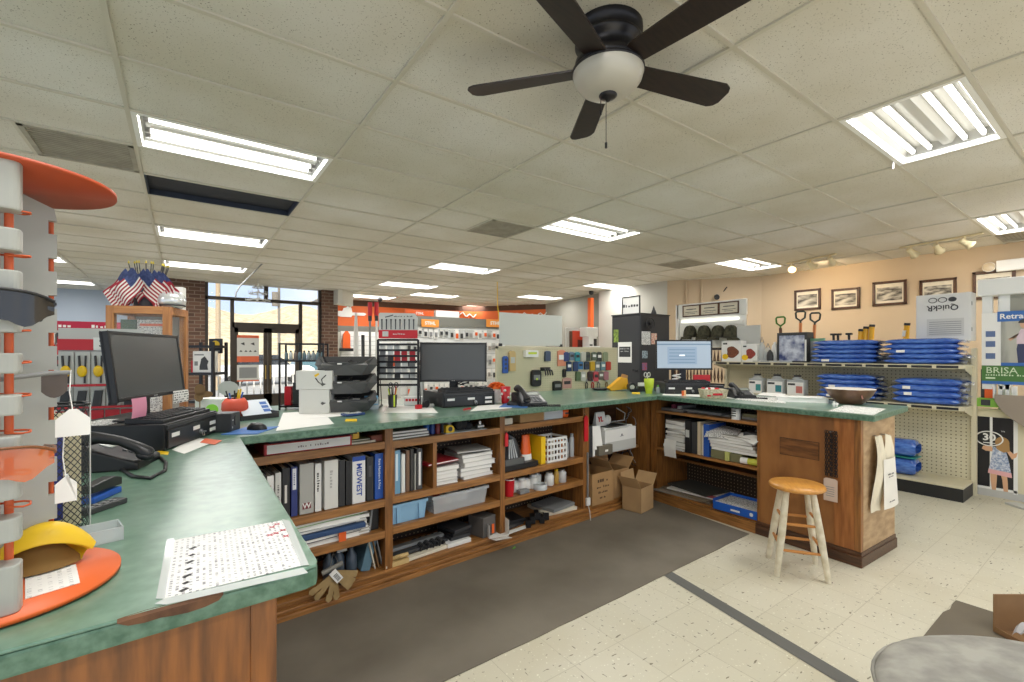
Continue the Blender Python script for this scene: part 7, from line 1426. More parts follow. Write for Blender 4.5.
t = T('security_camera', 'black security camera with antenna on the tan wall above the slatted display', 'camera', (8.6, 5.05, 2.63), -2.6); b = MB(M_black); b.cyl((0, .0, 0), (.16, 0, -.03), .05).cyl((-.02, 0, 0), (-.06, 0, .0), .02); b.build('body', t); MB(M_black).cyl((-.03, .06, .02), (.02, .18, .18), .01).build('antenna', t); MB(M_black).tube([(-.05, 0, 0), (-.09, 0, .06), (-.10, 0, .16)], .014, 8).build('mount', t)
for i, uu_ in enumerate((686, 701)): p = vp(uu_, 300, 9.05, 4.42, -1.0, 1.38); S('wall_conduit', ('left', 'right')[i] + ' thin conduit running up the tan corner wall', 'conduit', MB(M_wallr).cyl((p.x - .03, p.y - .03, 1.5), (p.x - .03, p.y - .03, CEIL), .016))

# ---------------------------------------------------------------- door displays at the right edge
BX = 6.92
def bp2(u, v): return vp(u, v, BX, 0, 0, 1)
a = bp2(983, 297); e = .12; t = T('screen_door_display', 'white retractable screen door display with printed poster at the right edge', 'display', (BX, 0, 0)); yl = a.y; yr = .25
M_vinyl = mat('white_vinyl', (228, 230, 228), .35)
zt_, zb_ = bp2(983, 297).z, .72
MB(M_vinyl).box(-.14, .11, yr, yl + .02, zt_, bp2(983, 283).z + .02).build('header_beam', t, .008); MB(M_vinyl).box(-.05, .03, yl - .075, yl, 1.13, zt_).build('left_jamb', t, .004); MB(M_vinyl).box(.07, .11, yl - .2, yl - .1, 0, zt_ + .05).build('rear_post', t); MB(M_vinyl).box(-.03, .03, yl - .20, yl - .12, 1.13, zt_).build('inner_jamb', t, .004)
pz = lambda v: bp2(1000, v).z
ps = MB(M_white).box(-.065, -.055, yr, yl - .0, pz(383), pz(313)).build('poster', t)
MB(mat('poster_blue', (52, 104, 176), .5)).box(-.0665, -.065, yr, yl - .115, pz(322), pz(312)).build('blue_band', ps); MB(mat('poster_blue')).box(-.0665, -.065, yr, yl - .14, pz(366), pz(362.5)).build('blue_band', ps); MB(mat('poster_photo', (176, 176, 166), .5, c2=(120, 122, 116), scale=3, stretch=(1, 3, .5))).box(-.0662, -.065, yr, yl - .14, pz(362.5), pz(322)).build('photo', ps)
MB(mat('brisa_green', (72, 118, 56), .5)).box(-.0665, -.065, yr, yl, pz(381), pz(365.5)).build('green_band', ps); MB(mat('poster_blue', (52, 104, 176), .5)).box(-.0667, -.065, yr, yl, pz(384), pz(381)).build('blue_strip', ps)
k = MB(M_white); k.text('Retractable', .075, -.067, yl - .13, pz(317.2), 'YZ', .0003, 'LEFT', .02); k.build('heading', ps); k = MB(mat('sage_ink', (206, 222, 190), .5)); k.text('BRISA', .09, -.067, yl - .03, pz(370.5), 'YZ', .0003, 'LEFT'); k.text('Retractable Screen', .03, -.067, yl - .03, pz(374.8), 'YZ', .0003, 'LEFT'); k.text('by Larson', .022, -.067, yl - .03, pz(378.3), 'YZ', .0003, 'LEFT') if False else k.box(-.067, -.0665, yl - .10, yl - .03, pz(378.8), pz(377.2)); k.build('lettering', ps)
k = MB(mat('icon_ink', (90, 110, 150), .5)); [k.prism_xz([(0, 0)] * 0 + [(-.0667, pz(v) - .03), (-.065, pz(v) - .03), (-.065, pz(v) + .03), (-.0667, pz(v) + .03)], yl - .10, yl - .03) for v in (334, 344, 356)]; k.build('icons', ps)
pf = MB(mat('poster_figure', (54, 60, 92), .6)); pf.M = Matrix.Translation((-.067, yl - .30, pz(362.5))) @ Matrix.Rotation(-PI / 2, 4, 'Z'); pf.prism_xz([(-.04, 0), (.06, 0), (.07, .16), (.05, .2), (-.04, .2), (-.05, .14)], -.0006, 0); pf.m(mat('poster_shirt', (210, 190, 200), .6)).prism_xz([(-.05, .19), (.05, .19), (.06, .31), (.03, .34), (-.02, .34), (-.05, .27)], -.0007, 0); pf.m(mat('poster_skin', (206, 164, 134), .6)).prism_xz([(.005 + .032 * math.cos(j * PI / 8), .385 + .04 * math.sin(j * PI / 8)) for j in range(16)], -.0007, 0).prism_xz([(-.05, .26), (-.03, .3), (-.09, .22), (-.11, .24)], -.0007, 0); pf.m(M_dark).prism_xz([(.038 * math.cos(j * PI / 8), .40 + .04 * math.sin(j * PI / 8)) for j in range(9)], -.0008, 0); pf.build('printed_woman', ps)
MB(mat('screen_mesh', (150, 150, 140), .6)).box(-.02, -.015, yr, yl - .2, pz(313), zt_).build('mesh_panel', t)
# grey-beige curved panel below the poster
t = T('curved_board', 'grey-beige panel with a curved edge under the screen door display', 'panel', (BX - .11, yl, .82)); b = MB(mat('taupe_panel', (148, 136, 122), .6)); b.M = Matrix.Rotation(-PI / 2, 4, 'Z'); b.prism_xz([(.10, .26), (.10, .20), (.15, .10), (.22, .02), (.32, -.06), (.42, -.12), (.8, -.12), (.8, .26)], 0, .03); b.build('panel', t)
t = T('door_poster_display', 'door display printed with a girl peering through black glass and a 30 badge', 'display', (BX - .0, .55, 0))
q0, q1 = bp2(978, 410), bp2(1003, 410); H = .97; yl2 = 1.16; off_ = yl2 - .55
dz = lambda v: bp2(990, v).z
b = MB(mat('cream_door_frame', (216, 208, 178), .5)); b.box(0, .06, -.45, off_, .0, dz(409)); b.build('door_body', t, .004)
MB(mat('printed_black_glass', (36, 36, 38), .3)).box(-.003, 0, off_ - .33, off_ - .0, .10, dz(417)).build('black_panes', t); b = MB(M_white); b.box(-.0045, -.003, off_ - .165, off_ - .145, .10, dz(417)).box(-.0045, -.003, off_ - .345, off_ - .315, .06, dz(415)).box(-.0045, -.003, off_ - .34, off_, .075, .10); b.build('white_stile', t)
MB(mat('printed_floor', (190, 190, 186), .5)).box(-.003, 0, off_ - .42, off_, .0, .075).build('printed_ground', t)
k = MB(M_white); cy_ = off_ - .14; zc_ = dz(438.5); pts = [(-.006, cy_ + .10 * math.cos(j * PI / 12), zc_ + .075 * math.sin(j * PI / 12)) for j in range(24)]; k.tube(pts, .006, 5, True); k.text('30', .10, -.0055, cy_, zc_ + .01, 'YZ', .0004, bold=.03); k.box(-.006, -.005, cy_ - .045, cy_ + .045, zc_ - .05, zc_ - .042); k.text('TM', .02, -.0055, cy_ - .10, zc_ + .085, 'YZ', .0003); k.build('badge', t)
g = MB(mat('girl_skin', (212, 166, 130), .6)); GO = Matrix.Translation((-.0045, off_ - .215, .075)) @ Matrix.Rotation(-PI / 2, 4, 'Z'); g.M = GO
g.prism_xz([(-.055, 0), (-.025, 0), (-.018, .12), (-.015, .22), (-.07, .22), (-.065, .1)], -.0006, 0).prism_xz([(.03, 0), (.062, 0), (.06, .1), (.05, .22), (.0, .22), (.02, .12)], -.0006, 0).prism_xz([(-.05, .43), (-.05, .40), (-.10, .40), (-.13, .42), (-.12, .45), (-.09, .46), (-.06, .46)], -.0006, 0).prism_xz([(.05, .42), (.09, .34), (.12, .37), (.13, .42), (.10, .40), (.06, .44)], -.0006, 0); 
g.m(mat('girl_dress', (214, 218, 226), .6, c2=(120, 140, 176), scale=60)).prism_xz([(-.08, .20), (.085, .18), (.07, .30), (.045, .43), (-.045, .45), (-.06, .32)], -.0008, 0); g.m(mat('pink_hem', (224, 170, 170), .6)).prism_xz([(-.085, .17), (.09, .15), (.085, .20), (-.08, .215)], -.0009, 0); g.m(mat('blond_hair', (168, 130, 80), .6)).prism_xz([(.02 + .052 * math.cos(j * PI / 9), .50 + .062 * math.sin(j * PI / 9)) for j in range(18)], -.0010, 0).prism_xz([(-.03, .50), (.07, .50), (.075, .42), (.03, .40), (-.02, .43)], -.0014, 0); g.build('printed_girl', t)
t = T('green_carton', 'green card box with a small photo above the girl display', 'box', (BX - .03, .85, dz(406.5))); b = MB(mat('lime_green_card', (124, 176, 62), .5)); b.box(-.05, .08, -.10, .25, 0, .09); b.build('carton', t, .003); MB(M_dark).box(-.0515, -.05, .15, .22, .015, .075).build('photo', t); k = MB(M_white); k.box(-.0515, -.05, -.06, .10, .05, .06); k.box(-.0515, -.05, -.04, .10, .03, .036); k.build('print', t)
t = T('window_samples', 'small white window frame samples standing on the green box', 'samples', (BX + .0, .85, dz(406.5) + .091)); b = MB(M_vinyl); [b.box(-.03, .03, .05 * i - .03, .05 * i, 0, .13 + .03 * (i % 2)) for i in range(4)]; b.build('sample', t); MB(M_orange).box(-.034, -.03, .14, .20, 0, .12).build('orange_card', t); MB(M_dark).box(-.02, .02, .19, .23, 0, .30).build('dark_tool', t)
S('cardboard_strip', 'cardboard strip lying on the floor in front of the girl display', 'cardboard', MB(M_lgrey).box(-.28, .28, -.06, .06, 0, .02), (6.55, .62, .0), .9)

# ---------------------------------------------------------------- shop aisle beyond the counter
t = T('aisle_gondola', 'white slatwall shelving with grey header hung with small packs, beyond the centre monitor', 'shelving', (3.2, 7.9, 0)); M_slatw = mat('white_slatwall', (222, 224, 222), .45)
b = MB(M_slatw).box(0, 2.3, .02, .06, .1, 2.02); b.build('slat_panel', t); [MB(M_grey).box(0, 2.3, .015, .02, .3 + .15 * i, .306 + .15 * i).build('groove', t) for i in range(12)]; MB(M_hdr).box(-.02, 2.32, -.01, .08, 2.02, 2.20).build('header', t, .004); MB(M_slatw).box(0, 2.3, -.45, .06, 0, .14).build('base_deck', t, .004)
rb = random.Random(17); cc = [M_paper, M_lgrey, M_dark, M_grey, M_white, M_paper2]
for r in range(5):
    for i in range(20):
        x = 3.36 + i * .108 + rb.uniform(-.01, .01); z = 1.98 - r * .26; h = rb.uniform(.13, .22)
        q = T('small_part_pack', 'small packaged part hanging on the white slatwall beyond the centre monitor', 'packet', (x, 7.905, z), 0, 'packaged parts on the white slatwall'); MB(M_paper if rb.random() < .6 else M_lgrey).box(-.04, .04, -.008, 0, -h, 0).build('card', q); MB(rb.choice([M_dark, M_grey, M_orange, M_dark, M_steel])).box(-.025, .025, -.022, -.008, -h * .85, -h * .4).build('contents', q)
for i, (u0, lab) in enumerate(((421.5, 'left'), (486.5, 'right'))):
    a, c = vp(u0, 319, 0, 7.86, 1, 0), vp(u0 + 17.5, 327.5, 0, 7.86, 1, 0); t = T('orange_sign', lab + ' small orange brand sign on the grey shelving header', 'sign', ((a.x + c.x) / 2, 7.875, c.z)); w_ = (c.x - a.x) / 2; h = a.z - c.z; MB(mat('amber_sign', (236, 150, 60), .5)).box(-w_, w_, -.012, .0, 0, h).build('plate', t, .004); MB(M_white).text('STIHL', h * .6, 0, -.0125, h * .5, 'XZ', .0005, bold=.03).build('lettering', t)
a, c = vp(405, 309.5, 0, 7.95, 1, 0), vp(433.5, 319, 0, 7.95, 1, 0); t = T('orange_sign', 'largest orange brand sign, standing on top of the grey shelving header', 'sign', ((a.x + c.x) / 2, 7.95, 2.205)); w_ = (c.x - a.x) / 2; h = a.z - 2.205; MB(M_orange).box(-w_, w_, -.015, .015, 0, h).build('plate', t, .004); MB(M_white).text('STIHL', h * .62, 0, -.0155, h * .42, 'XZ', .0005, bold=.03).build('lettering', t)
S('white_carton', 'low white carton lying on the grey header right of the large orange sign', 'box', MB(M_paper).box(-.25, .25, -.04, .04, 0, .12), (c.x + .27, 7.93, 2.201))
S('hanging_rope', 'thin yellow cord hanging from the ceiling to the grey header', 'rope', MB(M_yellow).tube([(5.28, 7.9, CEIL), (5.29, 7.9, 2.5), (5.33, 7.9, 2.205)], .008, 6))
# emblems on the orange wall band
def on_back(u, v):
    p = vp(u, v, 3.25, 13.0, 4.25, -.5)
    return p if p.x < 7.45 else vp(u, v, 7.5, 12.5, 1.3, -1.95)
ea = math.atan2(-.5, 4.25)
p = on_back(349, 313.5); t = T('wall_emblem', 'white chainsaw-shaped emblem on the orange wall band at left', 'sign', (p.x, p.y - .02, p.z), ea); b = MB(M_white); b.prism_xz([(-.38, -.06), (-.30, .06), (-.18, .06), (-.15, .14), (-.02, .18), (.06, .14), (.08, .03), (.40, .03), (.46, .0), (.40, -.05), (.08, -.05), (.05, -.10), (-.2, -.10)], -.02, 0); b.tube([(-.06, -.01, .15), (.0, -.01, .24), (.04, -.01, .16)], .02, 6); b.build('emblem', t)
for i, u in enumerate((468, 531)):
    p = on_back(u, 314); an = ea if i == 0 else math.atan2(-1.95, 1.3); t = T('wall_emblem', ('faint white script emblem on the middle of the orange wall band', 'white script emblem at the right end of the orange wall band')[i], 'sign', (p.x - .02 * i, p.y - .02, p.z - .03), an); b = MB(M_white); b.tube([(-.5 + .05 * j, -.008, .05 * math.sin(j * 1.3) + .03 * math.sin(j * .4)) for j in range(21)], .018, 6); b.build('script', t)
# wall rack beside the brick: slats, saws, loppers
p0 = on_back(336, 345)
t = T('slatwall', 'white slatwall panel beside the brick column hung with long tools', 'wall rack', (3.6, 12.5, 0)); MB(M_slatw).box(-.2, 1.6, 0, .04, .9, 2.1).build('panel', t); [MB(M_grey).box(-.2, 1.6, -.004, 0, 1.0 + .12 * i, 1.006 + .12 * i).build('groove', t) for i in range(9)]
def tool(u, v0, v1, y, r, m, name, lab, cat, cap=None, flat=False):
    a, c = vp(u, v0, 0, y, 1, 0), vp(u, v1, 0, y, 1, 0); c.z = 0 if y < 12 else c.z; t = T(name, lab, cat, (a.x, y, c.z)); h = a.z - c.z; b = MB(m)
    if flat: b.prism_xz([(-r, 0), (r, 0), (r * .9, h * .8), (r * .3, h), (-r * .3, h), (-r * .9, h * .8)], -.02, .02)
    else: b.cyl((0, 0, 0), (0, 0, h), r)
    b.build('body', t)
    if cap: MB(cap).box(-r * 1.8, r * 1.8, -.03, .03, -.06, .02).build('guard', t)
    return t
tool(346.5, 331, 349, 12.4, .10, M_orange, 'orange_scabbard', 'orange saw scabbard hanging beside the brick column', 'tool', M_black, True)
tool(356, 313, 360, 9.0, .045, M_white, 'white_trimmer_guard', 'tall white pointed tool guard in front of the slatwall', 'tool', None, True)
for u, v, m, lab in ((370, 303, M_grey, 'left long pole tool with red grip rising behind the bit display'), (376.5, 303, M_white, 'right long pole tool with red grip and white shaft behind the bit display')): t = tool(u, v, 358, 8.6, .02, m, 'pole_saw', lab, 'pole saw'); zt2 = vp(u, v, 0, 8.6, 1, 0).z; MB(M_red).cyl((0, 0, zt2 - .24), (0, 0, zt2 + .01), .04).build('grip', t); MB(M_dark).cyl((0, 0, zt2 - .34), (0, 0, zt2 - .24), .032).build('collar', t)
tool(363, 335, 352, 8.6, .03, M_dark, 'garden_stake', 'dark upright tool left of the bit display', 'tool'); 
t = T('display_table', 'low display of white stacked goods behind the charcoal bins', 'display', (2.9, 8.8, 0)); MB(M_white).box(0, 1.3, 0, .5, 0, 1.25).build('table', t, .01); [MB((M_dark, M_grey, M_orange, M_paper2)[i % 4]).box(.1 + .2 * i, .26 + .2 * i, .1, .3, 1.25, 1.38 + .05 * (i % 3)).build('goods', t) for i in range(6)]
S('ceiling_sensor', 'small black dome camera on the ceiling beyond the soffit', 'camera', MB(M_black).lathe([(.0, -.13), (.05, -.11), (.07, -.06), (.05, 0)], 16, cap=False), tuple(hz(380, 297, CEIL)))
S('ceiling_sensor', 'small black dome camera on the ceiling at the end of the white wall', 'camera', MB(M_black).lathe([(.0, -.10), (.05, -.08), (.06, -.03), (.05, 0)], 16, cap=False), (7.85, 7.75, CEIL))
S('orange_pole', 'orange square pole beside the white wall', 'pole', MB(M_orange).box(-.05, .05, -.05, .05, 0, 2.83), (7.9, 7.82, 0))
# framed red panel and white machine beyond the pegboard
t = T('framed_display', 'red-orange framed panel seen over the right end of the pegboard', 'panel', (*vp(579, 340, 0, 7.2, 1, 0)[:2], 0), 0); b = MB(M_lgrey); b.box(-.36, .36, 0, .04, 0, 2.05); b.build('frame', t); MB(M_brown).box(-.28, -.2, -.01, 0, .3, 1.98).build('dark_edge', t); MB(mat('signal_red', (206, 70, 40), .5)).box(-.2, .36, -.01, 0, .3, 1.99).build('red_field', t); MB(mat('maroon_field', (100, 40, 30), .6)).box(-.05, .36, -.014, -.01, .3, 1.80).build('maroon_field', t)
t = T('white_machine', 'white and black machine standing right of the red panel', 'machine', (*vp(593, 340, 0, 6.93, 1, 0)[:2], 0)); b = MB(M_white); b.box(-.12, .12, 0, .2, .9, 1.9).box(-.2, .14, -.02, .2, 1.86, 2.06).box(-.3, .02, -.2, .0, 1.62, 1.66); b.build('body', t, .02); MB(M_black).box(.02, .1, -.01, .0, 1.4, 1.82).box(-.1, -.02, -.01, 0, 1.5, 1.7).build('black_panel', t); MB(M_white).box(-.12, .12, 0, .2, 0, .9).build('stand', t)

# ---------------------------------------------------------------- far left: oak display case with flags, racks
OC = Vector((-.08, 4.5, 0)); oz = R_(-20)
t = T('oak_display_case', 'oak display cabinet with glass front behind the left monitor, flags on top', 'display case', OC, oz); w_, d_, h = .42, .36, 1.87
for x in (-w_, -.05):
    for y in (0, d_ - .05): MB(M_oak).box(x, x + .05, y, y + .05, 0, h).build('post', t, .003)
b = MB(wood('oak_rail', (190, 132, 78), (162, 106, 58), axis=0)); b.box(-w_ + .05, -.05, .0, .04, h - .06, h).box(-w_ + .05, -.05, d_ - .04, d_, h - .06, h).box(-.05, 0, .05, d_ - .05, h - .06, h).box(-w_, -w_ + .05, .05, d_ - .05, h - .06, h).box(-w_ + .05, -.05, 0, .04, .95, 1.0); b.build('rail', t, .003)
MB(M_oak).box(-w_, 0, 0, d_, .90, .95).box(-w_, 0, .0, d_, 0, .1).box(-w_ + .02, -.02, .02, d_ - .02, h - .03, h - .01).build('shelf_board', t); MB(M_glass).box(-w_ + .05, -.05, .015, .02, 1.0, h - .06).build('glass_front', t); MB(M_glass).box(-.02, -.015, .05, d_ - .05, .95, h - .06).build('glass_side', t); MB(mat('pale_case_back', (176, 178, 172), .6)).box(-w_ + .05, -.05, d_ - .03, d_ - .02, .95, h - .06).build('back_panel', t)
OM = Matrix.Translation(OC) @ Matrix.Rotation(oz, 4, 'Z')
for i, (x, y, z, ww, hh_, m, lab) in enumerate(((-.33, .12, .951, .10, .82, mat('dark_green_box', (70, 104, 78), .5), 'tall green box inside the oak display case'), (-.16, .10, .951, .20, .82, M_printv, 'white printed leaflet board inside the oak display case'))):
    q = OM @ Vector((x, y, z)); S('boxed_product', lab, 'box', MB(m).box(-ww/2, ww/2, 0, .06, 0, hh_), q, oz, bevel=.003)
q = OM @ Vector((-.16, .098, 1.72)); S('orange_strip', 'orange strip at the top of the leaflet inside the oak display case', 'paper', MB(M_orange).box(-.08, .08, -.002, 0, 0, .02), q, oz)
q = OM @ Vector((-.03, .12, h)); t = T('chrome_helmet', 'shiny white and chrome helmet on the right end of the oak display case', 'helmet', (q.x, q.y, h + .001)); MB(mat('chrome_white', (220, 222, 220), .12, .5)).lathe([(.07, 0), (.092, .03), (.096, .06), (.086, .10), (.055, .13), (.0, .142)], 24, cap=False).build('shell', t); MB(M_dark).tube([(.088 * math.cos(i * PI / 12), .088 * math.sin(i * PI / 12), .018) for i in range(24)], .007, 6, True).build('rim', t)
q = OM @ Vector((-.05, .27, h)); t = T('white_sign_box', 'small white slanted box between the flags and the helmet on the oak case', 'box', (q.x, q.y, h + .001), oz); b = MB(M_paper); b.box(-.07, .04, 0, .07, .0, .19); b.build('box', t, .004)
q = OM @ Vector((-.22, .18, h)); t = T('flag_bucket', 'dark bucket holding the small flags on top of the oak display case', 'bucket', (q.x, q.y, h)); MB(mat('dark_bucket', (50, 50, 56), .5)).lathe([(.09, 0), (.11, .15), (.10, .15), (.085, .01)], 24).build('bucket', t)
fr_, fw, fb_ = mat('flag_red', (156, 34, 50), .7), mat('flag_white', (226, 222, 214), .7), mat('flag_navy', (42, 54, 98), .7, c2=(70, 84, 130), scale=60)
rb = random.Random(4)
for i in range(12):
    az = -2.9 + i * .30 + rb.uniform(-.05, .05); lean = .10 + .12 * rb.random(); base = Vector((q.x, q.y, h + .06)); d = Vector((math.cos(az) * lean, math.sin(az) * lean * .6, 1)).normalized()
    if i % 2: d = Vector((math.cos(az) * .28, -abs(math.sin(az)) * .10, 1)).normalized()
    L = .29; top = base + d * L
    t = T('small_flag', 'small American flag on a stick in the bucket on the oak case', 'flag', base + Vector((math.cos(az) * .05, math.sin(az) * .05, -.03)), 0, 'small American flags in the bucket')
    MB(M_dark).cyl((0, 0, 0), tuple(d * (L + .03)), .0035, n=6).build('stick', t); MB(mat('gold_tip', (200, 180, 70), .4)).lathe([(.0, .0), (.008, .008), (.0, .028)], 8, cap=False).build('tip', t).location = d * (L + .028)
    rgt = Vector((.8131, -.5821, 0)); sg = -1 if i < 5 else 1; dn = Vector((0, 0, -1))
    fo = -.030 - .012 * (i % 4)
    def ff(a, c, d=d, sg=sg, i=i, fo=fo):
        p_ = d * (L - .015); ax = (rgt * sg * (.62 + .05 * (i % 3)) + dn * .75).normalized(); ay = (dn * .8 - rgt * sg * .55).normalized()
        return p_ + ax * (.25 * a) + ay * (.165 * c) + Vector((-.5821, -.8131, 0)) * (-fo + .014 * math.sin(a * 7 + i) * (.3 + a))
    MB(fr_).grid(ff, 16, 13, True, lambda a, c: fb_ if (a < .42 and c < 7 / 13) else (fr_ if int(c * 13) % 2 == 0 else fw)).build('cloth', t)
# red-topped rack and blister packs at far left
p = C0 + ray(80, 350) * 6.0; t = T('red_rack', 'display rack with crimson header full of red and white packs at far left', 'display rack', (p.x, p.y, 0), R_(-5)); b = MB(M_lgrey); b.box(-1.0, .55, 0, .04, 0, 1.86); b.build('panel', t); MB(mat('crimson_header', (176, 24, 60), .5)).box(-1.0, .55, -.03, 0, 1.80, 1.92).build('header', t); k = MB(M_white); k.text('OREGON', .07, -.2, -.031, 1.86, 'XZ', .0005); k.text('OREGON', .07, .25, -.031, 1.86, 'XZ', .0005); k.build('lettering', t)
rb = random.Random(23)
for r in range(3):
    for i in range(11):
        x = -.45 + i * .09; z = 1.77 - .15 * r; q = Matrix.Translation((p.x, p.y, 0)) @ Matrix.Rotation(R_(-5), 4, 'Z') @ Vector((x, -.012, z)); o = T('red_pack', 'small red and white pack on the crimson-headed rack', 'packet', q, R_(-5), 'red packs on the crimson-headed rack'); MB(rb.choice([M_red, M_red, M_paper, M_dark])).box(-.038, .038, -.02, 0, -.13, 0).build('card', o); MB(rb.choice([M_white, M_lgrey, M_red])).box(-.025, .025, -.024, -.02, -.10, -.05).build('label', o)
p = on(104, 430); RB = CAMR + .45; t = T('blister_rack', 'countertop rack of yellow-headed blister packs left of the monitor', 'display rack', (p.x, p.y, ZC), RB)
bk = MB(M_lgrey); bk.box(-.20, .16, .03, .04, 0, .56); bk.box(-.20, .16, -.08, .04, 0, .015); bk.build('panel', t); MB(M_red).box(-.20, -.05, .018, .03, .44, .50).build('red_header', t); hd = MB(M_white).box(-.05, .16, .016, .03, .44, .51).build('white_header', t); k = MB(M_dark); k.text('3R', .05, .0, .0155, .475, 'XZ', .0004, bold=.02); k.build('lettering', hd)
MQ = Matrix.Translation((p.x, p.y, ZC)) @ Matrix.Rotation(RB, 4, 'Z')
for r, (z, hh_) in enumerate(((.43, .18), (.24, .12), (.115, .11))):
    for i in range(5):
        q = MQ @ Vector((-.16 + .068 * i, .006 - .015 * r, z)); o = T('blister_pack', ('yellow-centred tool pack hanging in the top row left of the monitor', 'black tool pack hanging in the middle row left of the monitor', 'red-banded tool pack in the bottom row left of the monitor')[r], 'packet', q, RB, ('yellow-centred packs left of the monitor', 'black tool packs left of the monitor', 'red-banded packs left of the monitor')[r])
        MB((M_lgrey, M_lgrey, M_clear2)[r]).box(-.031, .031, .0, .004, -hh_, 0).build('card', o)
        if r == 0: MB(M_yellow).ball(0, -.008, -.105, .022, .012, .032).build('yellow_head', o); MB(M_dark).tube([(-.014, -.004, -.02), (-.010, -.006, -.08)], .006, 6).tube([(.014, -.004, -.02), (.010, -.006, -.17)], .005, 6).build('blades', o)
        elif r == 1: MB(M_dark).prism_xz([(-.022, -.11), (.014, -.11), (.024, -.02), (-.010, -.02)], -.014, .0).build('tool', o)
        else: MB(M_red).box(-.031, .031, -.006, 0, -.05, -.0).build('red_band', o); MB(M_black).box(-.02, .02, -.016, 0, -.10, -.055).build('tool', o)
for z, m in ((.245, M_red), (.125, M_red)): S('price_rail', 'red price rail on the blister pack rack, %s row' % ('upper' if z > .2 else 'lower'), 'rail', MB(m).box(-.19, .15, -.05, -.044, 0, .012), MQ @ Vector((0, 0, z)), RB)
# black shelf with boxed mask and small sign by the window
p = C0 + ray(201, 372) * 5.4; t = T('black_shelf', 'black metal shelf stand beside the brick column', 'shelf', (p.x, p.y, 0), CAMR); b = MB(M_blackm); [b.box(x - .014, x + .014, y - .014, y + .014, 0, 1.64) for x in (-.17, .14) for y in (0, .25)]; b.build('frame', t); [MB(M_blackm).box(-.18, .15, -.01, .26, z - .03, z).build('shelf', t) for z in (1.28, 1.60, .95)]
q = p + Matrix.Rotation(CAMR, 3, 'Z') @ Vector((-.0, .02, 0)); t = T('mask_box', 'white box picturing a black mask on the black shelf stand', 'box', (q.x, q.y, 1.281), CAMR); MB(M_white).box(-.11, .11, 0, .12, 0, .25).build('carton', t, .003); MB(M_dark).prism_xz([(-.03, .03), (.07, .03), (.06, .09), (.075, .13), (.03, .19), (-.01, .16), (-.02, .11), (-.03, .07)], -.002, 0).build('picture', t); k = MB(M_grey); k.box(-.09, .02, -.002, 0, .20, .215); k.box(-.09, -.05, -.002, 0, .08, .13); k.build('print', t); MB(M_red).box(-.13, -.112, 0, .1, 0, .14).build('red_edge', t)
p = C0 + ray(215.5, 346) * 5.6; t = T('yellow_sign', 'small black sign with a yellow disc beside the storefront', 'sign', p, CAMR); MB(M_black).box(-.08, .08, 0, .015, -.09, .09).build('plate', t); MB(M_yellow).prism_xz([(.05 * math.cos(j * PI / 10), .02 + .045 * math.sin(j * PI / 10)) for j in range(20)], -.003, 0).build('disc', t); MB(M_grey).box(-.05, .05, -.002, 0, -.075, -.05).build('print', t); MB(M_blackm).tube([(-.05, .02, 0), (-.05, .06, -.3), (-.05, .06, -p.z)], .012, 8).build('post', t)
# posters on the left door
def door_sign(u0, v0, u1, v1, lab, kind):
    a, c = vp(u0, v0, 0, 11.34, 1, 0), vp(u1, v1, 0, 11.34, 1, 0); t = T('door_poster', lab, 'poster', ((a.x + c.x) / 2, 11.34, c.z)); w_, h = (c.x - a.x) / 2, a.z - c.z; MB(M_lgrey).box(-w_, w_, 0, .006, 0, h).build('sheet', t); k = MB(mat('terracotta', (206, 96, 60), .6))
    if kind: k.box(-w_, w_, -.001, 0, 0, h * .08)
    else: k.box(-w_, w_, -.001, 0, h * .90, h).box(-w_, w_, -.001, 0, 0, h * .22)
    k.build('orange_band', t); k = MB(M_dark)
    if kind: k.m(M_grey).box(-w_ * .8, w_ * .8, -.001, 0, h * .2, h * .85)
    else:
        for x in (-.5, .4): k.prism_xz([(w_ * (x - .2), h * .68), (w_ * (x + .2), h * .62), (w_ * (x + .15), h * .74)], -.001, 0)
        for x in (-.65, -.2, .2, .65): k.prism_xz([(w_ * (x - .15), h * .38), (w_ * (x + .15), h * .38), (w_ * x, h * .45)], -.001, 0)
    k.build('print', t)
door_sign(237, 335, 259, 362, 'orange-banded product poster on the left glass door', 0); door_sign(237, 365, 259, 381, 'grey notice under the orange-banded poster on the left door', 1)
S('hanging_cable', 'cable hanging from the ceiling in front of the storefront transom', 'cable', MB(M_grey).tube([hz(262, 264, CEIL), *[vp(u, v, 0, 9.6, 1, 0) for u, v in ((248, 278), (240, 286), (236, 293), (235.5, 298))]], .012, 6))
p = vp(258, 293, 0, 10.4, 1, 0); t = T('wire_sculpture', 'small white wire chandelier hanging in front of the storefront transom', 'chandelier', p); b = MB(M_lgrey); b.cyl((0, 0, -.18), (0, 0, CEIL - p.z), .008)
for z, r in ((-.15, .22), (-.02, .16), (.10, .10)): b.tube([(r * math.cos(i * PI / 8), r * math.sin(i * PI / 8), z) for i in range(16)], .008, 5, True); [b.tube([(0, 0, z + .05), (r * math.cos(a), r * math.sin(a), z), (r * math.cos(a), r * math.sin(a), z + .06)], .007, 5) for a in [j * PI / 4 for j in range(8)]]
b.build('wire_frame', t)

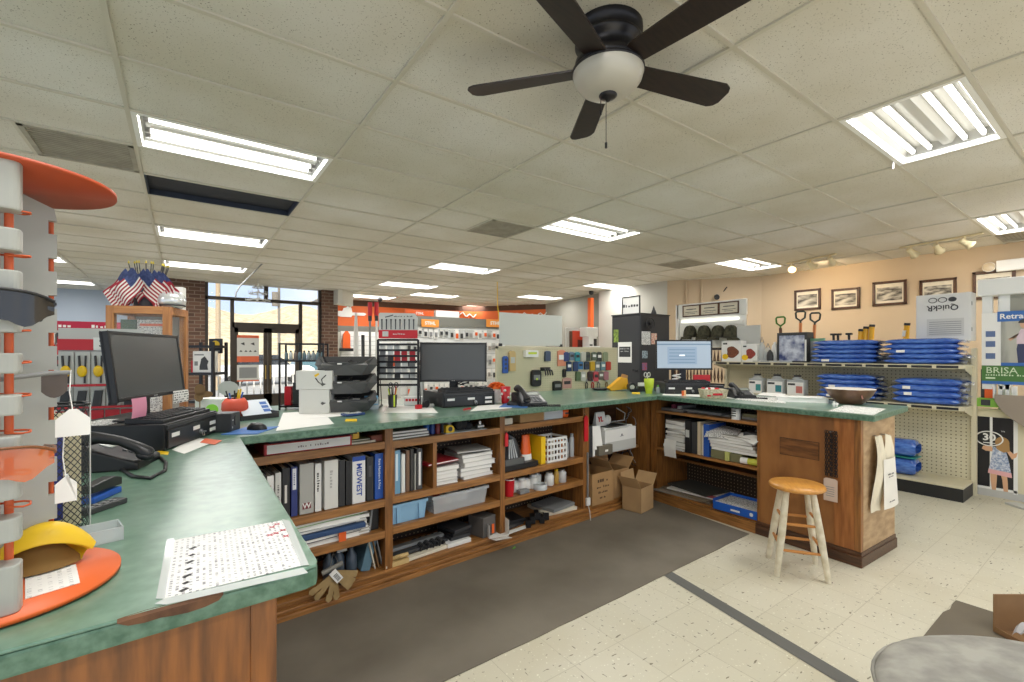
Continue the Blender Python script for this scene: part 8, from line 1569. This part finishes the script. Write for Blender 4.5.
# ---------------------------------------------------------------- near right foreground
fz = .47; cpt = hz(955, 700, fz); F2 = Vector((.5821, .8131, 0)); R2 = Vector((.8131, -.5821, 0)); cc_ = R2 * 1.62 + F2 * 1.22
M_fleece = mat('grey_fleece', (168, 166, 158), .95, c2=(138, 136, 130), scale=9, stretch=(1, 1.4, 1), detail=10, bump=.7)
t = T('cushioned_stool', 'round seat covered in mottled grey fleece at the bottom right corner', 'seat', (cc_.x, cc_.y, 0), CAMR)
def cush(a, c):
    th = 2 * PI * a; e = .82; sx1 = math.copysign(abs(math.cos(th)) ** e, math.cos(th)); sy1 = math.copysign(abs(math.sin(th)) ** e, math.sin(th)); wob = 1 + .012 * math.sin(5 * th)
    if c < .5: k = 1 - (1 - 2 * c) ** 2 * .08; z = fz - .11 + .08 * 2 * c; rr_ = .49 * k
    else: q_ = (c - .5) * 2; rr_ = .49 * (1 - q_ ** 2.2) ** .5 if q_ < 1 else 0; z = fz - .03 + .04 * (1 - (1 - q_) ** 2.5) - .012 * q_ ** 3
    return (rr_ * sx1 * wob, rr_ * sy1 * wob, z)
MB(M_fleece).grid(cush, 56, 24).build('seat_cushion', t); MB(M_fleece).tube([(.492 * math.copysign(abs(math.cos(j * PI / 24)) ** .82, math.cos(j * PI / 24)), .492 * math.copysign(abs(math.sin(j * PI / 24)) ** .82, math.sin(j * PI / 24)), fz - .032) for j in range(48)], .007, 6, True).build('piping', t); MB(M_dark).lathe([(.0, fz - .11), (.42, fz - .11), (.42, fz - .13), (0, fz - .13)], 40, cap=False).build('seat_base', t)
for sx1 in (-1, 1):
    for sy1 in (-1, 1): MB(M_dark).cyl((sx1 * .30, sy1 * .30, 0), (sx1 * .24, sy1 * .24, fz - .12), .022).build('leg', t)
g = [tuple(hz(u, v, 0)[:2]) for u, v in ((921, 640), (943, 613), (950, 610), (952, 605), (956, 601), (1000, 615), (1060, 636), (1060, 668), (930, 660))]
S('brown_board', 'torn grey-brown sheet lying on the floor behind the fleece seat', 'board', MB(mat('taupe_board', (106, 98, 84), .8, var=.06, scale=5)).prism(g, 0, .006))
p = hz(1029, 640, 0); t = T('cardboard_box', 'open cardboard box at the right edge behind the fleece seat', 'box', (p.x, p.y, .007), CAMR); a_, b_ = hz(995, 634, 0), hz(1035, 645, 0)
hzt = .13; k = MB(M_card2); k.box(-.12, .35, .06, .066, 0, hzt + .07).box(-.12, -.114, -.28, .06, 0, .03).box(-.12, .35, -.28, .06, 0, .005); k.build('carton', t); MB(M_card).box(-.23, -.12, -.2, -.05, .0, .004).build('flap', t)
t = T('plastic_bag', 'clear crinkled plastic bag spilling from the cardboard box', 'bag', (p.x, p.y, .02), CAMR); MB(mat('milky_film', (214, 218, 224), .12, alpha=.6)).grid(lambda a, c: (-.14 + .42 * a, -.30 + .26 * c + .02 * math.sin(a * 9), .08 + .06 * math.sin(PI * c) + .016 * math.sin(a * 23 + c * 11) + .012 * math.sin(c * 29 - a * 7) - .04 * (1 - a) ** 3), 36, 20, False).build('film', t); MB(M_dark).box(-.02, .04, -.16, -.13, .13, .15).build('dark_print', t)
